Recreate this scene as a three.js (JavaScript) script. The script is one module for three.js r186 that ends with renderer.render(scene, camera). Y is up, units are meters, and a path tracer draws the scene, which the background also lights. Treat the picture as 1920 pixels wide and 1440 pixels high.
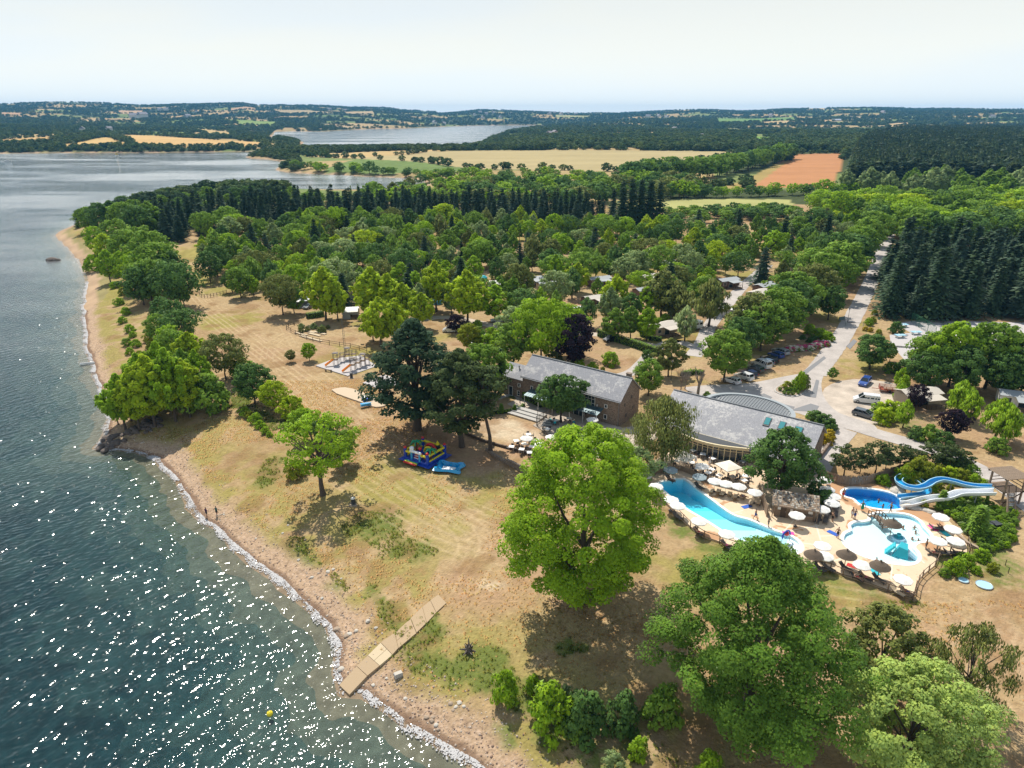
import * as THREE from 'three';
import { mergeGeometries } from 'three/addons/utils/BufferGeometryUtils.js';
import { RoundedBoxGeometry } from 'three/addons/geometries/RoundedBoxGeometry.js';
import { MarchingCubes } from 'three/addons/objects/MarchingCubes.js';
import { Sky } from 'three/addons/objects/Sky.js';

// ---------------------------------------------------------------- camera, sky, sun, exposure
const CAM_H = 60, PITCH = 20.85 * Math.PI / 180, VFOV = 57;
const scene = new THREE.Scene();
const camera = new THREE.PerspectiveCamera(VFOV, 4 / 3, 0.5, 30000);
camera.position.set(0, CAM_H, 0);
camera.rotation.set(-PITCH, 0, 0);
const renderer = new THREE.WebGLRenderer({ antialias: true });
renderer.setSize(1024, 768);
renderer.toneMapping = THREE.LinearToneMapping;
renderer.toneMappingExposure = 1.15;
renderer.shadowMap.enabled = true;
const SUN_AZ = -20 * Math.PI / 180, SUN_EL = 57 * Math.PI / 180;
const sunDir = new THREE.Vector3(Math.sin(SUN_AZ) * Math.cos(SUN_EL), Math.sin(SUN_EL), -Math.cos(SUN_AZ) * Math.cos(SUN_EL));
const sun = new THREE.DirectionalLight(new THREE.Color(1, 0.94, 0.84), 5);
sun.position.copy(sunDir).multiplyScalar(600).add(new THREE.Vector3(0, 0, -150));
sun.target.position.set(0, 0, -150);
sun.castShadow = true;
sun.shadow.mapSize.set(4096, 4096);
Object.assign(sun.shadow.camera, { left: -260, right: 260, top: 260, bottom: -260, near: 50, far: 1400 });
scene.add(sun, sun.target);
scene.fog = new THREE.FogExp2(new THREE.Color(0.15, 0.52, 1.0), 0.000062);

// ---------------------------------------------------------------- random, noise
function RNG(seed) { let a = seed >>> 0; return () => { a = (a + 0x6D2B79F5) | 0; let t = Math.imul(a ^ (a >>> 15), 1 | a); t = (t + Math.imul(t ^ (t >>> 7), 61 | t)) ^ t; return ((t ^ (t >>> 14)) >>> 0) / 4294967296; }; }
const NT = new Float32Array(65536); { const r = RNG(7); for (let i = 0; i < 65536; i++) NT[i] = r(); }
function vnoise(x, y) {
  const xi = Math.floor(x), yi = Math.floor(y); let fx = x - xi, fy = y - yi;
  fx = fx * fx * (3 - 2 * fx); fy = fy * fy * (3 - 2 * fy);
  const a = (xi & 255), b = ((xi + 1) & 255), c = (yi & 255) << 8, d = ((yi + 1) & 255) << 8;
  const p = NT[a | c], q = NT[b | c], r = NT[a | d], s = NT[b | d];
  return (p + (q - p) * fx) * (1 - fy) + (r + (s - r) * fx) * fy;
}
function fbm(x, y, o = 4) { let s = 0, a = 0.5, n = 0; for (let i = 0; i < o; i++) { s += a * vnoise(x, y); n += a; a *= 0.5; x = x * 2.03 + 17.1; y = y * 2.03 + 31.7; } return s / n; }
const clamp = (x, a = 0, b = 1) => x < a ? a : x > b ? b : x;
const sst = (a, b, x) => { const t = clamp((x - a) / (b - a)); return t * t * (3 - 2 * t); };
const lerp = (a, b, t) => a + (b - a) * t;
const mix3 = (a, b, t) => [a[0] + (b[0] - a[0]) * t, a[1] + (b[1] - a[1]) * t, a[2] + (b[2] - a[2]) * t];

// ---------------------------------------------------------------- sky: hazy summer air, pale at the horizon, blue overhead, thin high veil
{
  const W = 1024, Hh = 512, d = new Float32Array(W * Hh * 4);
  for (let j = 0; j < Hh; j++) {
    const up = ((j + 0.5) / Hh - 0.5) * Math.PI, y = Math.sin(up), e = Math.max(0, y);
    for (let i = 0; i < W; i++) {
      const ro = ((i + 0.5) / W - 0.5) * 2 * Math.PI, x = Math.cos(ro) * Math.cos(up), z = Math.sin(ro) * Math.cos(up);
      const cs = x * sunDir.x + y * sunDir.y + z * sunDir.z;
      const hz = Math.exp(-e * 2.6);
      let c = [lerp(0.12, 0.90, hz), lerp(0.21, 0.96, hz), lerp(0.37, 0.95, hz)];
      const glow = 0.16 * Math.exp(-(1 - cs) * 3.2) + 0.5 * Math.exp(-(1 - cs) * 30);
      c = [c[0] + glow * 1.0, c[1] + glow * 0.98, c[2] + glow * 0.9];
      // thin veil of cirrus seen edge-on over the land
      const k = 1 / (e + 0.10), vx = x * k, vz = z * k;
      const v = (0.15 + 0.85 * sst(0.34, 0.62, fbm(vx * 0.4 + 3.3, vz * 0.7 + 9.1, 5))) * sst(0.0, 0.08, e);
      c = mix3(c, [1.0 * (0.35 + 0.65 * hz), 1.01 * (0.35 + 0.65 * hz), 0.92 * (0.35 + 0.65 * hz)], 0.9 * v * hz);
      const o = (j * W + i) * 4;
      d[o] = c[0]; d[o + 1] = c[1]; d[o + 2] = c[2]; d[o + 3] = 1;
    }
  }
  const t = new THREE.DataTexture(d, W, Hh, THREE.RGBAFormat, THREE.FloatType);
  t.mapping = THREE.EquirectangularReflectionMapping; t.magFilter = t.minFilter = THREE.LinearFilter; t.needsUpdate = true;
  scene.background = t; scene.environment = t;
}

// ---------------------------------------------------------------- photograph pixel (1920 x 1440) -> ray
const FPX = 720 / Math.tan(VFOV * Math.PI / 360), cP = Math.cos(PITCH), sP = Math.sin(PITCH);
function flat(px, py, h) {   // where the sight line meets the level y = h
  const d = py - 720, f = FPX * cP - d * sP, dn = FPX * sP + d * cP, t = (CAM_H - h) / dn;
  return [(px - 960) * t, -f * t];
}
function heightAt(py, z) { const d = py - 720, f = FPX * cP - d * sP, dn = FPX * sP + d * cP; return CAM_H + dn / f * z; }   // height on the upright line through a base at depth z

// ---------------------------------------------------------------- lakes
const lakeA = [[1060, 1560], [980, 1500], [905, 1440], [860, 1405], [800, 1370], [735, 1325], [690, 1292], [648, 1292], [635, 1262], [641, 1215], [622, 1170], [585, 1132], [530, 1085], [470, 1040], [420, 1005], [385, 972], [355, 930], [330, 890], [300, 858], [262, 845], [225, 840], [188, 838], [200, 815], [207, 785], [203, 755], [192, 730], [178, 695], [167, 650], [160, 610], [158, 580], [163, 550], [166, 528], [157, 505], [140, 478], [118, 455], [103, 441], [118, 431], [140, 422], [165, 406], [235, 388], [293, 373], [345, 367], [400, 361], [470, 357], [530, 356], [640, 358], [720, 358], [780, 354], [802, 348], [797, 339], [765, 334], [720, 332], [690, 331], [640, 328], [590, 326], [545, 324], [518, 319], [522, 314], [540, 309], [530, 303], [505, 299], [470, 297], [462, 294], [480, 291], [505, 287], [500, 284.5], [480, 284.5], [400, 285], [250, 286.5], [100, 287], [0, 288], [-300, 290], [-1500, 300]].map(([x, y]) => flat(x, y, 0)).concat([[-900, 80], [30, 80], [18, -10]]);
const lakeB = [[505, 262], [515, 247], [560, 246.5], [600, 247], [640, 244.5], [700, 242], [760, 241], [800, 239], [850, 237], [900, 235.5], [960, 235], [1015, 235], [1025, 237], [985, 242], [950, 248], [920, 258], [905, 268], [880, 277], [830, 281], [700, 283], [620, 284], [575, 284], [562, 276], [568, 266], [545, 261]].map(([x, y]) => flat(x, y, 0));
function segDist(P, x, z) {
  let best = 1e18, inside = false;
  for (let i = 0, j = P.length - 1; i < P.length; j = i++) {
    const ax = P[j][0], az = P[j][1], bx = P[i][0], bz = P[i][1], dx = bx - ax, dz = bz - az;
    const t = clamp(((x - ax) * dx + (z - az) * dz) / (dx * dx + dz * dz + 1e-9)), ex = x - ax - dx * t, ez = z - az - dz * t, d = ex * ex + ez * ez;
    if (d < best) best = d;
    if ((az > z) !== (bz > z) && x < (bx - ax) * (z - az) / (bz - az) + ax) inside = !inside;
  }
  return inside ? -Math.sqrt(best) : Math.sqrt(best);
}
function inPoly(P, x, z) { let c = false; for (let i = 0, j = P.length - 1; i < P.length; j = i++) { const ax = P[j][0], az = P[j][1], bx = P[i][0], bz = P[i][1]; if ((az > z) !== (bz > z) && x < (bx - ax) * (z - az) / (bz - az) + ax) c = !c; } return c; }
function lakeDist(x, z) { let d = segDist(lakeA, x, z); if (-z > 500) d = Math.min(d, segDist(lakeB, x, z)); else d += 1.6 * (fbm(x * 0.13, z * 0.13, 3) - 0.5); return d; }

// ---------------------------------------------------------------- terrain height
const GROUND = 4;
const skyline = [[-400, 199], [0, 199], [200, 197], [350, 198], [460, 198], [480, 203], [600, 205], [720, 205], [830, 211], [900, 205], [950, 207], [1020, 209], [1160, 211], [1220, 208], [1300, 206], [1400, 206], [1500, 204], [1650, 204], [1720, 207], [1920, 207], [2300, 207]];
function ridge(az) {
  const px = 960 + Math.tan(az) * (FPX * cP + 515 * sP);
  let i = 0; while (i < skyline.length - 2 && px > skyline[i + 1][0]) i++;
  const t = clamp((px - skyline[i][0]) / (skyline[i + 1][0] - skyline[i][0])), py = lerp(skyline[i][1], skyline[i + 1][1], t);
  const d = py - 720, f = FPX * cP - d * sP, dn = FPX * sP + d * cP;
  return 60 - 7600 * Math.cos(az) * dn / f + 52 * (fbm(az * 11 + 5, 3.3, 3) - 0.5);
}
const pits = [];   // pool basins: the ground drops away under them
function terrain(x, z, dl = lakeDist(x, z)) {
  if (dl < 0) return -0.04 - Math.min(3.2, -dl * 0.085 * (0.45 + 1.1 * fbm(x * 0.16 + 7, z * 0.16, 4)));
  let h = GROUND * (1 - Math.exp(-dl / 14));
  const r = Math.hypot(x, z);
  if (r < 200) { for (const p of pits) if (x > p.x0 && x < p.x1 && z > p.z0 && z < p.z1 && segDist(p.poly, x, z) < 1.1) return 0.6; }
  if (r > 420) {
    const az = Math.atan2(x, -z), k = 1 - Math.exp(-Math.max(0, dl - 20) / 500);
    h += 11 * sst(450, 1500, r) * k * (az < -0.1 ? 1.6 : 1.0);
    const S = Math.pow(sst(2200, 7600, r), 1.15);
    const hill = Math.max(0, ridge(az) - 18);
    h += hill * S * (1 - Math.exp(-dl / 420)) + (fbm(x / 900 + 5, z / 900 + 2, 3) - 0.5) * 44 * k * sst(1300, 3000, r);
  }
  return h;
}
function G(px, py) {   // photograph pixel -> point on the ground
  if (py < 420) {   // far and flat sight lines: walk along the ray until it dips under the land
    const d = py - 720, f = FPX * cP - d * sP, dn = FPX * sP + d * cP, sx = (px - 960) / f; let r0 = 200, r1 = 9300;
    for (let r = 200; r < 9300; r *= 1.012) { if (CAM_H - dn / f * r < Math.max(0, terrain(sx * r, -r))) { r1 = r; break; } r0 = r; }
    for (let i = 0; i < 12; i++) { const m = (r0 + r1) / 2; if (CAM_H - dn / f * m < Math.max(0, terrain(sx * m, -m))) r1 = m; else r0 = m; }
    return new THREE.Vector3(sx * r1, Math.max(0, terrain(sx * r1, -r1)), -r1);
  }
  let h = GROUND, p = [0, 0];
  for (let i = 0; i < 14; i++) { p = flat(px, py, h); const t = Math.max(0, terrain(p[0], p[1])); h = lerp(h, t, i < 6 ? 1 : 0.5); }
  p = flat(px, py, h); return new THREE.Vector3(p[0], Math.max(0, terrain(p[0], p[1])), p[1]);
}
const L = (px, py, h = GROUND) => { const p = flat(px, py, h); return new THREE.Vector3(p[0], h, p[1]); };   // pixel -> point at a known level
const polyG = (P) => P.map(([x, y]) => { const g = G(x, y); return [g.x, g.z]; });
const polyL = (P, h = GROUND) => P.map(([x, y]) => flat(x, y, h));

// ---------------------------------------------------------------- naming
const taken = {};
function numbered(name) { const n = taken[name] = (taken[name] ?? -1) + 1; return n ? name + '_' + String(n).padStart(3, '0') : name; }
function tag(o, label, category, group, kind) { if (label) o.userData.label = label; if (category) o.userData.category = category; if (group) o.userData.group = group; if (kind) o.userData.kind = kind; return o; }
function thing(name, label, category, pos = [0, 0, 0], turn = 0, group) { const g = new THREE.Group(); g.name = numbered(name); g.position.set(...pos); g.rotation.y = turn; scene.add(g); return tag(g, label, category, group); }
function dup(o, pos, turn = 0, label, group) { const c = o.clone(); c.name = numbered(o.name.replace(/_\d{3}$/, '')); c.position.set(...pos); c.rotation.y = turn; scene.add(c); if (label) c.userData.label = label; if (group) c.userData.group = group; return c; }
function struct(o, name, label, parent = scene) { o.name = numbered(name); parent.add(o); if (parent === scene) { o.userData.kind = 'structure'; o.userData.label = label; } return o; }
const V = (x, y, z) => new THREE.Vector3(x, y, z);

// ---------------------------------------------------------------- materials
const M = {};
function mat(name, rgb, o = {}) { const m = new THREE.MeshPhysicalMaterial({ roughness: 0.75, ...o }); m.color.setRGB(...rgb); m.name = name; return M[name] = m; }
function tex(w, h, fn, srgb, rep) {
  const d = new Uint8Array(w * h * 4);
  for (let j = 0; j < h; j++) for (let i = 0; i < w; i++) { const c = fn(i / w, j / h, i, j), o = (j * w + i) * 4; d[o] = clamp(c[0]) * 255; d[o + 1] = clamp(c[1]) * 255; d[o + 2] = clamp(c[2]) * 255; d[o + 3] = 255; }
  const t = new THREE.DataTexture(d, w, h); t.wrapS = t.wrapT = THREE.RepeatWrapping; t.magFilter = THREE.LinearFilter; t.minFilter = THREE.LinearMipmapLinearFilter; t.generateMipmaps = true; if (srgb) t.colorSpace = THREE.SRGBColorSpace; t.needsUpdate = true; if (rep) t.repeat.set(...rep); return t;
}
const s2l = (c) => c <= 0.04045 ? c / 12.92 : Math.pow((c + 0.055) / 1.055, 2.4), l2s = (c) => c <= 0.0031308 ? c * 12.92 : 1.055 * Math.pow(c, 1 / 2.4) - 0.055;
const enc = (c) => [l2s(clamp(c[0])), l2s(clamp(c[1])), l2s(clamp(c[2]))];
// tiling noise: periodic value noise of period n cells over the unit square
function pnoise(u, v, n, seed = 0) {
  const x = u * n, y = v * n, xi = Math.floor(x), yi = Math.floor(y); let fx = x - xi, fy = y - yi; fx = fx * fx * (3 - 2 * fx); fy = fy * fy * (3 - 2 * fy);
  const h = (a, b) => NT[((((a % n) + n) % n) * 131 + (((b % n) + n) % n) * 7919 + seed * 1013) & 65535];
  return lerp(lerp(h(xi, yi), h(xi + 1, yi), fx), lerp(h(xi, yi + 1), h(xi + 1, yi + 1), fx), fy);
}
const pf = (u, v, n, o = 4, s = 0) => { let a = 0.5, r = 0, t = 0; for (let i = 0; i < o; i++) { r += a * pnoise(u, v, n, s + i); t += a; a *= 0.55; n *= 2; } return r / t; };

// ---------------------------------------------------------------- geometry collector (flat faces, uv in metres)
class Geo {
  constructor() { this.p = []; this.n = []; this.u = []; this.i = []; this.c = null; }
  quad(a, b, c, d, uv) {   // counter-clockwise seen from outside
    const k = this.p.length / 3, n = new THREE.Vector3().subVectors(b, a).cross(new THREE.Vector3().subVectors(d, a));
    if (n.lengthSq() < 1e-12) n.subVectors(c, b).cross(new THREE.Vector3().subVectors(d, b));
    n.normalize();
    for (const v of [a, b, c, d]) { this.p.push(v.x, v.y, v.z); this.n.push(n.x, n.y, n.z); }
    const w = a.distanceTo(b), h = a.distanceTo(d); this.u.push(...(uv ?? [0, 0, w, 0, w, h, 0, h])); this.i.push(k, k + 1, k + 2, k, k + 2, k + 3); return this;
  }
  tri(a, b, c) { const k = this.p.length / 3, n = new THREE.Vector3().subVectors(b, a).cross(new THREE.Vector3().subVectors(c, a)).normalize(); for (const v of [a, b, c]) { this.p.push(v.x, v.y, v.z); this.n.push(n.x, n.y, n.z); this.u.push(v.x + v.z * 0.7, v.y); } this.i.push(k, k + 1, k + 2); return this; }
  hex(b, t) { this.quad(t[0], t[1], t[2], t[3]); this.quad(b[3], b[2], b[1], b[0]); for (let k = 0; k < 4; k++) { const m = (k + 1) % 4; this.quad(b[k], b[m], t[m], t[k]); } return this; }   // b, t: counter-clockwise from above
  box(x, y, z, sx, sy, sz, turn = 0) {   // x, z centre, y bottom
    const c = Math.cos(turn), s = Math.sin(turn), q = (dx, dy, dz) => V(x + dx * c + dz * s, y + dy, z - dx * s + dz * c), a = sx / 2, e = sz / 2;
    return this.hex([q(-a, 0, e), q(a, 0, e), q(a, 0, -e), q(-a, 0, -e)], [q(-a, sy, e), q(a, sy, e), q(a, sy, -e), q(-a, sy, -e)]);
  }
  bar(a, b, w, h = w) {   // square bar between two points
    const d = new THREE.Vector3().subVectors(b, a).normalize(), up = Math.abs(d.y) > 0.95 ? V(1, 0, 0) : V(0, 1, 0), s = new THREE.Vector3().crossVectors(d, up).normalize().multiplyScalar(w / 2), t = new THREE.Vector3().crossVectors(s, d).normalize().multiplyScalar(h / 2);
    const q = (o, i, j) => o.clone().addScaledVector(s, i).addScaledVector(t, j);
    return this.hex([q(a, -1, -1), q(a, 1, -1), q(b, 1, -1), q(b, -1, -1)], [q(a, -1, 1), q(a, 1, 1), q(b, 1, 1), q(b, -1, 1)]);
  }
  cyl(a, b, r0, r1 = r0, seg = 8, caps = true) {
    const d = new THREE.Vector3().subVectors(b, a), len = d.length(); d.divideScalar(len); const up = Math.abs(d.y) > 0.9 ? V(1, 0, 0) : V(0, 1, 0), s = new THREE.Vector3().crossVectors(up, d).normalize(), t = new THREE.Vector3().crossVectors(d, s), k = this.p.length / 3;
    for (let i = 0; i <= seg; i++) { const q = i / seg * Math.PI * 2, nx = s.clone().multiplyScalar(Math.cos(q)).addScaledVector(t, Math.sin(q)); for (const [o, r, v] of [[a, r0, 0], [b, r1, len]]) { this.p.push(o.x + nx.x * r, o.y + nx.y * r, o.z + nx.z * r); this.n.push(nx.x, nx.y, nx.z); this.u.push(i / seg * 2 * Math.PI * r0, v); } }
    for (let i = 0; i < seg; i++) { const o = k + i * 2; this.i.push(o, o + 2, o + 1, o + 1, o + 2, o + 3); }
    if (caps) for (const [o, r, sg] of [[a, r0, -1], [b, r1, 1]]) if (r > 0.001) { const c = this.p.length / 3; this.p.push(o.x, o.y, o.z); this.n.push(d.x * sg, d.y * sg, d.z * sg); this.u.push(0, 0); for (let i = 0; i <= seg; i++) { const q = i / seg * Math.PI * 2, nx = s.clone().multiplyScalar(Math.cos(q)).addScaledVector(t, Math.sin(q)); this.p.push(o.x + nx.x * r, o.y + nx.y * r, o.z + nx.z * r); this.n.push(d.x * sg, d.y * sg, d.z * sg); this.u.push(Math.cos(q) * r, Math.sin(q) * r); } for (let i = 0; i < seg; i++) sg > 0 ? this.i.push(c, c + 1 + i, c + 2 + i) : this.i.push(c, c + 2 + i, c + 1 + i); }
    return this;
  }
  add(g, m) { const h = g.clone(); if (m) h.applyMatrix4(m); const k = this.p.length / 3, q = h.attributes; for (let i = 0; i < q.position.count; i++) { this.p.push(q.position.getX(i), q.position.getY(i), q.position.getZ(i)); this.n.push(q.normal.getX(i), q.normal.getY(i), q.normal.getZ(i)); this.u.push(q.uv ? q.uv.getX(i) : 0, q.uv ? q.uv.getY(i) : 0); } if (h.index) for (const i of h.index.array) this.i.push(k + i); else for (let i = 0; i < q.position.count; i++) this.i.push(k + i); return this; }
  prism(P, y0, y1, holes = []) {   // upright prism over a ground polygon [[x, z]...]
    const s = new THREE.Shape(P.map(([x, z]) => new THREE.Vector2(x, -z))); for (const h of holes) s.holes.push(new THREE.Path(h.map(([x, z]) => new THREE.Vector2(x, -z))));
    const g = new THREE.ExtrudeGeometry(s, { depth: y1 - y0, bevelEnabled: false, curveSegments: 1 }); g.rotateX(-Math.PI / 2); g.translate(0, y0, 0);
    const u = g.attributes.uv, p = g.attributes.position, n = g.attributes.normal; for (let i = 0; i < u.count; i++) Math.abs(n.getY(i)) > 0.5 ? u.setXY(i, p.getX(i), p.getZ(i)) : u.setXY(i, p.getX(i) + p.getZ(i), p.getY(i));
    return this.add(g);
  }
  geo() { const g = new THREE.BufferGeometry(); g.setAttribute('position', new THREE.Float32BufferAttribute(this.p, 3)); g.setAttribute('normal', new THREE.Float32BufferAttribute(this.n, 3)); g.setAttribute('uv', new THREE.Float32BufferAttribute(this.u, 2)); g.setIndex(this.i); return g; }
  mesh(name, m, parent) { const o = new THREE.Mesh(this.geo(), m); o.name = name; if (parent) parent.add(o); return o; }
}
const part = (name, m, parent, fn) => { const g = new Geo(); fn(g); return g.mesh(name, m, parent); };
const XF = (x, y, z, ry = 0, sx = 1, sy = sx, sz = sx, rx = 0, rz = 0) => new THREE.Matrix4().compose(V(x, y, z), new THREE.Quaternion().setFromEuler(new THREE.Euler(rx, ry, rz, 'YXZ')), V(sx, sy, sz));
function smooth(P, n = 4, closed = true) { const c = new THREE.CatmullRomCurve3(P.map(([x, z]) => V(x, 0, z)), closed, 'centripetal'); return c.getPoints(P.length * n).slice(0, closed ? -1 : undefined).map((v) => [v.x, v.z]); }

// ---------------------------------------------------------------- pool outlines (needed by the ground, which drops under the basins)
const DECK = 4.1;
const poolLong = smooth(polyL([[1236, 905], [1258, 901], [1281, 898], [1305, 916], [1339, 941], [1363, 959], [1380, 968], [1403, 974], [1425, 983], [1453, 995], [1481, 1004], [1498, 1017], [1502, 1029], [1489, 1037], [1455, 1033], [1415, 1022], [1378, 1008], [1350, 991], [1322, 973], [1294, 957], [1262, 934]], DECK), 2);
const poolSlide = smooth(polyL([[1580, 923], [1594, 915], [1626, 916.5], [1657, 921], [1678, 928], [1689, 939], [1692, 952], [1667, 955], [1638, 952], [1613, 945], [1601, 935], [1585, 930]], DECK), 3);
const poolKids = smooth(polyL([[1633, 967], [1645, 962], [1678, 962], [1705, 966], [1724, 977], [1731, 988], [1745, 1004], [1740, 1013], [1720, 1016], [1711, 1025], [1720, 1037], [1720, 1050], [1705, 1057], [1678, 1056], [1647, 1050], [1613, 1039], [1590, 1025], [1582, 1010], [1586, 1000], [1597, 994], [1595, 985], [1604, 979], [1622, 978], [1632, 975]], DECK), 3);
for (const poly of [poolLong, poolSlide, poolKids]) { const X = poly.map((p) => p[0]), Z = poly.map((p) => p[1]); pits.push({ poly, x0: Math.min(...X) - 3, x1: Math.max(...X) + 3, z0: Math.min(...Z) - 3, z1: Math.max(...Z) + 3 }); }

// ---------------------------------------------------------------- near ground: painted dry meadow, beach, tracks
const TX0 = -140, TX1 = 170, TZ0 = -30, TZ1 = -300, TN = 2048;
const kx = TN / (TX1 - TX0), kz = TN / (TZ0 - TZ1);
const mTrack = new Float32Array(TN * TN), mGreen = new Float32Array(TN * TN), mBare = new Float32Array(TN * TN), mPale = new Float32Array(TN * TN);
function stamp(A, x, z, r, v, soft = 1) {
  const ci = (x - TX0) * kx, cj = (TZ0 - z) * kz, ri = r * kx, rj = r * kz;
  for (let j = Math.max(0, Math.floor(cj - rj)); j <= Math.min(TN - 1, cj + rj); j++) for (let i = Math.max(0, Math.floor(ci - ri)); i <= Math.min(TN - 1, ci + ri); i++) {
    const d = Math.hypot((i - ci) / ri, (j - cj) / rj); if (d < 1) { const w = v * (soft ? 1 - d * d : 1), o = j * TN + i; if (w > A[o]) A[o] = w; }
  }
}
function strokeW(A, P, r, v, jit = 0, seed = 1) {
  const c = new THREE.CatmullRomCurve3(P.map(([x, z]) => V(x, 0, z))), n = Math.ceil(c.getLength() / (r * 0.5)), rr = RNG(seed);
  for (let k = 0; k <= n; k++) { const p = c.getPoint(k / n); stamp(A, p.x + (rr() - 0.5) * jit, p.z + (rr() - 0.5) * jit, r * (0.8 + 0.4 * rr()), v * (0.6 + 0.4 * rr())); }
}
const stroke = (A, P, r, v, jit, seed) => strokeW(A, polyG(P), r, v, jit, seed);
function tracks(P, offs, r = 0.28, v = 0.8) { const W = polyG(P); for (const o of offs) strokeW(mTrack, W.map(([x, z], k) => { const a = W[Math.max(0, k - 1)], b = W[Math.min(W.length - 1, k + 1)], l = Math.hypot(b[0] - a[0], b[1] - a[1]); return [x - (b[1] - a[1]) / l * o, z + (b[0] - a[0]) / l * o]; }), r, v, 0.15, Math.abs(o * 91) | 3); }
tracks([[340, 505], [352, 540], [385, 578], [430, 612], [500, 668], [560, 715], [640, 775], [720, 835]], [-3.4, -1.9, -0.4, 1.0, 2.3, 3.9]);
tracks([[352, 540], [420, 590], [520, 645], [640, 720], [700, 800]], [-0.9, 0.9], 0.25, 0.6);
tracks([[640, 615], [560, 622], [520, 640], [505, 668], [512, 700]], [-0.8, 0.8, 2.2], 0.2, 0.6);
tracks([[480, 570], [520, 600], [545, 640], [590, 700]], [-0.8, 0.8], 0.2, 0.5);
tracks([[640, 775], [760, 900], [900, 1010], [850, 1110]], [-1.4, 0.2, 1.8, 3.3, -3.1], 0.3, 0.5);
tracks([[690, 880], [780, 935], [880, 985], [980, 1010]], [-5, -3.4, -1.8, 0, 1.7, 3.4, 5, 6.8], 0.35, 0.5);
tracks([[1920, 1120], [1780, 1150], [1640, 1130], [1500, 1110]], [-6, -4, -2, 0, 2, 4, 6], 0.4, 0.4);
tracks([[1910, 1180], [1880, 1260], [1900, 1340], [1960, 1420]], [-8, -6.4, -4.8, -3.2, -1.6, 0, 1.6, 3.2, 4.8], 0.35, 0.5);
for (const [P, r, v] of [[[[770, 1030], [720, 990], [690, 970]], 3.2, 0.75], [[[800, 1180], [770, 1230], [830, 1260], [900, 1240]], 2.4, 0.95], [[[880, 1250], [960, 1290], [1040, 1330]], 2.6, 0.9], [[[470, 770], [520, 800]], 3, 0.7], [[[420, 740], [450, 760]], 3, 0.8], [[[920, 1360], [950, 1390]], 1.2, 0.8], [[[1050, 1380], [1150, 1400], [1250, 1420]], 3, 0.8], [[[1060, 1215], [1085, 1215]], 1.5, 1], [[[520, 860], [500, 900]], 2.5, 0.6], [[[600, 1080], [640, 1110]], 2, 0.6], [[[540, 1020], [580, 1050]], 2, 0.6], [[[700, 1100], [760, 1180], [800, 1160]], 1.5, 0.8], [[[1560, 1090], [1700, 1130]], 3, 0.6], [[[1760, 1060], [1850, 1040], [1880, 1080]], 4, 0.85], [[[1230, 960], [1290, 1010], [1370, 1040]], 2.2, 0.7], [[[640, 800], [655, 812]], 1.5, 0.6], [[[660, 540], [700, 560]], 3, 0.6], [[[1000, 730], [960, 745]], 2, 0.7], [[[1540, 480], [1600, 440]], 4, 0.7], [[[1640, 780], [1700, 800], [1760, 790]], 4, 0.5], [[[1700, 900], [1820, 880]], 4, 0.4]]) stroke(mGreen, P, r, v, r * 0.9, 5 + P[0][0]);
for (const [P, r, v] of [[[[860, 1080], [840, 1130], [880, 1110], [930, 1100]], 5, 0.9], [[[950, 1090], [1000, 1060], [960, 1030]], 4, 0.7], [[[1000, 720], [940, 735]], 1.5, 0.4], [[[560, 690], [640, 640], [720, 640]], 4, 0.6], [[[1600, 520], [1570, 560]], 5, 0.5], [[[1690, 760], [1740, 770]], 5, 0.9], [[[1800, 800], [1900, 830]], 6, 0.7], [[[840, 690], [870, 660]], 5, 0.9], [[[1180, 690], [1130, 680]], 6, 0.7], [[[790, 820], [850, 850], [900, 870]], 6, 0.9], [[[915, 795], [960, 800], [1000, 815], [1040, 825], [990, 840]], 5, 1], [[[860, 640], [980, 600], [1100, 560]], 7, 0.8], [[[1320, 700], [1450, 690], [1500, 660]], 5, 0.6], [[[1520, 735], [1600, 720]], 3, 0.5], [[[420, 520], [380, 490]], 4, 0.7]]) stroke(mBare, P, r, v, r * 0.8, 3 + P[0][0]);
stroke(mPale, [[905, 800], [950, 815], [1000, 820], [930, 795]], 3, 0.9, 2, 4); stroke(mPale, [[940, 1100], [900, 1095]], 1.2, 0.7, 1, 4);
stroke(mPale, [[1570, 755], [1640, 740], [1600, 770], [1660, 760]], 4, 0.6, 3, 8);

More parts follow.
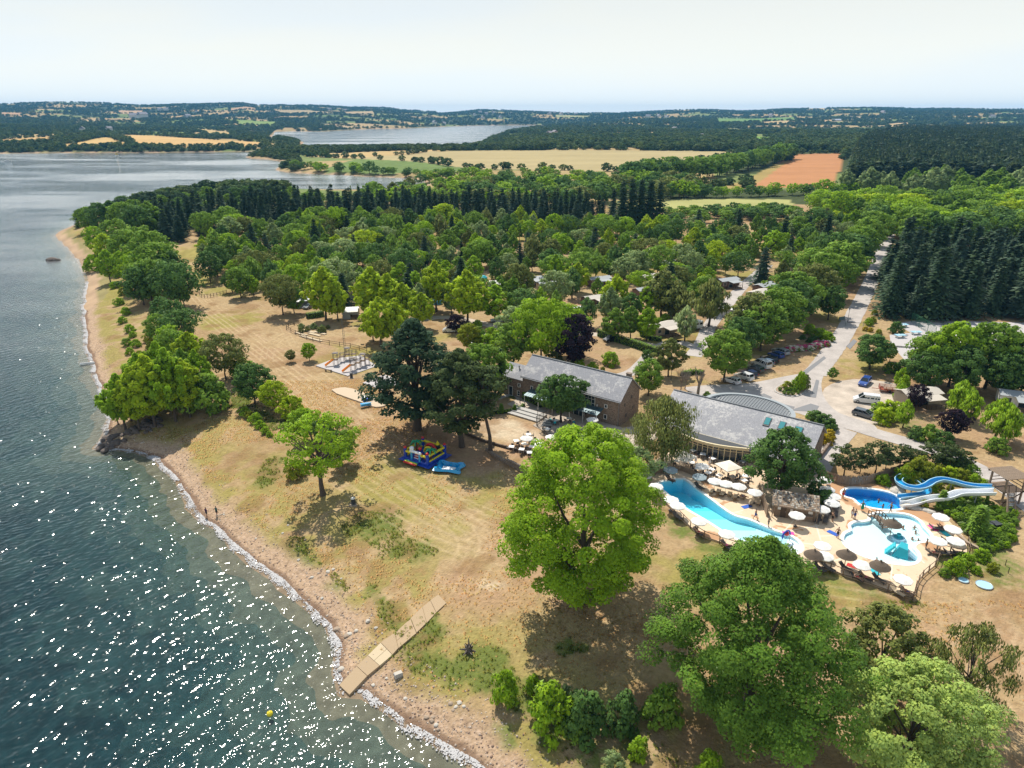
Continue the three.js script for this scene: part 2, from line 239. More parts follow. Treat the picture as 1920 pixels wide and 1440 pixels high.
const C = { straw: [0.40, 0.29, 0.16], straw2: [0.315, 0.21, 0.105], bare: [0.365, 0.235, 0.14], gravel: [0.41, 0.285, 0.185], wet: [0.17, 0.105, 0.07], green: [0.135, 0.16, 0.04], olive: [0.27, 0.235, 0.065], track: [0.54, 0.41, 0.25], pale: [0.52, 0.42, 0.29] };
function groundColour(x, z, dl, mt, mg, mb, mp) {
  const n1 = fbm(x * 0.06, z * 0.06, 4), n2 = fbm(x * 0.33 + 9, z * 0.33, 3), n3 = vnoise(x * 2.1, z * 2.1), n4 = vnoise(x * 5.3 + 3, z * 5.3);
  // dry grass lies in streaks along the mowing direction
  const st = vnoise((x * 0.8 + z * 0.6) * 0.35, (x * -0.6 + z * 0.8) * 2.2), st2 = vnoise((x * 0.5 - z * 0.86) * 0.4, (x * 0.86 + z * 0.5) * 2.6);
  let c = mix3(C.straw, C.straw2, clamp(n1 * 1.5 - 0.35 + (st - 0.5) * 0.7 + (st2 - 0.5) * 0.4));
  c = mix3(c, C.bare, sst(0.52, 0.68, n2 * 0.55 + n1 * 0.5) * 0.6);
  c = mix3(c, C.olive, sst(0.54, 0.72, fbm(x * 0.05 + 40, z * 0.05 + 12, 4) + (n2 - 0.5) * 0.3) * 0.85);
  const shore = sst(24, 7, dl + (n1 - 0.5) * 16 + (n2 - 0.5) * 6);
  c = mix3(c, C.olive, shore * 0.8 * sst(0.3, 0.55, n2));
  if (mb > 0) c = mix3(c, C.bare, clamp(mb * 1.3 * sst(0.2, 0.6, n2 + mb * 0.4)));
  if (mp > 0) c = mix3(c, C.pale, clamp(mp * 1.2 * sst(0.25, 0.6, n2 + mp * 0.3)));
  if (mg > 0) c = mix3(c, C.green, clamp(sst(0.25, 0.75, mg * 0.75 + n2 * 0.55 - 0.12 + (n3 - 0.5) * 0.35)));
  if (mt > 0) c = mix3(c, C.track, mt * sst(0.25, 0.6, n2 + 0.1) * 0.72);
  const beach = sst(4.8, 1.9, dl + (n1 - 0.5) * 3.5 + (n2 - 0.5) * 2.4);
  if (beach > 0) { const pb = n4 > 0.72 ? [0.44, 0.34, 0.27] : n4 < 0.22 ? [0.16, 0.11, 0.08] : C.gravel; c = mix3(c, mix3(C.gravel, pb, 0.42), beach); }
  c = mix3(c, C.wet, sst(0.9, 0.2, dl + (n2 - 0.5) * 0.8) * 0.8);
  c = mix3(c, [0.23, 0.135, 0.062], sst(0.56, 0.74, fbm(x * 0.21 + 70, z * 0.21 + 5, 4) + (n3 - 0.5) * 0.12) * 0.6 * (1 - beach));
  const k = 0.74 + 0.5 * (0.5 * n3 + 0.5 * n4);
  return [c[0] * k, c[1] * k, c[2] * k];
}
// distance to the water on a coarse grid, for the texture
const LD = 400, ld = new Float32Array((LD + 1) * (LD + 1));
for (let j = 0; j <= LD; j++) for (let i = 0; i <= LD; i++) ld[j * (LD + 1) + i] = lakeDist(TX0 + (TX1 - TX0) * i / LD, TZ0 + (TZ1 - TZ0) * j / LD);
function ldFast(u, v) { const x = clamp(u * LD, 0, LD - 1e-3), y = clamp(v * LD, 0, LD - 1e-3), i = x | 0, j = y | 0, fx = x - i, fy = y - j, o = j * (LD + 1) + i; return (ld[o] * (1 - fx) + ld[o + 1] * fx) * (1 - fy) + (ld[o + LD + 1] * (1 - fx) + ld[o + LD + 2] * fx) * fy; }
const meadowMap = tex(TN, TN, (u, v, i, j) => { const x = TX0 + (TX1 - TX0) * u, z = TZ0 + (TZ1 - TZ0) * v, o = j * TN + i; return enc(groundColour(x, z, ldFast(u, v), mTrack[o], mGreen[o], mBare[o], mPale[o])); }, true);
meadowMap.wrapS = meadowMap.wrapT = THREE.ClampToEdgeWrapping;
const grainBump = tex(512, 512, (u, v) => { const a = pf(u, v, 24, 4, 3); return [a, a, a]; });
mat('meadow', [1, 1, 1], { map: meadowMap, roughness: 1, specularIntensity: 0.2 });
{ const b = grainBump.clone(); b.repeat.set((TX1 - TX0) / 6, (TZ0 - TZ1) / 6); b.needsUpdate = true; M.meadow.bumpMap = b; M.meadow.bumpScale = 0.12; }
mat('country', [1, 1, 1], { vertexColors: true, roughness: 1, specularIntensity: 0.1 });

// ---------------------------------------------------------------- fields further off (outline in photograph pixels, laid on the ground)
const fieldDefs = [
  [[[572, 294], [600, 288], [700, 284], [900, 282], [1100, 281], [1398, 284], [1380, 292], [1290, 305], [1180, 322], [1130, 321], [1000, 318], [900, 318], [780, 303], [650, 297]], [0.37, 0.30, 0.155]],
  [[[572, 292], [600, 288], [700, 284], [860, 281], [760, 290], [640, 297]], [0.45, 0.32, 0.15]],
  [[[1490, 289], [1588, 287], [1578, 310], [1560, 352], [1400, 353], [1395, 338], [1450, 310]], [0.42, 0.205, 0.095]],
  [[[1395, 338], [1450, 310], [1480, 300], [1440, 330], [1405, 352], [1340, 356]], [0.32, 0.24, 0.09]],
  [[[1130, 377], [1250, 373], [1480, 374], [1490, 385], [1300, 392], [1140, 388]], [0.34, 0.33, 0.13]],
  [[[205, 252], [300, 255], [400, 262], [500, 267], [495, 275], [400, 278], [260, 276]], [0.50, 0.33, 0.14]],
  [[[75, 275], [140, 268], [200, 257], [255, 274], [150, 277]], [0.50, 0.34, 0.14]],
  [[[0, 262], [60, 258], [115, 256], [110, 264], [40, 270], [0, 271]], [0.48, 0.31, 0.13]],
  [[[355, 240], [430, 247], [440, 257], [385, 252]], [0.44, 0.32, 0.14]],
  [[[310, 247], [352, 248], [350, 254], [312, 251]], [0.20, 0.26, 0.07]],
  [[[1412, 256], [1455, 257], [1445, 266], [1412, 271]], [0.16, 0.28, 0.05]],
  [[[1210, 249], [1235, 249], [1232, 255], [1212, 256]], [0.18, 0.28, 0.06]],
  [[[1340, 222], [1490, 219], [1495, 226], [1345, 231]], [0.15, 0.24, 0.07]],
  [[[1515, 203], [1550, 201], [1552, 205], [1515, 206]], [0.48, 0.36, 0.18]], [[[1660, 233], [1705, 229], [1708, 233], [1665, 237]], [0.5, 0.36, 0.2]],
  [[[430, 203], [480, 202], [482, 207], [432, 209]], [0.42, 0.27, 0.15]], [[[0, 210], [50, 212], [40, 217], [0, 217]], [0.44, 0.28, 0.16]],
  [[[220, 207], [270, 207], [270, 212], [220, 213]], [0.45, 0.3, 0.17]], [[[190, 222], [250, 221], [250, 226], [195, 227]], [0.4, 0.28, 0.15]], [[[500, 207], [580, 206], [640, 212], [540, 214]], [0.36, 0.28, 0.15]], [[[640, 210], [700, 208], [705, 215], [650, 216]], [0.4, 0.3, 0.16]], [[[590, 233], [650, 232], [640, 236], [595, 237]], [0.45, 0.32, 0.17]], [[[440, 225], [520, 228], [515, 236], [445, 233]], [0.2, 0.27, 0.08]],
  [[[1360, 240], [1420, 243], [1410, 249], [1360, 248]], [0.33, 0.30, 0.12]], [[[1420, 229], [1480, 226], [1500, 231], [1430, 234]], [0.45, 0.33, 0.17]], [[[1100, 265], [1125, 262], [1130, 266], [1105, 270]], [0.55, 0.38, 0.24]], [[[1580, 217], [1620, 219], [1615, 222], [1580, 221]], [0.42, 0.33, 0.2]], [[[1040, 215], [1110, 217], [1105, 221], [1040, 220]], [0.3, 0.3, 0.14]],
];
const fields = fieldDefs.map(([P, col]) => { const poly = polyG(P), X = poly.map((p) => p[0]), Z = poly.map((p) => p[1]); return { poly, col, x0: Math.min(...X), x1: Math.max(...X), z0: Math.min(...Z), z1: Math.max(...Z) }; });
function fieldAt(x, z) { let f = null; for (const q of fields) if (x > q.x0 && x < q.x1 && z > q.z0 && z < q.z1 && inPoly(q.poly, x, z)) f = q; return f; }
// patchwork of the far country: cells that are wood, pasture or stubble
function cellAt(x, z) {
  const s = 190, gx = Math.floor(x / s), gz = Math.floor(z / s); let b1 = 1e9, b2 = 1e9, id = 0;
  for (let i = -1; i <= 1; i++) for (let j = -1; j <= 1; j++) { const h = ((gx + i) * 1619 + (gz + j) * 31337) & 65535, cx = (gx + i + 0.15 + 0.7 * NT[h]) * s, cz = (gz + j + 0.15 + 0.7 * NT[(h * 7 + 13) & 65535]) * s, d = Math.hypot(x - cx, z - cz); if (d < b1) { b2 = b1; b1 = d; id = h; } else if (d < b2) b2 = d; }
  return { edge: b2 - b1, k: NT[(id * 3 + 101) & 65535], t: NT[(id * 5 + 57) & 65535] };
}
function countryColour(x, z, dl) {
  const n = fbm(x * 0.02, z * 0.02, 3), g = fbm(x * 0.3, z * 0.3, 2), k = 0.8 + 0.4 * g;
  if (dl < 7) { const c = dl < 0 ? [0.31, 0.225, 0.155] : dl < 4 ? [0.40, 0.28, 0.18] : [0.26, 0.22, 0.1]; return c.map((v) => v * k); }
  const f = fieldAt(x, z); if (f) { const q = 0.86 + 0.28 * fbm(x * 0.012 + 3, z * 0.05, 3) + 0.1 * (g - 0.5); return f.col.map((v) => v * q); }
  const r = Math.hypot(x, z); if (r < 520) return groundColour(x, z, dl, 0, 0, 0, 0);
  const c = cellAt(x, z); let q = c.k < 0.52 ? [0.06, 0.075, 0.03] : c.k < 0.8 ? mix3([0.40, 0.29, 0.15], [0.32, 0.24, 0.11], c.t) : mix3([0.13, 0.19, 0.06], [0.2, 0.22, 0.08], c.t);
  return q.map((v) => v * k * (0.85 + 0.3 * n));
}

// ---------------------------------------------------------------- ground sheet: one polar grid from below the camera to the skyline
{
  const rows = []; for (let k = 0; k <= 450; k++) rows.push(22 * Math.pow(320 / 22, k / 450)); for (let k = 1; k <= 270; k++) rows.push(320 * Math.pow(9600 / 320, k / 270));
  const cols = 440, A0 = -56 * Math.PI / 180, A1 = 56 * Math.PI / 180, nR = rows.length, P = new Float32Array(nR * (cols + 1) * 3), N = new Float32Array(nR * (cols + 1) * 3), U = new Float32Array(nR * (cols + 1) * 2), K = new Float32Array(nR * (cols + 1) * 3);
  for (let j = 0; j < nR; j++) for (let i = 0; i <= cols; i++) {
    const a = A0 + (A1 - A0) * i / cols, r = rows[j], x = Math.sin(a) * r, z = -Math.cos(a) * r, dl = lakeDist(x, z), o = j * (cols + 1) + i; let y = terrain(x, z, dl);
    if (dl > 0.3 && r < 300 && y > 0.6) y += (fbm(x * 0.5, z * 0.5, 3) - 0.5) * 0.16 * sst(0.3, 4, dl) * lerp(1, 0.1, sst(28, 50, dl));
    P[o * 3] = x; P[o * 3 + 1] = y; P[o * 3 + 2] = z; U[o * 2] = (x - TX0) / (TX1 - TX0); U[o * 2 + 1] = (TZ0 - z) / (TZ0 - TZ1);
    const c = dl < -0.2 && r < 500 ? [0.31, 0.225, 0.155].map((v) => v * (0.75 + 0.5 * vnoise(x * 1.3, z * 1.3))) : countryColour(x, z, dl); K.set(c, o * 3);
  }
  const near = [], far = [], bed = [];
  for (let j = 0; j < nR - 1; j++) for (let i = 0; i < cols; i++) {
    const a = j * (cols + 1) + i, b = a + 1, c = a + cols + 1, d = c + 1, under = P[a * 3 + 1] < -0.03 && P[b * 3 + 1] < -0.03 && P[c * 3 + 1] < -0.03 && P[d * 3 + 1] < -0.03;
    const inTex = [a, b, c, d].every((o) => U[o * 2] > 0 && U[o * 2] < 1 && U[o * 2 + 1] > 0 && U[o * 2 + 1] < 1);
    (under ? bed : inTex ? near : far).push(a, b, d, a, d, c);
  }
  const g0 = new THREE.BufferGeometry(); g0.setAttribute('position', new THREE.BufferAttribute(P, 3)); g0.setIndex([...near, ...far, ...bed]); g0.computeVertexNormals(); N.set(g0.attributes.normal.array);
  const sheet = (idx, col, uv) => {
    const mp = new Map(), ni = new Uint32Array(idx.length), p = [], n = [], e = [];
    for (let k = 0; k < idx.length; k++) { let q = mp.get(idx[k]); if (q === undefined) { q = mp.size; mp.set(idx[k], q); const o = idx[k]; p.push(P[o * 3], P[o * 3 + 1], P[o * 3 + 2]); n.push(N[o * 3], N[o * 3 + 1], N[o * 3 + 2]); if (col) e.push(K[o * 3], K[o * 3 + 1], K[o * 3 + 2]); else e.push(U[o * 2], U[o * 2 + 1]); } ni[k] = q; }
    const g = new THREE.BufferGeometry(); g.setAttribute('position', new THREE.Float32BufferAttribute(p, 3)); g.setAttribute('normal', new THREE.Float32BufferAttribute(n, 3)); g.setAttribute(col ? 'color' : 'uv', new THREE.Float32BufferAttribute(e, col ? 3 : 2)); g.setIndex(new THREE.BufferAttribute(ni, 1)); return g;
  };
  struct(new THREE.Mesh(sheet(near, false), M.meadow), 'ground', 'dry straw coloured meadow and gravel beach beside the lake');
  struct(new THREE.Mesh(sheet(far, true), M.country), 'terrain', 'patchwork of fields and hills reaching to the skyline');
  struct(new THREE.Mesh(sheet(bed, true), M.country), 'lake_bed', 'brown lake bed sloping down under the water');
}

// ---------------------------------------------------------------- lake water: a clear sheet over the bed, ruffled by wind
{
  const n = 1024, size = 90, waves = [], r = RNG(21), h = new Float32Array(n * n);
  for (let k = 0; k < 70; k++) { const lam = 0.5 * Math.pow(6, Math.pow(r(), 1.4)), th = -0.69 + (r() + r() + r() - 1.5) * 1.25, q = size / lam; let a = Math.round(Math.cos(th) * q), b = Math.round(Math.sin(th) * q); if (!a && !b) a = 1; waves.push([a, b, r() * 6.283, 0.0038 * Math.pow(size / Math.hypot(a, b), 1.0)]); }
  for (let j = 0; j < n; j++) for (let i = 0; i < n; i++) { let s = 0; const u = i / n * 6.283185, v = j / n * 6.283185; for (const w of waves) s += Math.sin(w[0] * u + w[1] * v + w[2]) * w[3]; h[j * n + i] = s; }
  const dx = size / n, d = new Uint8Array(n * n * 4);
  for (let j = 0; j < n; j++) for (let i = 0; i < n; i++) { const gx = (h[j * n + (i + 1) % n] - h[j * n + (i + n - 1) % n]) / (2 * dx), gz = (h[((j + 1) % n) * n + i] - h[((j + n - 1) % n) * n + i]) / (2 * dx), l = 1 / Math.hypot(gx, gz, 1), o = (j * n + i) * 4; d[o] = (0.5 - 0.5 * gx * l) * 255; d[o + 1] = (0.5 - 0.5 * gz * l) * 255; d[o + 2] = (0.5 + 0.5 * l) * 255; d[o + 3] = 255; }
  const t = new THREE.DataTexture(d, n, n); t.wrapS = t.wrapT = THREE.RepeatWrapping; t.magFilter = THREE.LinearFilter; t.minFilter = THREE.LinearMipmapLinearFilter; t.generateMipmaps = true; t.needsUpdate = true;
  mat('lake_depth', [0.74, 0.86, 0.905], { roughness: 0, ior: 1.333, transmission: 1, thickness: 0, specularIntensity: 0 });
  const wind = tex(256, 256, (u, v) => { const a = sst(0.3, 0.7, pf(u, v, 5, 5, 41)); return [0, 0.06 + 0.16 * a, 0]; }); wind.repeat.set(size / 640, size / 230);
  mat('lake', [0.88, 0.88, 0.84], { roughnessMap: wind, roughness: 1, ior: 1.333, transmission: 1, thickness: 0, normalMap: t, normalScale: new THREE.Vector2(1, 1) });
  const g = new THREE.BufferGeometry(), pos = [], uv = [], idx = [], nor = [], R = [15, 60, 150, 400, 1000, 2500, 6000], na = 28;
  R.forEach((q) => { for (let i = 0; i <= na; i++) { const a = (-58 + 116 * i / na) * Math.PI / 180, x = Math.sin(a) * q, z = -Math.cos(a) * q; pos.push(x, 0, z); nor.push(0, 1, 0); uv.push(x / size, -z / size); } });
  for (let j = 0; j < R.length - 1; j++) for (let i = 0; i < na; i++) { const a = j * (na + 1) + i; idx.push(a, a + 1, a + na + 2, a, a + na + 2, a + na + 1); }
  g.setAttribute('position', new THREE.Float32BufferAttribute(pos, 3)); g.setAttribute('normal', new THREE.Float32BufferAttribute(nor, 3)); g.setAttribute('uv', new THREE.Float32BufferAttribute(uv, 2)); g.setIndex(idx);
  const lake = struct(new THREE.Mesh(g, M.lake), 'water', 'blue grey lake water ruffled by wind');
  for (const y of [-0.12, -0.3, -0.55, -0.9, -1.4, -2.1]) { const o = new THREE.Mesh(g, M.lake_depth); o.name = 'water_body'; o.position.y = y; lake.add(o); }
}

// ---------------------------------------------------------------- foliage: leaf-sized faces gathered in clumps
class Leaves {
  constructor() { this.p = []; this.n = []; this.c = []; this.i = []; }
  leaf(x, y, z, nx, ny, nz, sx, sy, sz, len, wid, sh) {   // rhombus with face normal n, long axis s; sh: shading normal, col
    let l = Math.hypot(nx, ny, nz); nx /= l; ny /= l; nz /= l; const d = sx * nx + sy * ny + sz * nz; sx -= nx * d; sy -= ny * d; sz -= nz * d; l = Math.hypot(sx, sy, sz) || 1; sx /= l; sy /= l; sz /= l;
    const tx = ny * sz - nz * sy, ty = nz * sx - nx * sz, tz = nx * sy - ny * sx, k = this.p.length / 3, a = len / 2, b = wid / 2;
    this.p.push(x - sx * a, y - sy * a, z - sz * a, x + tx * b, y + ty * b, z + tz * b, x + sx * a, y + sy * a, z + sz * a, x - tx * b, y - ty * b, z - tz * b);
    for (let q = 0; q < 4; q++) { this.n.push(sh[0], sh[1], sh[2]); this.c.push(sh[3], sh[4], sh[5]); }
    this.i.push(k, k + 3, k + 2, k, k + 2, k + 1);
  }
  geo() { const g = new THREE.BufferGeometry(); g.setAttribute('position', new THREE.Float32BufferAttribute(this.p, 3)); g.setAttribute('normal', new THREE.Float32BufferAttribute(this.n, 3)); g.setAttribute('color', new THREE.Float32BufferAttribute(this.c, 3)); g.setIndex(this.i); return g; }
}
function tint(r, k, spread = 0.3) { const v = k * (1 - spread / 2 + spread * r()), y = r() * 0.22 - 0.06; return [v * (1 + y * 1.2), v * (1 + y * 0.4), v * (1 - y * 0.9)]; }
const profiles = {
  round: (t) => Math.pow(Math.sin(Math.PI * clamp(0.04 + 0.93 * t)), 0.6), oval: (t) => Math.pow(Math.sin(Math.PI * Math.pow(clamp(t + 0.02), 0.8)), 0.75), poplar: (t) => Math.pow(Math.sin(Math.PI * Math.pow(clamp(t + 0.03), 0.72)), 0.9),
  spread: (t) => Math.pow(Math.sin(Math.PI * Math.pow(clamp(0.06 + 0.92 * t), 1.25)), 0.6), dome: (t) => Math.sqrt(clamp(1 - t * t * 0.98)), column: (t) => 0.75 + 0.25 * Math.sin(Math.PI * t),
};
function broadleaf(seed, { H = 10, R = 4, base = 2, shape = 'round', clumps = 66, leaves = 60, size = 0.55, clumpR = 0.26, trunkR = 0.2, hang = 0, flat = 0.75, lean = 0, limbs = 7, up = 0.35, edge = 0.6 }) {
  const r = RNG(seed), Lf = new Leaves(), wood = new Geo(), prof = profiles[shape], Hc = H - base, ga = 2.39996, cen = [];
  const lob = [0, 1, 2, 3, 4].map(() => [r() * 6.28, r() * 0.35]);
  for (let k = 0; k < clumps; k++) {
    const t = clamp((k + r()) / clumps), a = k * ga + (r() - 0.5) * 0.9; let m = r() < 0.14 ? 1.2 : 1; for (const [q, w] of lob) m += w * 0.5 * Math.cos((a - q) * 2) * (0.5 + 0.5 * Math.sin(q * 5 + t * 6));
    const rad = prof(t) * R * m * (0.30 + edge * Math.sqrt(r())), rc = R * clumpR * (0.7 + 0.6 * r()) * (0.65 + 0.35 * prof(t));
    cen.push([Math.cos(a) * rad + lean * t, base + Hc * (0.05 + 0.90 * t), Math.sin(a) * rad, rc]);
  }
  for (const [cx, cy, cz, rc] of cen) {
    const kc = 0.84 + 0.32 * r(), n = Math.round(leaves * (0.7 + 0.6 * r()) * Math.pow(rc / (R * clumpR), 1.6)), ox = cx * 0.5 / R, oz = cz * 0.5 / R;
    for (let q = 0; q < n; q++) {
      let ux, uy, uz, l; do { ux = r() * 2 - 1; uy = r() * 2 - 1; uz = r() * 2 - 1; l = Math.hypot(ux, uy, uz); } while (l > 1 || l < 0.05);
      ux /= l; uy /= l; uz /= l; if (uy < -0.25 && r() < 0.55) uy = -uy;
      ux += ox; uz += oz; const rr = rc * (0.5 + 0.5 * Math.sqrt(r())); let x = cx + ux * rr, y = cy + uy * rr * flat, z = cz + uz * rr;
      if (hang) y -= hang * r() * r();
      const fx = ux * 0.5 + (r() - 0.5) * 1.3, fy = uy * 0.5 + up + (r() - 0.5) * 1.0, fz = uz * 0.5 + (r() - 0.5) * 1.3, fl = Math.hypot(fx, fy, fz);
      let sx = fx / fl * 0.7 + ux * 0.5 + cx / R * 0.25, sy = fy / fl * 0.7 + uy * 0.5 + 0.12, sz = fz / fl * 0.7 + uz * 0.5 + cz / R * 0.25; const sl = Math.hypot(sx, sy, sz);
      const s = size * (0.6 + 0.8 * r()), c = tint(r, kc);
      if (hang) Lf.leaf(x, y, z, ux + (r() - 0.5), (r() - 0.3) * 0.6, uz + (r() - 0.5), 0.1 * ux, -1, 0.1 * uz, s * 1.7, s * 0.6, [sx / sl, sy / sl, sz / sl, ...c]);
      else Lf.leaf(x, y, z, fx, fy, fz, r() - 0.5, (r() - 0.5) * 0.7, r() - 0.5, s * 1.25, s * 0.85, [sx / sl, sy / sl, sz / sl, ...c]);
    }
  }
  // trunk and limbs
  const top = base + Hc * 0.55; let p = V(0, -0.3, 0), rad = trunkR; const bends = 4;
  for (let k = 1; k <= bends; k++) { const t = k / bends, q = V((r() - 0.5) * 0.12 * H * 0.25 + lean * 0.5 * t, -0.3 + (top + 0.3) * t, (r() - 0.5) * 0.12 * H * 0.25), r2 = trunkR * (1 - 0.62 * t); wood.cyl(p, q, rad * (k === 1 ? 1.25 : 1), r2, 7, false); p = q; rad = r2; }
  for (let k = 0; k < limbs; k++) { const c = cen[Math.floor(clumps * (0.15 + 0.8 * k / limbs))], y0 = Math.min(top * 0.95, base * 0.8 + (c[1] - base) * 0.45), a = V(lean * 0.3, y0, 0), b = V(c[0] * 0.9, c[1], c[2] * 0.9), m = a.clone().lerp(b, 0.5); m.y -= 0.04 * H * r(); wood.cyl(a, m, trunkR * 0.42, trunkR * 0.28, 5, false); wood.cyl(m, b, trunkR * 0.28, trunkR * 0.1, 5, false); }
  return { crown: Lf.geo(), trunk: wood.geo() };
}
function conifer(seed, { H = 10, R = 2.4, base = 0.6, whorls = 20, per = 7, seg = 7, size = 0.55, droop = 0.25, power = 0.85, trunkR = 0.16, ragged = 0.3, rise = 0 }) {
  const r = RNG(seed), Lf = new Leaves(), wood = new Geo();
  for (let w = 0; w < whorls; w++) {
    const t = (w + 0.5 * r()) / whorls, y = base + (H - base) * t, len = R * Math.pow(1 - t, power) + 0.12 * R * (1 - t), n = Math.max(4, Math.round(per * (0.5 + 0.6 * (1 - t))));
    for (let b = 0; b < n; b++) {
      const a = b / n * 6.283 + w * 1.3 + r() * 0.6, L0 = len * (1 - ragged + 1.6 * ragged * r()), dx = Math.cos(a), dz = Math.sin(a), kc = 0.8 + 0.4 * r(), m = Math.max(2, Math.round(seg * (0.4 + 0.6 * L0 / R)));
      for (let q = 0; q < m; q++) {
        const s = (q + 0.3 + 0.7 * r()) / m, ds = L0 * s, x = dx * ds, z = dz * ds, yy = y + rise * ds - droop * ds * s + (r() - 0.5) * 0.12 * size, side = q % 2 ? 1 : -1, wdt = size * (0.75 + 0.5 * r()) * (1.15 - 0.5 * s), off = side * wdt * 0.42;
        const nx = dx * 0.35 + (r() - 0.5) * 0.9, ny = 1 + (r() - 0.5) * 0.5, nz = dz * 0.35 + (r() - 0.5) * 0.9, sx = dx * 0.85 + nx * 0.15, sy = 0.62, sz = dz * 0.85 + nz * 0.15, sl = Math.hypot(sx, sy, sz);
        Lf.leaf(x - dz * off, yy, z + dx * off, nx, ny, nz, dx - dz * side * 0.6, -droop * 0.9, dz + dx * side * 0.6, wdt * 1.6, wdt * 0.75, [sx / sl, sy / sl, sz / sl, ...tint(r, kc)]);
      }
    }
  }
  for (let k = 0; k < 30; k++) { const t = r(), a = r() * 6.28; Lf.leaf(Math.cos(a) * 0.1 * size, H - 0.08 * H * t, Math.sin(a) * 0.1 * size, Math.cos(a), 0.4, Math.sin(a), 0, 1, 0, size * 1.1, size * 0.35, [Math.cos(a) * 0.8, 0.6, Math.sin(a) * 0.8, ...tint(r, 1)]); }
  wood.cyl(V(0, -0.3, 0), V(0, H * 0.96, 0), trunkR, trunkR * 0.12, 7, false);
  return { crown: Lf.geo(), trunk: wood.geo() };
}
const leafMat = (name, rgb, tr = 0.34) => mat(name, rgb, { vertexColors: true, roughness: 1, transmission: tr, thickness: 0, specularIntensity: 0.25, side: THREE.DoubleSide });
leafMat('leaf_bright', [0.36, 0.49, 0.018], 0.4); leafMat('leaf_mid', [0.175, 0.30, 0.036], 0.34); leafMat('leaf_dark', [0.095, 0.185, 0.042], 0.3); leafMat('leaf_olive', [0.175, 0.21, 0.055], 0.28); leafMat('leaf_silver', [0.26, 0.35, 0.14], 0.3); leafMat('leaf_fresh', [0.25, 0.41, 0.018], 0.36); leafMat('leaf_pale', [0.33, 0.45, 0.11], 0.3);
leafMat('needle', [0.050, 0.092, 0.046], 0.25); leafMat('needle_blue', [0.068, 0.115, 0.072], 0.25); leafMat('leaf_ash', [0.13, 0.245, 0.03], 0.32); leafMat('needle_pine', [0.072, 0.105, 0.036], 0.2); leafMat('leaf_purple', [0.030, 0.018, 0.028], 0.2); leafMat('leaf_lime', [0.26, 0.31, 0.02], 0.42); leafMat('leaf_yellow', [0.42, 0.33, 0.015], 0.3);
mat('bark', [0.085, 0.065, 0.05], { roughness: 0.95 }); mat('bark_pale', [0.22, 0.19, 0.16], { roughness: 0.9 });

// prototypes built for a 10 m tree: fine ones for trees near the buildings, mid ones for the camp, coarse ones beyond
const proto = {};
const P10 = { round: { R: 4.1, base: 1.7, shape: 'round' }, oval: { R: 3.1, base: 1.5, shape: 'oval', clumps: 62, edge: 0.68 }, poplar: { R: 2.8, base: 2.0, shape: 'poplar', clumps: 84, clumpR: 0.22, flat: 1.25, edge: 0.78 }, spread: { R: 5.0, base: 2.3, shape: 'spread', clumps: 66, edge: 0.7 } };
for (const [k, o] of Object.entries(P10)) {
  proto[k] = [0, 1, 2, 3, 4].map((i) => broadleaf(100 + i * 17 + k.length * 7, { ...o, leaves: 46, size: 0.5 }));
  proto[k + '_fine'] = [0, 1].map((i) => broadleaf(200 + i * 31 + k.length * 5, { ...o, leaves: 88, size: 0.34, clumps: (o.clumps ?? 66) + 34, clumpR: (o.clumpR ?? 0.26) * 0.85 }));
  proto[k + '_far'] = [0, 1].map((i) => broadleaf(300 + i * 13 + k.length, { ...o, leaves: 26, size: 0.95, clumps: 26, clumpR: 0.38, limbs: 0 }));
}
proto.spruce = [0, 1, 2].map((i) => conifer(400 + i, { R: 2.0 + 0.25 * i, whorls: 24, per: 8, size: 0.62, ragged: 0.4 }));
proto.spruce_far = [0, 1].map((i) => conifer(420 + i, { R: 2.2, whorls: 13, per: 6, seg: 4, size: 1.15 }));
proto.pine = [0, 1].map((i) => broadleaf(440 + i, {  R: 3.6, base: 3.2, shape: 'round', clumps: 26, leaves: 110, size: 0.42, clumpR: 0.36, flat: 0.5, trunkR: 0.2, edge: 0.75 }));
proto.weeping = [0, 1].map((i) => broadleaf(460 + i, { R: 3.6, base: 3.0, shape: 'oval', clumps: 56, leaves: 130, size: 0.34, clumpR: 0.26, hang: 2.6, edge: 0.62 }));
proto.birch = [0, 1, 2].map((i) => broadleaf(470 + i, { R: 2.9, base: 2.2, shape: 'oval', clumps: 46, leaves: 70, size: 0.42, clumpR: 0.27, hang: 1.3 }));
proto.cypress = [conifer(480, { R: 1.0, whorls: 40, per: 9, seg: 3, size: 0.5, droop: -0.9, power: 0.35, ragged: 0.12 })];
proto.shrub = [0, 1, 2].map((i) => broadleaf(490 + i, { R: 6, base: 0, H: 10, shape: 'dome', clumps: 26, leaves: 80, size: 0.95, clumpR: 0.36, limbs: 4, edge: 0.62 }));
proto.hedgeball = [0, 1].map((i) => broadleaf(496 + i, { R: 5, base: 0, H: 10, shape: 'round', clumps: 60, leaves: 60, size: 0.8, clumpR: 0.24, limbs: 3, edge: 0.68 }));

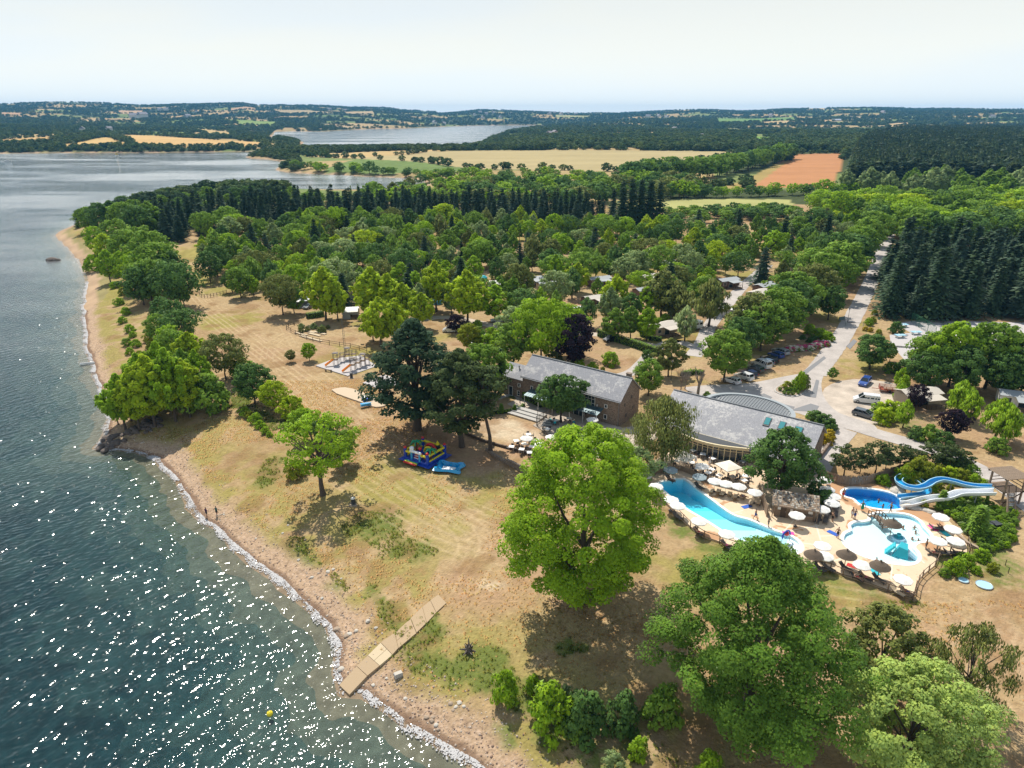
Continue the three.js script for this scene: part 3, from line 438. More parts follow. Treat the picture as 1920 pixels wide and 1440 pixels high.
const treeInfo = {
  leaf_bright: ['bright_tree', 'bright yellow green broadleaf tree'], leaf_mid: ['broadleaf_tree', 'mid green leafy tree'], leaf_dark: ['dark_tree', 'dark green dense broadleaf tree'], leaf_olive: ['olive_tree', 'dull olive green broadleaf tree'], leaf_silver: ['silver_tree', 'pale silvery green tree'], leaf_fresh: ['fresh_tree', 'fresh green leafy tree'],
  needle: ['spruce_tree', 'dark pointed spruce'], needle_blue: ['fir_tree', 'dark blue green conifer'], needle_pine: ['pine_tree', 'dark rounded pine'], leaf_purple: ['purple_tree', 'dark purple leaved tree'], leaf_lime: ['lime_tree', 'lime green small tree'], leaf_yellow: ['yellow_shrub', 'golden yellow shrub'],
};
let treeCount = 0;
const occupied = [];
function plant(kind, m, x, z, h, { w = 1, where = 'standing among the camp pitches', label, name, group, y, bark = 'bark', turn, v } = {}) {
  const set = proto[kind], r = NT[(treeCount++ * 37 + 11) & 65535], g = set[(v ?? Math.floor(r * 997)) % set.length], info = treeInfo[m], small = /shrub|hedgeball/.test(kind);
  const nm = name ?? (small ? info[0].replace('tree', 'shrub') : info[0]), lb = label ?? (small ? info[1].replace(/(leafy |broadleaf |dense |small )*tree/, 'leafy shrub') : info[1]) + ' ' + where;
  const t = thing(nm, lb, small ? 'shrub' : 'tree', [x, y ?? terrain(x, z), z], turn ?? r * 6.28, group ?? (lb + ' group'));
  const s = h / 10; t.scale.set(s * w * (0.85 + 0.3 * NT[(treeCount * 91) & 65535]), s, s * w * (0.85 + 0.3 * NT[(treeCount * 57 + 9) & 65535]));
  const a = new THREE.Mesh(g.trunk, M[bark]); a.name = small ? 'stem' : 'trunk'; const b = new THREE.Mesh(g.crown, M[m]); b.name = small ? 'foliage' : 'crown'; t.add(a, b);
  occupied.push([x, z, Math.min(4, h * 0.22)]);
  return t;
}
// a tree given by its foot and its top in the photograph
function treePx(kind, m, px, py, top, o = {}) { const g = G(px, py), h = Math.max(1, heightAt(top, g.z) - g.y); return plant(kind, m, g.x, g.z, h, o); }
const free = (x, z, d) => { for (const [a, b, q] of occupied) if (Math.abs(a - x) < d + q && (a - x) * (a - x) + (b - z) * (b - z) < (d + q) * (d + q) * 0.8) return false; return true; };

// ---------------------------------------------------------------- roads, car park, paths
const asphaltMap = tex(512, 512, (u, v) => { const a = pf(u, v, 5, 5, 2), b = pf(u, v, 64, 2, 5), k = 0.75 + 0.5 * a + 0.25 * (b - 0.5); return enc([0.40 * k, 0.36 * k, 0.33 * k]); }, true, [1 / 14, 1 / 14]);
mat('asphalt', [1, 1, 1], { map: asphaltMap, roughness: 0.95 });
const gravelMap = tex(512, 512, (u, v) => { const a = pf(u, v, 4, 5, 12), b = pf(u, v, 90, 2, 15), k = 0.55 + 0.85 * a + 0.3 * (b - 0.5); return enc([0.44 * k, 0.37 * k, 0.30 * k]); }, true, [1 / 11, 1 / 11]);
mat('gravel', [1, 1, 1], { map: gravelMap, roughness: 1 }); mat('patch', [0.20, 0.20, 0.205], { roughness: 0.95 }); mat('kerb', [0.42, 0.40, 0.37], { roughness: 0.9 });
function ribbon(P, width, lift, name, m, label) {
  const c = new THREE.CatmullRomCurve3(P.map(([x, z]) => V(x, 0, z)), false, 'centripetal'), n = Math.ceil(c.getLength() / 2), g = new Geo(), pts = [];
  for (let k = 0; k <= n; k++) { const p = c.getPoint(k / n), t = c.getTangent(k / n), w = (Array.isArray(width) ? lerp(width[0], width[1], k / n) : width) / 2 * (0.95 + 0.1 * vnoise(k * 0.6, lift * 99)); pts.push([V(p.x - t.z * w, 0, p.z + t.x * w), V(p.x + t.z * w, 0, p.z - t.x * w)]); }
  for (const q of pts) for (const v of q) v.y = Math.max(0.05, terrain(v.x, v.z)) + lift;
  for (let k = 0; k < n; k++) { const [a, b] = pts[k], [d, e] = pts[k + 1], uv = [a.x, a.z, b.x, b.z, e.x, e.z, d.x, d.z]; g.quad(a, b, e, d, uv); if (g.n[g.n.length - 2] < 0) { g.i.splice(-6); g.p.splice(-12); g.n.splice(-12); g.u.splice(-8); g.quad(a, d, e, b, [a.x, a.z, d.x, d.z, e.x, e.z, b.x, b.z]); } }
  return struct(g.mesh('x', m), name, label);
}
const slab = (P, y0, y1, name, m, label, holes) => struct(new Geo().prism(P, y0, y1, holes).mesh('x', m), name, label);
const roads = [];
const road = (P, w, lift, name, m, label) => { const W = polyG(P); roads.push([W, (Array.isArray(w) ? Math.max(...w) : w) / 2]); return ribbon(W, w, lift, name, m, label); };
const jy = 4.03;
const junctionPoly = smooth(polyL([[1540, 688], [1512, 698], [1470, 706], [1400, 719], [1330, 722], [1285, 728], [1310, 741], [1370, 749], [1420, 749], [1450, 763], [1500, 776], [1550, 794], [1592, 806], [1640, 812], [1640, 798], [1575, 775], [1548, 750], [1540, 720], [1545, 700]], 4), 3);
slab(junctionPoly, 3.7, jy, 'road', M.asphalt, 'grey asphalt junction around the planted island');
road([[1700, 395], [1672, 432], [1655, 470], [1632, 530], [1605, 585], [1578, 632], [1550, 672], [1527, 702]], 5, 0.05, 'road', M.asphalt, 'grey asphalt access road climbing between the tree rows');
road([[1575, 790], [1640, 812], [1700, 829], [1760, 847], [1830, 877], [1880, 910], [1930, 950], [1990, 1000]], [4.5, 3.6], 0.055, 'road', M.asphalt, 'narrow grey lane passing behind the slide garden');
slab(smooth(polyL([[1546, 728], [1600, 711], [1690, 722], [1702, 748], [1672, 792], [1620, 794], [1575, 778], [1550, 755]], 4), 3), 3.7, 4.018, 'car_park', M.gravel, 'pale gravel parking area with three vehicles');
slab(polyL([[1545, 796], [1570, 800], [1607, 812], [1575, 850], [1552, 895], [1522, 905], [1532, 866]], 4), 3.7, 4.045, 'service_yard', M.asphalt, 'asphalt yard beside the hall gable');
slab(polyL([[1285, 726], [1345, 724], [1402, 730], [1370, 741], [1300, 739]], 4), 3.7, 4.05, 'parking_apron', M.asphalt, 'asphalt apron under the parked white car');
road([[1300, 668], [1318, 640], [1330, 612], [1368, 565], [1395, 535], [1440, 497]], 4, 0.04, 'camp_road', M.asphalt, 'pale asphalt camp road between the mobile homes');
road([[1130, 712], [1180, 700], [1205, 680], [1228, 655], [1268, 640], [1310, 655]], 3.2, 0.03, 'footpath', M.asphalt, 'pale footpath behind the slate roofed stone house');
road([[1010, 605], [1080, 622], [1150, 632], [1230, 650]], 3.4, 0.035, 'camp_path', M.gravel, 'gravel camp path along the clipped hedge');
road([[760, 605], [830, 595], [900, 605], [960, 620], [1000, 612]], 3.6, 0.03, 'camp_path', M.gravel, 'gravel camp path beside the parked caravans');
road([[925, 750], [950, 742], [962, 738], [978, 752]], 1.2, 0.03, 'footpath', M.kerb, 'narrow pale footpath curving to the annex door');
for (const P of [[[1587, 650], [1600, 636], [1607, 640], [1594, 655]], [[1497, 703], [1545, 668], [1549, 672], [1505, 707]], [[1440, 752], [1418, 745], [1432, 738], [1448, 745]], [[1520, 745], [1530, 712], [1536, 714], [1530, 746]], [[1480, 770], [1530, 772], [1536, 762], [1520, 757]], [[1465, 757], [1490, 763], [1488, 767], [1462, 761]]]) slab(polyL(P, 4), 3.9, 4.066, 'road_patch', M.patch, 'darker rectangular asphalt repair patch on the road');

// ---------------------------------------------------------------- stone, slate and glass
const stoneMap = tex(512, 512, (u, v) => {
  let best = 9, b2 = 9, id = 0; const n = 22, x = u * n, y = v * n * 1.6, gx = Math.floor(x), gy = Math.floor(y), m = Math.round(n * 1.6);
  for (let i = -1; i <= 1; i++) for (let j = -1; j <= 1; j++) { const a = ((gx + i) % n + n) % n, b = ((gy + j) % m + m) % m, h = (a * 911 + b * 3571) & 65535, d = Math.hypot(x - gx - i - NT[h] + 0 * a, (y - gy - j - NT[(h * 3 + 7) & 65535]) * 1.2 + 0 * a + (gx - gx)); const q = Math.hypot(x - (gx + i + NT[h]), y - (gy + j + NT[(h * 3 + 7) & 65535])); if (q < best) { b2 = best; best = q; id = h; } else if (q < b2) b2 = q; }
  const mortar = sst(0.14, 0.04, b2 - best), k = 0.6 + 0.75 * NT[(id * 11 + 3) & 65535], w = NT[(id * 5 + 1) & 65535]; return enc(mix3([0.20 * k, (0.135 + 0.02 * w) * k, (0.095 + 0.02 * w) * k], [0.30, 0.245, 0.19], mortar));
}, true, [1 / 6, 1 / 6]);
mat('stone', [1, 1, 1], { map: stoneMap, roughness: 0.95 });
const slateMap = tex(1024, 1024, (u, v) => { const row = Math.floor(v * 96), k = 0.78 + 0.34 * NT[(row * 77 + Math.floor((u * 128 + (row % 2) * 0.5)) * 13) & 65535] , a = pf(u, v, 6, 5, 31), b = pf(u, v, 40, 3, 37), l = sst(0.55, 0.75, a * 0.6 + b * 0.45); const e = (v * 96 - row) < 0.12 ? 0.86 : 1; return enc(mix3([0.205 * k * e, 0.21 * k * e, 0.225 * k * e], [0.36 * k, 0.355 * k, 0.34 * k], l * 0.95 + 0.2 * a)); }, true, [1 / 12, 1 / 12]);
mat('slate', [1.28, 1.26, 1.30], { map: slateMap, roughness: 0.62 });
mat('glass', [0.03, 0.045, 0.055], { roughness: 0.06, metalness: 0, specularIntensity: 1 }); mat('white_frame', [0.72, 0.71, 0.68], { roughness: 0.5 }); mat('cream', [0.66, 0.56, 0.36], { roughness: 0.6 }); mat('dark_metal', [0.04, 0.045, 0.05], { roughness: 0.5 }); mat('zinc', [0.17, 0.18, 0.19], { roughness: 0.45, metalness: 0.3 }); mat('zinc_pale', [0.36, 0.39, 0.40], { roughness: 0.4, metalness: 0.3 }); mat('blue_metal', [0.085, 0.15, 0.17], { roughness: 0.4, metalness: 0.2 }); mat('sky_glass', [0.07, 0.27, 0.29], { roughness: 0.08 });
const woodMap = tex(256, 256, (u, v) => { const a = pf(u, v * 0.2, 20, 4, 61), k = 0.7 + 0.6 * a; return enc([0.22 * k, 0.155 * k, 0.105 * k]); }, true);
mat('wood', [1, 1, 1], { map: woodMap, roughness: 0.85 }); mat('wood_grey', [1.25, 1.3, 1.35], { map: woodMap, roughness: 0.9 }); mat('wood_dark', [0.42, 0.4, 0.4], { map: woodMap, roughness: 0.85 });
const uu = V(0.795, 0, 0.607), YAW = Math.atan2(-uu.z, uu.x);   // both slate roofed buildings run this way; local +x along the wall, local +z towards the pools
function facade(t, wins, zf, m = M.glass) {   // windows on the wall z = zf, outward +z: [x, y, w, h, columns, rows]
  for (const [x, y, w, h, nc, nr] of wins) {
    const win = part('window', M.white_frame, t, (g) => { g.box(x, y - 0.09, zf, w + 0.18, 0.09, 0.18); g.box(x, y + h, zf, w + 0.18, 0.09, 0.14); g.box(x - w / 2 - 0.045, y, zf, 0.09, h, 0.14); g.box(x + w / 2 + 0.045, y, zf, 0.09, h, 0.14); for (let k = 1; k < nc; k++) g.box(x - w / 2 + w * k / nc, y, zf + 0.01, 0.06, h, 0.08); for (let k = 1; k < nr; k++) g.box(x, y + h * k / nr - 0.03, zf + 0.012, w, 0.06, 0.07); });
    for (let a = 0; a < nc; a++) for (let b = 0; b < nr; b++) part('pane', m, win, (g) => g.box(x - w / 2 + w * (a + 0.5) / nc, y + h * b / nr + 0.03, zf - 0.01, w / nc - 0.06, h / nr - 0.06, 0.05));
  }
}
function gableHouse(t, x0, x1, z0, z1, eF, eB, ridgeZ, ridgeH, over = 0.35) {   // walls with gables and a two-slope slate roof; z1 is the front
  part('wall', M.stone, t, (g) => {
    g.quad(V(x0, -0.4, z1), V(x1, -0.4, z1), V(x1, eF, z1), V(x0, eF, z1)); g.quad(V(x1, -0.4, z0), V(x0, -0.4, z0), V(x0, eB, z0), V(x1, eB, z0));
    for (const [x, s] of [[x0, -1], [x1, 1]]) { const a = V(x, -0.4, z1), b = V(x, -0.4, z0), c = V(x, eB, z0), d = V(x, ridgeH, ridgeZ), e = V(x, eF, z1), w = z1 - z0; const UVq = (v) => [v.z, v.y]; if (s > 0) { g.quad(a, b, c, e, [...UVq(a), ...UVq(b), ...UVq(c), ...UVq(e)]); g.tri(e, c, d); } else { g.quad(b, a, e, c, [...UVq(b), ...UVq(a), ...UVq(e), ...UVq(c)]); g.tri(c, e, d); } }
  });
  const sF = (ridgeH - eF) / (z1 - ridgeZ), sB = (ridgeH - eB) / (ridgeZ - z0), th = 0.16, a = x0 - over, b = x1 + over, zf = z1 + over, zb = z0 - over, yF = eF - sF * over + 0.12, yB = eB - sB * over + 0.12, yR = ridgeH + 0.12;
  return part('roof', M.slate, t, (g) => {
    const q = (x, y, z) => V(x, y, z);
    g.quad(q(a, yF + th, zf), q(b, yF + th, zf), q(b, yR + th, ridgeZ), q(a, yR + th, ridgeZ)); g.quad(q(b, yB + th, zb), q(a, yB + th, zb), q(a, yR + th, ridgeZ), q(b, yR + th, ridgeZ));
    g.quad(q(b, yF, zf), q(a, yF, zf), q(a, yR, ridgeZ), q(b, yR, ridgeZ)); g.quad(q(a, yB, zb), q(b, yB, zb), q(b, yR, ridgeZ), q(a, yR, ridgeZ));
    g.quad(q(a, yF, zf), q(b, yF, zf), q(b, yF + th, zf), q(a, yF + th, zf)); g.quad(q(b, yB, zb), q(a, yB, zb), q(a, yB + th, zb), q(b, yB + th, zb));
    for (const [x, s] of [[b, 1], [a, -1]]) { const f = q(x, yF, zf), F2 = q(x, yF + th, zf), r = q(x, yR, ridgeZ), R2 = q(x, yR + th, ridgeZ), k = q(x, yB, zb), K2 = q(x, yB + th, zb); s > 0 ? (g.quad(f, r, R2, F2), g.quad(r, k, K2, R2)) : (g.quad(r, f, F2, R2), g.quad(k, r, R2, K2)); }
  });
}
// stone house with annex: front right corner at the photograph's (1160, 800)
{
  const c = L(1160, 800), t = thing('stone_house', 'long brown stone house with grey slate roof and blue veranda', 'house', [c.x, 4, c.z], YAW), Ln = 23, W = 7.8, e = 5.3, r = 8.6;
  const roof = gableHouse(t, -Ln, 0, -W, 0, e, e, -W / 2, r);
  part('ridge_cap', M.zinc, roof, (g) => g.box(-Ln / 2, r + 0.27, -W / 2, Ln + 0.7, 0.07, 0.3));
  part('chimney', M.stone, roof, (g) => { g.box(-0.9, r - 0.5, -W / 2 - 0.8, 0.9, 1.2, 0.7); g.box(-0.9, r + 0.7, -W / 2 - 0.8, 1.05, 0.12, 0.85); });
  part('gutter', M.zinc, roof, (g) => g.cyl(V(-Ln - 0.3, e - 0.24, 0.45), V(0.3, e - 0.24, 0.45), 0.09, 0.09, 6));
  facade(t, [[-6.6, 2.5, 2.2, 2.6, 3, 3], [-17.2, 3.0, 1.9, 2.0, 3, 2], [-11.8, 2.5, 2.2, 2.6, 3, 3], [-3, 3.2, 0.5, 0.6, 1, 1], [-3, 0.9, 0.55, 0.8, 1, 1], [-20.6, 2.9, 0.45, 0.6, 1, 1], [-9, 0, 2.4, 2.2, 2, 1], [-13.4, 0, 2.4, 2.2, 2, 1]], 0.04);
  for (const [z, y, w, h] of [[-2, 3.6, 0.4, 0.6], [-4.6, 4.4, 0.4, 0.6], [-5.4, 2.0, 0.45, 0.6], [-2.6, 1.2, 0.5, 0.7]]) part('gable_slit', M.dark_metal, t, (g) => g.box(0.02, y, z, 0.06, h, w));
  part('downpipe', M.zinc, t, (g) => g.cyl(V(-0.15, 0, 0.12), V(-0.15, e - 0.3, 0.12), 0.06, 0.06, 6));
  // glazed veranda roofs on posts
  for (const [a, b] of [[-9.8, -3.4], [-20.8, -13.6]]) {
    const v = part('veranda_roof', M.blue_metal, t, (g) => { g.hex([V(a, 2.25, 2.6), V(b, 2.25, 2.6), V(b, 2.85, 0.05), V(a, 2.85, 0.05)], [V(a, 2.33, 2.6), V(b, 2.33, 2.6), V(b, 2.93, 0.05), V(a, 2.93, 0.05)]); });
    part('seam', M.zinc, v, (g) => { for (let x = a + 0.6; x < b; x += 0.6) g.bar(V(x, 2.35, 2.6), V(x, 2.95, 0.05), 0.05); });
    for (const x of [a + 0.15, (a + b) / 2, b - 0.15]) part('veranda_post', M.white_frame, t, (g) => g.box(x, -0.1, 2.5, 0.1, 2.4, 0.1));
  }
  // annex
  const A = thing('stone_annex', 'low stone annex with worn slate roof at the end of the house', 'house', [c.x - uu.x * (Ln + 0.05), 4, c.z - uu.z * (Ln + 0.05)], YAW);
  const ar = gableHouse(A, -5.6, -0.04, -6.2, -0.5, 3.9, 3.9, -3.3, 6.0, 0.2);
  part('flue', M.zinc_pale, ar, (g) => { g.cyl(V(-2.6, 5, -2.4), V(-2.6, 6.1, -2.4), 0.12, 0.12, 8); g.cyl(V(-2.6, 6.1, -2.4), V(-2.6, 6.3, -2.4), 0.22, 0.05, 8); });
  facade(A, [[-4.6, 2.3, 0.5, 0.7, 1, 1], [-1.2, 2.4, 0.5, 0.7, 1, 1], [-1.3, 0.4, 0.6, 1.0, 1, 2], [-3.4, 0, 0.9, 2.0, 1, 1]], -0.46);
  occupied.push([c.x - uu.x * 12, c.z - uu.z * 12, 9], [c.x - uu.x * 24, c.z - uu.z * 24, 6]);
  // terraces in front of the house: paved strip, gravel court, steps, hedge
  const at = (x, z) => { const p = V(x, 0, z).applyAxisAngle(V(0, 1, 0), YAW); return [c.x + p.x, c.z + p.z]; };
  slab([at(-24, 0.05), at(1, 0.05), at(4, -6), at(9, -4), at(6, 14), at(-2, 13), at(-13.5, 9.5), at(-13.5, 6.2), at(-24, 4)], 3.6, 4.03, 'terrace', M.gravel, 'pale paved terrace in front of the stone house');
  const st = thing('terrace_steps', 'three broad grey steps down to the gravel court', 'steps', [c.x, 4, c.z], YAW);
  for (let k = 0; k < 3; k++) part('step', M.kerb, st, (g) => g.box(-17.2, 0.02, 5.2 + k * 1.1, 7.4, 0.62 - k * 0.2, 1.08));
  const cs = thing('curved_steps', 'small fan of dark steps beside the terrace railing', 'steps', [...(() => { const [x, z] = at(-11.6, 7.4); return [x, 4.02, z]; })()], YAW);
  for (let k = 0; k < 6; k++) part('step', k % 2 ? M.zinc : M.kerb, cs, (g) => g.box(-0.3 + k * 0.16, 0.02, -1.2 + k * 0.42, 2.0, 0.42 - k * 0.06, 0.4, 0.1 * k));
  const rl = thing('terrace_railing', 'thin metal mesh railing beside the terrace steps', 'railing', [c.x, 4, c.z], YAW);
  for (let k = 0; k <= 5; k++) part('post', M.dark_metal, rl, (g) => g.box(-12.9, 0, 3.4 + k * 1.15, 0.07, 2.0, 0.07));
  for (const y of [0.1, 1.9]) part('rail', M.dark_metal, rl, (g) => g.box(-12.9, y, 6.3, 0.05, 0.05, 5.8));
  for (let k = 0; k < 22; k++) part('bar', M.wood, rl, (g) => g.box(-12.9, 0.12, 3.55 + k * 0.26, 0.03, 1.8, 0.03));
}
// hall with the long low slate roof; its ridge and eaves fitted to the photograph
{
  const c = V(47.8, 4, -103.1), t = thing('pool_hall', 'large hall with one long grey slate roof beside the pools', 'hall', [c.x, 4, c.z], YAW);
  const Ln = 26.5, e = 2.5, r = 7.0, rz = -7.05, bz = -10.2;
  const roof = gableHouse(t, -Ln, 0, bz, -0.2, e, 4.6, rz, r, 0.4);
  part('ridge_cap', M.zinc, roof, (g) => g.box(-Ln / 2, r + 0.27, rz, Ln + 0.8, 0.08, 0.3));
  const sF = (r - e) / (-0.2 - rz);
  for (const [x, z, w] of [[-8.4, -5.3, 0.85], [-5.9, -5.2, 0.85], [-3.1, -5.0, 1.15]]) {   // roof windows
    const y = (q) => e + sF * (-0.2 - q) + 0.28; const d = 0.75;
    const f = part('roof_window', M.dark_metal, t, (g) => g.hex([V(x - w / 2 - 0.12, y(z + d) - 0.02, z + d + 0.08), V(x + w / 2 + 0.12, y(z + d) - 0.02, z + d + 0.08), V(x + w / 2 + 0.12, y(z - d) - 0.02, z - d), V(x - w / 2 - 0.12, y(z - d) - 0.02, z - d)], [V(x - w / 2 - 0.12, y(z + d) + 0.1, z + d + 0.08), V(x + w / 2 + 0.12, y(z + d) + 0.1, z + d + 0.08), V(x + w / 2 + 0.12, y(z - d) + 0.1, z - d), V(x - w / 2 - 0.12, y(z - d) + 0.1, z - d)]));
    part('pane', M.sky_glass, f, (g) => { const q = (s, e) => V(x + s * w / 2, y(e) + 0.19, e); g.quad(q(-1, z + d - 0.12), q(1, z + d - 0.12), q(1, z - d + 0.14), q(-1, z - d + 0.14)); });
  }
  for (const [z, y] of [[-3.5, 1.6], [-6.8, 1.8], [-6.9, 4.2]]) part('gable_window', M.dark_metal, t, (g) => g.box(0.03, y, z, 0.08, 0.9, 0.55));
  // bowed glass front under a cream fascia
  const bow = (s) => [lerp(-24, -9.2, s), 0.15 + 2.1 * Math.sin(Math.PI * s)], N = 16;
  const fascia = part('fascia', M.cream, t, (g) => { for (let k = 0; k < N; k++) { const [x, z] = bow(k / N), [x2, z2] = bow((k + 1) / N); g.hex([V(x, 2.45, z + 0.25), V(x2, 2.45, z2 + 0.25), V(x2, 2.45, -0.6), V(x, 2.45, -0.6)], [V(x, 2.95, z + 0.25), V(x2, 2.95, z2 + 0.25), V(x2, 2.95, -0.6), V(x, 2.95, -0.6)]); } });
  part('flat_roof', M.dark_metal, fascia, (g) => { for (let k = 0; k < N; k++) { const [x, z] = bow(k / N), [x2, z2] = bow((k + 1) / N); g.quad(V(x, 2.975, z - 0.1), V(x2, 2.975, z2 - 0.1), V(x2, 2.975, -0.3), V(x, 2.975, -0.3)); } });
  for (let k = 0; k < N; k++) { const [x, z] = bow(k / N), [x2, z2] = bow((k + 1) / N), ang = -Math.atan2(z2 - z, x2 - x), w = Math.hypot(x2 - x, z2 - z), gl = part('window', M.cream, t, (g) => { g.box(x, 0, z, 0.14, 2.45, 0.14, ang); g.box((x + x2) / 2, 1.95, (z + z2) / 2, w, 0.09, 0.1, ang); g.box((x + x2) / 2, 0, (z + z2) / 2, w, 0.12, 0.12, ang); }); part('pane', M.glass, gl, (g) => g.box((x + x2) / 2, 0.14, (z + z2) / 2, w - 0.1, 2.28, 0.04, ang)); }
  // curved metal roofed wing behind the ridge
  const w = thing('round_wing', 'half round annex with ribbed zinc roof behind the hall ridge', 'building', [c.x, 4, c.z], YAW), cx = -13.6, cz = bz + 0.1, R = 7.8, D = 6.6, pt = (s) => [cx - R * Math.cos(s * Math.PI), cz - D * Math.sin(s * Math.PI)], K = 26;
  part('wall', M.stone, w, (g) => { for (let k = 0; k < K; k++) { const [x, z] = pt(k / K), [x2, z2] = pt((k + 1) / K); g.quad(V(x2, -0.3, z2), V(x, -0.3, z), V(x, 5.5, z), V(x2, 5.5, z2)); } });
  const rf = part('roof', M.zinc, w, (g) => { for (let k = 0; k < K; k++) { const [x, z] = pt(k / K), [x2, z2] = pt((k + 1) / K); g.quad(V(x, 4.9, cz), V(x2, 4.9, cz), V(x2, 5.7, z2), V(x, 5.7, z)); } });
  part('rim', M.zinc_pale, w, (g) => { for (let k = 0; k < K; k++) { const [x, z] = pt(k / K), [x2, z2] = pt((k + 1) / K), o = (a, b, q) => V(cx + (a - cx) * q, 0, cz + (b - cz) * q); const a = o(x, z, 1.07), b = o(x2, z2, 1.07), d = o(x, z, 0.97), f = o(x2, z2, 0.97); g.hex([b, a, d, f].map((v) => v.clone().setY(5.5)), [b, a, d, f].map((v) => v.clone().setY(5.9))); } });
  for (let k = 1; k < 30; k++) { const x = cx - R + 2 * R * k / 30, z = cz - D * Math.sqrt(1 - ((x - cx) / R) ** 2); part('seam', M.zinc_pale, rf, (g) => g.bar(V(x, 5.76, z + 0.1), V(x, 4.98, cz), 0.06, 0.08)); }
  occupied.push([c.x - uu.x * 13 + 4, c.z - uu.z * 13 - 4, 13], [c.x - uu.x * 4 + 3, c.z - 6, 8]);
}

// ---------------------------------------------------------------- tree planting
const B = (o) => ({ ...o });
// great trees of the near meadow, each built for its own place
function bigTree(name, label, px, py, top, m, o, seed) {
  const g = G(px, py), H = heightAt(top, g.z) - g.y, t = thing(name, label, 'tree', [g.x, g.y, g.z], seed), q = broadleaf(seed, { H, limbs: 14, ...o }), a = new THREE.Mesh(q.trunk, M.bark), b = new THREE.Mesh(q.crown, M[m]);
  a.name = 'trunk'; b.name = 'crown'; t.add(a, b); occupied.push([g.x, g.z, 4]); return t;
}
bigTree('maple_tree', 'huge bright green tree between the boat ramp and the long pool', 1088, 1130, 800, 'leaf_fresh', { R: 8.4, base: 1.2, limbs: 8, shape: 'round', clumps: 330, leaves: 270, size: 0.26, clumpR: 0.165, trunkR: 0.55, edge: 0.74 }, 11);
bigTree('ash_tree', 'huge dark green tree standing below the long pool fence', 1392, 1362, 998, 'leaf_ash', { R: 7.7, base: 0.4, limbs: 7, shape: 'oval', clumps: 400, leaves: 280, size: 0.215, clumpR: 0.165, trunkR: 0.6, edge: 0.76 }, 12);
bigTree('willow_tree', 'rounded silvery green willow below the ash beside the mown slope', 1690, 1450, 1262, 'leaf_pale', { R: 5.9, base: 1.0, shape: 'round', clumps: 210, leaves: 210, size: 0.22, clumpR: 0.17, trunkR: 0.3, edge: 0.74 }, 13);
bigTree('hornbeam_tree', 'spiky olive green young tree behind the silvery willow', 1640, 1290, 1135, 'leaf_olive', { R: 3.7, base: 0.8, shape: 'oval', clumps: 110, leaves: 110, size: 0.27, clumpR: 0.2, trunkR: 0.22, edge: 0.85, flat: 1.1 }, 14);
bigTree('birch_tree', 'drooping sparse birch with hanging twigs beside the mown slope', 1800, 1330, 1165, 'leaf_olive', { R: 3.5, base: 2.0, shape: 'oval', clumps: 60, leaves: 100, size: 0.24, clumpR: 0.22, trunkR: 0.2, hang: 1.7, edge: 0.85 }, 15);
bigTree('oak_tree', 'airy bright green oak with visible dark limbs on the meadow', 606, 929, 776, 'leaf_fresh', { R: 5.2, base: 4.0, shape: 'spread', clumps: 62, leaves: 90, size: 0.34, clumpR: 0.24, trunkR: 0.42, edge: 0.8, limbs: 22, flat: 0.55 }, 16);
bigTree('weeping_birch', 'tall weeping birch with trailing branches at the hall corner', 1240, 872, 740, 'leaf_olive', { R: 5.3, base: 2.8, shape: 'oval', clumps: 90, leaves: 170, size: 0.28, clumpR: 0.23, trunkR: 0.3, hang: 2.8, edge: 0.7 }, 17);
bigTree('chestnut_tree', 'dense dark green chestnut in front of the hall roof', 1462, 922, 800, 'leaf_dark', { R: 4.9, base: 1.2, shape: 'oval', clumps: 110, leaves: 120, size: 0.34, clumpR: 0.22, trunkR: 0.35, edge: 0.7 }, 18);
bigTree('linden_tree', 'rounded green linden in front of the stone house', 1052, 792, 704, 'leaf_dark', { R: 4.1, base: 2.6, shape: 'round', clumps: 90, leaves: 110, size: 0.34, clumpR: 0.23, trunkR: 0.25, edge: 0.68 }, 19);
bigTree('poplar_tree', 'pale green poplar beside the long pool corner', 1195, 905, 838, 'leaf_silver', { R: 3.0, base: 0.5, shape: 'oval', clumps: 60, leaves: 80, size: 0.3, clumpR: 0.25, trunkR: 0.15, edge: 0.7 }, 20);
{ // dark cedar and its two pine neighbours beside the bouncy castle
  const mk = (name, label, px, py, top, m, o, seed) => { const g = G(px, py), H = heightAt(top, g.z) - g.y, t = thing(name, label, 'tree', [g.x, g.y, g.z], 0), q = conifer(seed, { H, ...o }); const a = new THREE.Mesh(q.trunk, M.bark), b = new THREE.Mesh(q.crown, M[m]); a.name = 'trunk'; b.name = 'crown'; t.add(a, b); occupied.push([g.x, g.z, 5]); };
  bigTree('cedar_tree', 'massive dark cedar beside the bouncy castle', 783, 806, 590, 'needle', { R: 7.6, base: 2.6, shape: 'poplar', clumps: 150, leaves: 150, size: 0.46, clumpR: 0.24, trunkR: 0.75, edge: 0.8, flat: 0.42, limbs: 26, up: 0.6 }, 31);
  bigTree('douglas_tree', 'broad dark green fir next to the massive cedar', 866, 838, 648, 'needle_pine', { R: 5.4, base: 3.0, shape: 'oval', clumps: 110, leaves: 130, size: 0.42, clumpR: 0.26, trunkR: 0.5, edge: 0.78, flat: 0.5, limbs: 20, up: 0.6 }, 32);
  const g = G(920, 848), t = thing('scots_pine', 'leaning pine with tall bare trunk at the gravel court', 'tree', [g.x, g.y, g.z], 0), q = broadleaf(33, { H: 17, R: 3.6, base: 10.5, shape: 'round', clumps: 34, leaves: 110, size: 0.4, clumpR: 0.34, flat: 0.5, trunkR: 0.36, lean: -2.6, limbs: 8 }); const a = new THREE.Mesh(q.trunk, M.bark), b = new THREE.Mesh(q.crown, M.needle_pine); a.name = 'trunk'; b.name = 'crown'; t.add(a, b); occupied.push([g.x, g.z, 4]);
}
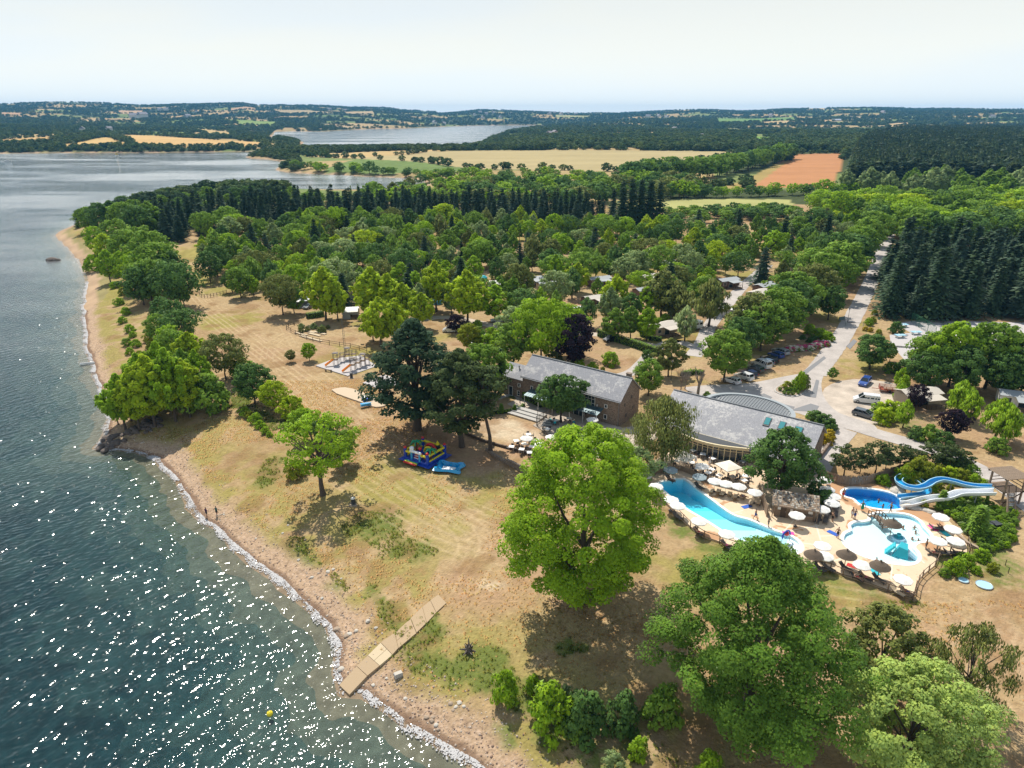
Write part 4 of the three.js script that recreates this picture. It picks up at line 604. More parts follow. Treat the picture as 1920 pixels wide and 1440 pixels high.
const bank = 'on the bank below the boat ramp';
for (const [k, m, px, py, top, w] of [['shrub', 'leaf_fresh', 948, 1318, 1250, 0.9], ['shrub', 'leaf_fresh', 1035, 1360, 1275, 1.05], ['shrub', 'leaf_dark', 1095, 1370, 1290, 1], ['shrub', 'leaf_dark', 1165, 1365, 1295, 1], ['shrub', 'leaf_mid', 1240, 1355, 1280, 1], ['shrub', 'leaf_silver', 1060, 1320, 1280, 0.8], ['shrub', 'leaf_fresh', 1000, 1300, 1262, 0.8], ['shrub', 'leaf_silver', 1150, 1450, 1405, 1], ['shrub', 'leaf_fresh', 1195, 1420, 1380, 1], ['shrub', 'leaf_fresh', 1330, 1452, 1405, 0.9], ['shrub', 'leaf_mid', 1080, 1378, 1330, 1.2]]) treePx(k, m, px, py, py - (py - top) * 0.85, { w: w * 0.68, where: bank });
// strip of trees along the shore
const sh = { where: 'in the tree strip along the shore' };
for (const [k, m, px, py, top, w = 1] of [
  ['round', 'leaf_mid', 168, 436, 388], ['round', 'leaf_dark', 192, 440, 380], ['oval', 'leaf_dark', 214, 432, 374], ['round', 'leaf_mid', 238, 445, 378], ['round', 'leaf_dark', 262, 452, 384], ['oval', 'leaf_mid', 286, 446, 376], ['round', 'leaf_fresh', 182, 476, 424], ['oval', 'leaf_bright', 203, 500, 436], ['round', 'leaf_mid', 226, 480, 412], ['round', 'leaf_mid', 247, 505, 430], ['round', 'leaf_mid', 272, 496, 424], ['round', 'leaf_mid', 292, 520, 432], ['shrub', 'leaf_fresh', 176, 508, 478], ['oval', 'leaf_fresh', 208, 530, 466], ['round', 'leaf_mid', 300, 548, 455], ['round', 'leaf_dark', 322, 548, 470], ['spread', 'leaf_dark', 336, 578, 492], ['round', 'leaf_mid', 285, 566, 485], ['round', 'leaf_fresh', 262, 545, 472], ['round', 'leaf_fresh', 238, 528, 470], ['spread', 'leaf_dark', 346, 580, 512], ['round', 'leaf_dark', 270, 572, 500], ['round', 'leaf_dark', 308, 612, 556], ['round', 'leaf_dark', 332, 628, 562], ['spread', 'leaf_dark', 346, 646, 582], ['round', 'leaf_mid', 300, 646, 590], ['round', 'leaf_mid', 330, 690, 618], ['round', 'leaf_fresh', 350, 692, 640], ['poplar', 'leaf_bright', 362, 700, 622, 1.1], ['round', 'leaf_fresh', 322, 665, 610],
]) treePx(k, m, px, py, top, { w, ...sh });
for (const [m, px, py, top, w = 1] of [['leaf_fresh', 236, 806, 700], ['leaf_bright', 262, 806, 690], ['leaf_bright', 292, 800, 664], ['leaf_fresh', 330, 790, 652], ['leaf_bright', 356, 782, 672], ['leaf_fresh', 274, 772, 662], ['leaf_fresh', 312, 765, 640], ['leaf_bright', 246, 790, 712], ['leaf_fresh', 378, 752, 655], ['leaf_mid', 352, 745, 652], ['leaf_bright', 222, 796, 726, 0.9]]) treePx('poplar_fine', m, px, py, top, { w: 0.95 * w, where: 'in the clump by the rocky point' });
for (const [k, m, px, py, top, w = 1] of [['shrub', 'leaf_mid', 392, 770, 705], ['spread_fine', 'leaf_olive', 424, 712, 628, 0.9], ['round_fine', 'leaf_dark', 478, 758, 682, 1.1], ['shrub', 'leaf_mid', 455, 708, 672], ['round_fine', 'leaf_bright', 516, 772, 714], ['hedgeball', 'leaf_bright', 548, 786, 742], ['round_fine', 'leaf_fresh', 572, 828, 766], ['round_fine', 'leaf_dark', 612, 838, 782, 0.8], ['round_fine', 'leaf_mid', 642, 874, 808], ['shrub', 'leaf_lime', 556, 894, 864], ['spread_fine', 'leaf_olive', 531, 590, 516], ['round_fine', 'leaf_mid', 552, 588, 538], ['round', 'leaf_mid', 548, 572, 540], ['round_fine', 'leaf_fresh', 580, 677, 643, 0.9], ['round_fine', 'leaf_olive', 546, 679, 656], ['round', 'leaf_dark', 395, 530, 472], ['round', 'leaf_dark', 408, 518, 460], ['round', 'leaf_mid', 452, 558, 500], ['round', 'leaf_dark', 436, 548, 510], ['oval', 'leaf_fresh', 476, 556, 515]]) treePx(k, m, px, py, top, { w, where: 'alone on the dry meadow', group: undefined });
for (const [px, py, h, m] of [[222, 520, 2.2, 'leaf_fresh'], [216, 540, 2.4, 'leaf_fresh'], [232, 552, 2.5, 'leaf_lime'], [224, 572, 2.4, 'leaf_fresh'], [236, 590, 2.3, 'leaf_fresh'], [230, 606, 2.0, 'leaf_fresh'], [244, 622, 2.2, 'leaf_fresh'], [250, 632, 1.6, 'leaf_fresh'], [238, 648, 2, 'leaf_mid'], [256, 650, 2, 'leaf_fresh'], [244, 664, 1.8, 'leaf_fresh'], [262, 672, 2, 'leaf_lime'], [280, 640, 2.4, 'leaf_lime'], [290, 655, 2.4, 'leaf_lime'], [222, 725, 1.2, 'leaf_mid'], [268, 695, 2, 'leaf_mid'], [468, 785, 1.6, 'leaf_lime'], [480, 792, 1.9, 'leaf_fresh'], [488, 802, 1.5, 'leaf_fresh'], [498, 812, 1.3, 'leaf_fresh'], [460, 778, 1.7, 'leaf_fresh'], [506, 818, 1.0, 'leaf_fresh'], [290, 560, 3, 'leaf_fresh'], [300, 590, 2.5, 'leaf_lime']]) { const g = G(px, py); plant('shrub', m, g.x, g.z, h, { w: 1.1, where: 'on the grassy bank above the beach' }); }
// tall light poplars at the camp edge
for (const [px, py, top, w = 1] of [[611, 600, 500, 1.1], [634, 602, 530], [700, 600, 500], [730, 600, 512], [757, 606, 530], [792, 616, 548], [818, 584, 488, 1.1], [876, 606, 506, 1.1], [714, 650, 556], [742, 645, 560], [1082, 548, 492, 1.2], [1153, 592, 514, 1.25], [1040, 560, 530], [700, 640, 585, 1.2]]) treePx('poplar', 'leaf_bright', px, py, top, { w, where: 'tall beside the camp edge', v: Math.round(px) });
// trees round the buildings and the car park
for (const [k, m, px, py, top, w = 1, where = 'close to the stone house'] of [
  ['round_fine', 'leaf_mid', 908, 748, 645], ['cypress', 'needle', 939, 742, 655], ['cypress', 'needle', 928, 738, 690], ['round_fine', 'leaf_mid', 962, 690, 605, 1.1], ['spread_fine', 'leaf_fresh', 1014, 690, 562, 0.85], ['spread_fine', 'leaf_fresh', 1052, 668, 570, 0.8], ['round_fine', 'leaf_purple', 1076, 694, 588, 0.9], ['round_fine', 'leaf_lime', 880, 660, 606], ['round_fine', 'leaf_mid', 896, 655, 612, 0.8], ['round_fine', 'leaf_purple', 854, 625, 590, 1.1], ['shrub', 'leaf_fresh', 912, 660, 628], ['shrub', 'leaf_fresh', 932, 650, 622], ['birch', 'leaf_mid', 842, 712, 660],
  ['round_fine', 'leaf_mid', 1215, 742, 674], ['oval_fine', 'leaf_olive', 1253, 706, 632], ['shrub', 'leaf_fresh', 1082, 692, 670], ['shrub', 'leaf_fresh', 1110, 700, 680], ['shrub', 'leaf_fresh', 1144, 684, 660], ['shrub', 'leaf_lime', 1130, 695, 690], ['shrub', 'leaf_dark', 1212, 672, 656], ['shrub', 'leaf_olive', 1040, 690, 660],
  ['oval_fine', 'leaf_mid', 1152, 640, 575], ['oval_fine', 'leaf_mid', 1182, 635, 572], ['oval_fine', 'leaf_fresh', 1212, 640, 575], ['birch', 'leaf_silver', 1284, 640, 572, 1.1], ['birch', 'leaf_olive', 1328, 612, 520, 1.2], ['birch', 'leaf_olive', 1262, 600, 525, 1.3], ['oval', 'leaf_olive', 1240, 596, 505, 1.2],
]) treePx(k, m, px, py, top, { w, where });
for (const [k, m, px, py, top, w = 1] of [['round_fine', 'leaf_mid', 1358, 716, 624, 1.25], ['round_fine', 'leaf_dark', 1400, 690, 600, 1.1], ['round_fine', 'leaf_mid', 1440, 668, 570, 1.2], ['round_fine', 'leaf_olive', 1420, 660, 555, 1.2], ['round_fine', 'leaf_mid', 1470, 650, 545, 1.2], ['round_fine', 'leaf_dark', 1490, 635, 530, 1.2], ['round_fine', 'leaf_mid', 1495, 610, 515, 1.25], ['round_fine', 'leaf_olive', 1520, 590, 500, 1.2], ['round_fine', 'leaf_dark', 1552, 600, 540, 1.3], ['round', 'leaf_mid', 1545, 560, 480, 1.3], ['round', 'leaf_mid', 1575, 535, 458, 1.3], ['round', 'leaf_dark', 1590, 515, 445, 1.3], ['round', 'leaf_mid', 1605, 495, 430, 1.3], ['round', 'leaf_mid', 1622, 478, 415, 1.3], ['round', 'leaf_mid', 1635, 462, 402, 1.3], ['round', 'leaf_dark', 1645, 446, 390, 1.3], ['round', 'leaf_mid', 1520, 545, 470, 1.2], ['round', 'leaf_dark', 1550, 520, 440, 1.2], ['round', 'leaf_mid', 1385, 650, 590, 1.2]]) treePx(k, m, px - (px > 1390 && py > 600 ? 14 : 0), py - (px > 1390 && py > 600 ? 10 : 0), top - 6, { w: w * 0.86, where: 'in the row beside the access road', v: px });
const lot = 'near the gravel parking area';
for (const [k, m, px, py, top, w = 1] of [['round_fine', 'leaf_dark', 1630, 692, 628, 1.25], ['oval_fine', 'leaf_mid', 1668, 678, 642, 0.9], ['oval_fine', 'leaf_mid', 1560, 712, 688, 1], ['round_fine', 'leaf_mid', 1742, 722, 622, 1.1], ['round_fine', 'leaf_fresh', 1778, 725, 605, 0.9], ['round_fine', 'leaf_mid', 1846, 728, 604, 1.05], ['round_fine', 'leaf_mid', 1898, 735, 630, 1], ['round_fine', 'leaf_dark', 1730, 735, 660, 1], ['round_fine', 'leaf_dark', 1800, 740, 650, 1.1], ['round_fine', 'leaf_dark', 1870, 745, 660, 1.1], ['round_fine', 'leaf_dark', 1920, 750, 650, 1.1], ['spread_fine', 'leaf_purple', 1716, 772, 722, 0.75], ['round_fine', 'leaf_purple', 1782, 822, 768, 0.95], ['birch', 'leaf_fresh', 1692, 802, 748, 1], ['birch', 'leaf_fresh', 1795, 780, 712, 1.1], ['birch', 'leaf_fresh', 1815, 794, 732, 1.1], ['birch', 'leaf_fresh', 1865, 822, 745, 1.2], ['birch', 'leaf_fresh', 1882, 835, 760, 1.1], ['shrub', 'leaf_bright', 1655, 792, 765, 1], ['shrub', 'leaf_bright', 1668, 782, 752, 1], ['shrub', 'leaf_fresh', 1650, 780, 755, 1], ['shrub', 'leaf_mid', 1740, 828, 798, 1], ['shrub', 'leaf_dark', 1718, 822, 800, 1], ['shrub', 'leaf_dark', 1765, 838, 810, 1], ['shrub', 'leaf_mid', 1868, 850, 822, 1], ['oval_fine', 'needle_blue', 1808, 740, 695, 0.8], ['oval_fine', 'leaf_fresh', 1890, 740, 690, 1], ['shrub', 'leaf_fresh', 1692, 738, 705, 0.6], ['shrub', 'leaf_fresh', 1690, 722, 690, 0.6], ['shrub', 'leaf_fresh', 1686, 752, 722, 0.6], ['shrub', 'leaf_mid', 1670, 698, 680, 1], ['shrub', 'leaf_dark', 1690, 700, 676, 1]]) treePx(k, m, px, py, top, { w, where: lot });
for (const [px, py, top] of [[1582, 893, 838], [1612, 888, 850], [1640, 888, 830], [1684, 884, 836], [1708, 872, 842], [1745, 878, 832], [1775, 886, 836], [1795, 888, 846], [1660, 880, 848]]) treePx('pine', 'needle_pine', px, py, top, { w: 1.15, where: 'in the row above the slide pool' });

// the wooded camp
function scatter(P, n, gap, pick, seed, world) {
  const W = world ? P : polyG(P), X = W.map((p) => p[0]), Z = W.map((p) => p[1]), x0 = Math.min(...X), x1 = Math.max(...X), z0 = Math.min(...Z), z1 = Math.max(...Z), r = RNG(seed); let made = 0;
  for (let k = 0; k < n * 40 && made < n; k++) {
    const x = x0 + (x1 - x0) * r(), z = z0 + (z1 - z0) * r(); if (!inPoly(W, x, z)) continue;
    if (lakeDist(x, z) < 5 || !free(x, z, gap * (0.8 + 0.4 * r()))) continue;
    if (roads.some(([q, w]) => { for (let i = 1; i < q.length; i++) { const [ax, az] = q[i - 1], [bx, bz] = q[i], dx = bx - ax, dz = bz - az, t = clamp(((x - ax) * dx + (z - az) * dz) / (dx * dx + dz * dz)); if (Math.hypot(x - ax - dx * t, z - az - dz * t) < w + 1.6) return true; } return false; })) continue;
    pick(x, z, r); made++;
  }
  return made;
}

// ---------------------------------------------------------------- pool terrace
function offset(P, d) { const n = P.length, A = P.reduce((s, p, i) => { const q = P[(i + 1) % n]; return s + p[0] * q[1] - q[0] * p[1]; }, 0) > 0 ? 1 : -1; return P.map((p, i) => { const a = P[(i + n - 1) % n], b = P[(i + 1) % n], dx = b[0] - a[0], dz = b[1] - a[1], l = Math.hypot(dx, dz) || 1; return [p[0] + dz / l * d * A, p[1] - dx / l * d * A]; }); }
{
  const X0 = 15, Z0 = -125, S = 66, stains = [], joints = [];
  const seg = (list, P, w) => { const W = polyL(P, DECK); for (let i = 1; i < W.length; i++) list.push([...W[i - 1], ...W[i], w]); };
  for (const P of [[[1495, 965], [1478, 987], [1468, 996]], [[1520, 965], [1530, 985], [1538, 1012]], [[1465, 997], [1535, 985]], [[1503, 1018], [1540, 1022]], [[1538, 1005], [1590, 1002]], [[1672, 1057], [1670, 1085]], [[1628, 952], [1640, 963]], [[1678, 958], [1678, 963]], [[1720, 1043], [1732, 1055]], [[1390, 962], [1368, 960]], [[1370, 962], [1392, 957]], [[1745, 1000], [1770, 998]], [[1560, 1052], [1580, 1046]]]) seg(joints, P, 0.13);
  for (const P of [[[1345, 945], [1362, 941], [1380, 938]], [[1335, 932], [1350, 928]], [[1455, 985], [1475, 990], [1500, 992]], [[1450, 1000], [1490, 1004]], [[1412, 968], [1420, 970]], [[1320, 905], [1335, 915]], [[1595, 978], [1590, 988]], [[1715, 980], [1735, 995]]]) seg(stains, P, 0.5);
  for (const P of [[[1572, 915], [1585, 935], [1605, 950], [1640, 958], [1690, 958], [1725, 962]], [[1560, 905], [1580, 912], [1640, 908]], [[1330, 1000], [1345, 1003]], [[1740, 1016], [1755, 1020]], [[1745, 975], [1730, 966]]]) seg(stains, P, 1.5);
  const dseg = (s, x, z) => { const dx = s[2] - s[0], dz = s[3] - s[1], t = clamp(((x - s[0]) * dx + (z - s[1]) * dz) / (dx * dx + dz * dz)); return Math.hypot(x - s[0] - dx * t, z - s[1] - dz * t); };
  const dm = tex(1024, 1024, (u, v) => {
    const x = X0 + S * u, z = Z0 + S * v, n = fbm(x * 0.4, z * 0.4, 4), g = vnoise(x * 6, z * 6), k = 0.88 + 0.16 * n + 0.08 * g; let c = [0.62 * k, 0.475 * k, 0.325 * k], w = 0, j = 0;
    for (const s of stains) { const d = dseg(s, x, z) + (n - 0.5) * 1.6 * s[4] + (vnoise(x * 2.2, z * 2.2) - 0.5) * 0.5; w = Math.max(w, sst(s[4], s[4] * 0.55, d)); }
    for (const s of joints) j = Math.max(j, sst(s[4], s[4] * 0.5, dseg(s, x, z)));
    const drip = sst(0.66, 0.74, fbm(x * 1.6 + 5, z * 1.6, 3)) * sst(0.5, 0.6, fbm(x * 0.15 + 9, z * 0.15, 2)); c = mix3(c, [0.40 * k, 0.20 * k, 0.085 * k], Math.max(w * 0.85, drip * 0.6)); return enc(mix3(c, [0.72, 0.64, 0.52], j * 0.8));
  }, true); dm.repeat.set(1 / S, 1 / S); dm.offset.set(-X0 / S, -Z0 / S);
  mat('deck', [1, 1, 1], { map: dm, roughness: 0.8 });
  const outline = polyL([[1198, 893], [1228, 907], [1240, 936], [1256, 950], [1281, 976], [1301, 993], [1320, 1006], [1365, 1021], [1420, 1040], [1470, 1052], [1500, 1058], [1545, 1064], [1580, 1077], [1638, 1096], [1711, 1122], [1715, 1106], [1719, 1090], [1732, 1076], [1752, 1060], [1757, 1043], [1756, 1028], [1788, 1038], [1813, 1040], [1813, 1018], [1805, 1004], [1780, 977], [1751, 964], [1726, 956], [1700, 952], [1700, 935], [1684, 920], [1660, 911], [1620, 905], [1585, 905], [1560, 897], [1532, 888], [1507, 905], [1490, 895], [1404, 858], [1297, 838], [1262, 842], [1215, 870]], DECK);
  const holes = [poolLong, poolSlide, poolKids].map((p) => offset(p, 0.02));
  slab(outline, 3.55, DECK, 'pool_deck', M.deck, 'sandy beige pool terrace with pale joints and wet stains', holes);
}
mat('coping', [0.80, 0.79, 0.75], { roughness: 0.55 }); mat('liner_white', [0.84, 0.88, 0.88], { roughness: 0.6 }); mat('liner_blue', [0.42, 0.72, 0.84], { roughness: 0.5 }); mat('liner_deep', [0.10, 0.40, 0.66], { roughness: 0.5 });
const rippleN = (() => { const n = 256, h = (u, v) => pf(u, v, 6, 3, 71) + 0.4 * pf(u, v, 17, 2, 75); return tex(n, n, (u, v) => { const e = 1 / n, gx = (h(u + e, v) - h(u - e, v)) * 2.0, gy = (h(u, v + e) - h(u, v - e)) * 2.0, l = 1 / Math.hypot(gx, gy, 1); return [0.5 - gx * l * 0.5, 0.5 - gy * l * 0.5, 0.5 + 0.5 * l]; }, false, [1 / 3, 1 / 3]); })();
mat('pool_surface', [0.94, 0.985, 0.99], { roughness: 0.05, ior: 1.333, transmission: 1, thickness: 0, normalMap: rippleN, normalScale: new THREE.Vector2(0.5, 0.5) });
mat('pool_depth', [0.74, 0.96, 0.99], { roughness: 0, ior: 1.333, transmission: 1, thickness: 0, specularIntensity: 0 });
mat('pool_depth_blue', [0.62, 0.91, 0.985], { roughness: 0, ior: 1.333, transmission: 1, thickness: 0, specularIntensity: 0 });
mat('pool_light', [0.86, 0.97, 0.985], { roughness: 0, ior: 1.333, transmission: 1, thickness: 0, specularIntensity: 0 });
function pool(poly, label, depth, floorM, wallM, layers, step, layM) {
  const c = poly.reduce((a, p) => [a[0] + p[0] / poly.length, a[1] + p[1] / poly.length], [0, 0]), P = poly.map(([x, z]) => [x - c[0], z - c[1]]), t = thing('swimming_pool', label, 'pool', [c[0], 0, c[1]]), n = P.length, ccw = P.reduce((s, p, i) => s + p[0] * P[(i + 1) % n][1] - P[(i + 1) % n][0] * p[1], 0) > 0;
  const wl = 4.0, fy = (x, z) => wl - depth(x + c[0], z + c[1]);
  part('coping', M.coping, t, (g) => g.prism(offset(P, 0.42), 3.9, DECK + 0.035, [offset(P, -0.03)]));
  part('basin_wall', wallM, t, (g) => { for (let i = 0; i < n; i++) { let a = P[i], b = P[(i + 1) % n]; if (ccw) [a, b] = [b, a]; g.quad(V(a[0], fy(...a), a[1]), V(b[0], fy(...b), b[1]), V(b[0], DECK, b[1]), V(a[0], DECK, a[1])); } });
  const flatPoly = (y) => { const s = new THREE.ShapeGeometry(new THREE.Shape(P.map(([x, z]) => new THREE.Vector2(x, -z)))); s.rotateX(-Math.PI / 2); const q = s.attributes.position, u = s.attributes.uv; for (let i = 0; i < q.count; i++) { q.setY(i, typeof y === 'number' ? y : y(q.getX(i), q.getZ(i))); u.setXY(i, q.getX(i), q.getZ(i)); } return s; };
  const floor = new THREE.Mesh(flatPoly(fy), floorM); floor.name = 'pool_floor'; t.add(floor);
  const w = new THREE.Mesh(flatPoly(wl), M.pool_surface); w.name = 'water'; t.add(w);
  for (let k = 1; k <= layers; k++) { const q = new THREE.Mesh(flatPoly(wl - step * k), layM); q.name = 'water_body'; w.add(q); }
  return t;
}
pool(poolLong, 'long blue pool sloping to a white shallow end', (x, z) => clamp(0.22 + ((-z) - 85) / 18 * 2.2, 0.22, 2.5), M.liner_white, M.liner_blue, 5, 0.38, M.pool_depth);
pool(poolSlide, 'deep blue oval pool below the water slides', () => 1.35, M.liner_blue, M.liner_deep, 4, 0.3, M.pool_depth_blue);
const kids = pool(poolKids, 'shallow white children pool with two lobes', (x, z) => clamp(0.2 + (-z - 84.5) / 8 * 0.3, 0.2, 0.5), M.liner_white, M.liner_blue, 1, 0.17, M.pool_light);

// ---------------------------------------------------------------- fences
function fence(pts, name, label, { h = 1.15, gap = 2.2, m = M.wood, rails = [0.25, 0.7, 1.08], post = 0.11, panel = 0, base } = {}) {
  const c = new THREE.CatmullRomCurve3(pts.map(([x, z]) => V(x, 0, z)), false, 'centripetal', 0.2), n = Math.max(1, Math.round(c.getLength() / gap)), o = c.getPoint(0.5), t = thing(name, label, 'fence', [o.x, 0, o.z]); const P = [];
  for (let k = 0; k <= n; k++) { const p = c.getPoint(k / n); P.push(V(p.x - o.x, base ?? terrain(p.x, p.z), p.z - o.z)); }
  P.forEach((p) => part('post', m, t, (g) => g.box(p.x, p.y - 0.2, p.z, post, h + 0.2, post)));
  for (let k = 0; k < n; k++) { for (const y of rails) part('rail', m, t, (g) => g.bar(P[k].clone().add(V(0, y, 0)), P[k + 1].clone().add(V(0, y, 0)), 0.05, 0.09)); const q = P[k].distanceTo(P[k + 1]); if (panel) for (let s = 0; s < Math.round(q / panel); s++) { const a = P[k].clone().lerp(P[k + 1], (s + 0.5) / Math.round(q / panel)), b = P[k + 1].clone().sub(P[k]); part('slat', m, t, (g) => g.box(a.x, a.y + 0.02, a.z, panel * 0.86, h * (0.9 + 0.12 * NT[(s * 31 + k * 7) & 65535]), 0.04, -Math.atan2(b.z, b.x))); } }
  return t;
}
fence(polyL([[1238, 937], [1256, 951], [1281, 977], [1301, 995], [1320, 1008], [1365, 1023], [1420, 1042]], 4), 'pool_fence', 'brown wooden post fence along the long pool', { rails: [0.2, 1.05], base: 4.0 });
fence(polyL([[1500, 1060], [1545, 1066], [1580, 1079], [1638, 1098], [1711, 1124], [1717, 1108], [1722, 1092], [1734, 1078], [1754, 1062], [1760, 1045], [1757, 1029]], 4), 'pool_fence', 'brown wooden post fence curving round the children pool', { rails: [0.2, 1.05], gap: 1.9, base: 4.0 });
fence(polyL([[1757, 1031], [1788, 1040], [1814, 1042], [1814, 1019]], 4), 'pool_fence', 'short wooden fence beside the sunbathers at the garden', { rails: [0.2, 1.05], gap: 1.7, base: 4.0 });
fence(polyL([[1534, 893], [1560, 905], [1600, 912], [1640, 904], [1670, 893], [1700, 884]], 4), 'palisade', 'grey wooden palisade behind the slide pool', { h: 1.7, m: M.wood_grey, panel: 0.42, rails: [0.4, 1.4], base: 4.02 });
fence(polyL([[1422, 926], [1428, 945], [1437, 970]], 4), 'wood_screen', 'grey wooden screen beside the shower hut', { h: 1.9, m: M.wood_grey, panel: 0.3, rails: [0.4, 1.5], base: 4.1, gap: 1.6 });
fence(polyL([[1222, 893], [1248, 886], [1280, 884], [1318, 903], [1360, 915], [1410, 926]], 4), 'terrace_fence', 'low grey plank fence between restaurant terrace and long pool', { h: 0.95, m: M.wood_grey, panel: 0.26, rails: [0.3, 0.8], base: 4.1 });

// ---------------------------------------------------------------- shower hut
{
  const a = L(1447, 968, DECK), b = L(1530, 981, DECK), w = a.distanceTo(b), yaw = Math.atan2(-(b.z - a.z), b.x - a.x), t = thing('shower_hut', 'small wooden hut with grey shingle roof beside the long pool', 'hut', [a.x, DECK, a.z], yaw);
  part('wall', M.wood, t, (g) => { g.box(w / 2, 0, -1.7, w - 0.5, 2.1, 3.0); for (const x of [0.3, w - 0.3]) g.tri(V(x, 2.1, -0.2), V(x, 2.1, -3.2), V(x, 3.1, -2.3)); });
  const th = 0.14, rf = part('roof', M.wood_grey, t, (g) => { g.hex([V(-0.2, 1.95, 0.35), V(w + 0.2, 1.95, 0.35), V(w + 0.2, 3.2, -2.3), V(-0.2, 3.2, -2.3)], [V(-0.2, 1.95 + th, 0.35), V(w + 0.2, 1.95 + th, 0.35), V(w + 0.2, 3.2 + th, -2.3), V(-0.2, 3.2 + th, -2.3)]); g.hex([V(-0.2, 3.2, -2.302), V(w + 0.2, 3.2, -2.302), V(w + 0.2, 2.2, -3.6), V(-0.2, 2.2, -3.6)], [V(-0.2, 3.2 + th, -2.302), V(w + 0.2, 3.2 + th, -2.302), V(w + 0.2, 2.2 + th, -3.6), V(-0.2, 2.2 + th, -3.6)]); });
  const rr = RNG(5); for (let row = 0; row < 9; row++) for (let k = 0; k < 26; k++) { const x = -0.2 + (w + 0.4) * (k + 0.5 + (row % 2) * 0.3) / 26.4, z = 0.3 - row * 0.285, y = 1.95 + th + (0.35 - z) * 1.25 / 2.65; part('shingle', rr() < 0.5 ? M.wood_grey : rr() < 0.6 ? M.shingle_pale ?? mat('shingle_pale', [0.40, 0.36, 0.30], { roughness: 0.95 }) : M.shingle_dark ?? mat('shingle_dark', [0.13, 0.115, 0.10], { roughness: 0.95 }), rf, (g) => { const s = (w + 0.4) / 26 * 0.46; g.hex([V(x - s, y - 0.02, z + 0.04), V(x + s, y - 0.02, z + 0.04), V(x + s, y + 0.12, z - 0.28), V(x - s, y + 0.12, z - 0.28)], [V(x - s, y + 0.02 + 0.03 * rr(), z + 0.04), V(x + s, y + 0.02 + 0.03 * rr(), z + 0.04), V(x + s, y + 0.14, z - 0.28), V(x - s, y + 0.14, z - 0.28)]); }); }
  const door = part('door', M.wood_dark, t, (g) => g.box(1.5, 0, -0.17, 0.8, 1.9, 0.06)); part('handle', M.zinc_pale, door, (g) => g.box(1.8, 0.95, -0.12, 0.05, 0.12, 0.05));
  part('counter', M.wood_grey, t, (g) => { g.box(3.9, 0.95, 0.05, 3.4, 0.08, 0.5); g.box(3.9, 0, -0.12, 3.4, 0.95, 0.1); });
  for (const [x, w2, h2] of [[0.9, 0.45, 0.6], [2.6, 0.35, 0.3], [5.2, 0.6, 0.6]]) part('notice', M.white_frame, t, (g) => g.box(x, 1.25, -0.17, w2, h2, 0.03));
  for (const x of [0, w]) part('roof_post', M.wood_grey, t, (g) => g.box(x, 0, 0.2, 0.12, 2.0, 0.12));
}

// ---------------------------------------------------------------- parasols, loungers, tables, chairs
mat('canvas_white', [0.86, 0.85, 0.82], { roughness: 0.9, transmission: 0.25, thickness: 0 }); mat('canvas_cream', [0.80, 0.75, 0.64], { roughness: 0.9, transmission: 0.2, thickness: 0 }); mat('canvas_grey', [0.30, 0.36, 0.38], { roughness: 0.9 }); mat('thatch', [0.12, 0.09, 0.065], { roughness: 1, bumpMap: grainBump, bumpScale: 0.05 }); mat('alu', [0.6, 0.6, 0.6], { roughness: 0.4, metalness: 0.6 }); mat('fabric_tan', [0.40, 0.32, 0.22], { roughness: 0.9 }); mat('fabric_dark', [0.09, 0.08, 0.075], { roughness: 0.9 }); mat('green_plastic', [0.01, 0.12, 0.055], { roughness: 0.5 }); mat('pink', [0.75, 0.05, 0.30], { roughness: 0.8 }); mat('blue_cloth', [0.02, 0.10, 0.45], { roughness: 0.8 }); mat('turq', [0.02, 0.42, 0.50], { roughness: 0.6 }); mat('table_white', [0.82, 0.81, 0.79], { roughness: 0.5 }); mat('table_grey', [0.22, 0.22, 0.22], { roughness: 0.6 });
function makeParasol(m, sides = 8, R = 1.18, h = 2.3) {
  const t = new THREE.Group(); t.name = 'parasol';
  part('base', M.fabric_dark, t, (g) => { g.cyl(V(0, 0, 0), V(0, 0.1, 0), 0.32, 0.3, 10); g.cyl(V(0, 0.1, 0), V(0, 0.35, 0), 0.05, 0.05, 8); }); part('pole', M.alu, t, (g) => g.cyl(V(0, 0.05, 0), V(0, h + 0.02, 0), 0.025, 0.025, 6));
  const v = (k, r, y) => V(Math.cos((k + 0.5) / sides * 6.2832) * r, y, Math.sin((k + 0.5) / sides * 6.2832) * r);
  const c = part('canopy', m, t, (g) => { for (let k = 0; k < sides; k++) { const a = v(k, R, h - 0.42), b = v(k + 1, R, h - 0.42), a2 = v(k, R * 0.5, h - 0.17), b2 = v(k + 1, R * 0.5, h - 0.17), top = V(0, h, 0); const mm = a.clone().add(b).multiplyScalar(0.5).multiplyScalar(0.985).setY(h - 0.45); g.tri(a2, top, b2); g.quad(mm, a, a2, b2.clone().lerp(a2, 0.5)); g.quad(b, mm, b2.clone().lerp(a2, 0.5), b2); g.quad(a, b, b.clone().setY(h - 0.56), a.clone().setY(h - 0.56)); } });
  part('finial', M.fabric_dark, c, (g) => g.cyl(V(0, h, 0), V(0, h + 0.09, 0), 0.03, 0.02, 6));
  for (let k = 0; k < sides; k++) part('rib', M.alu, c, (g) => g.bar(V(0, h - 0.05, 0), v(k, R * 0.97, h - 0.45), 0.02));
  return t;
}
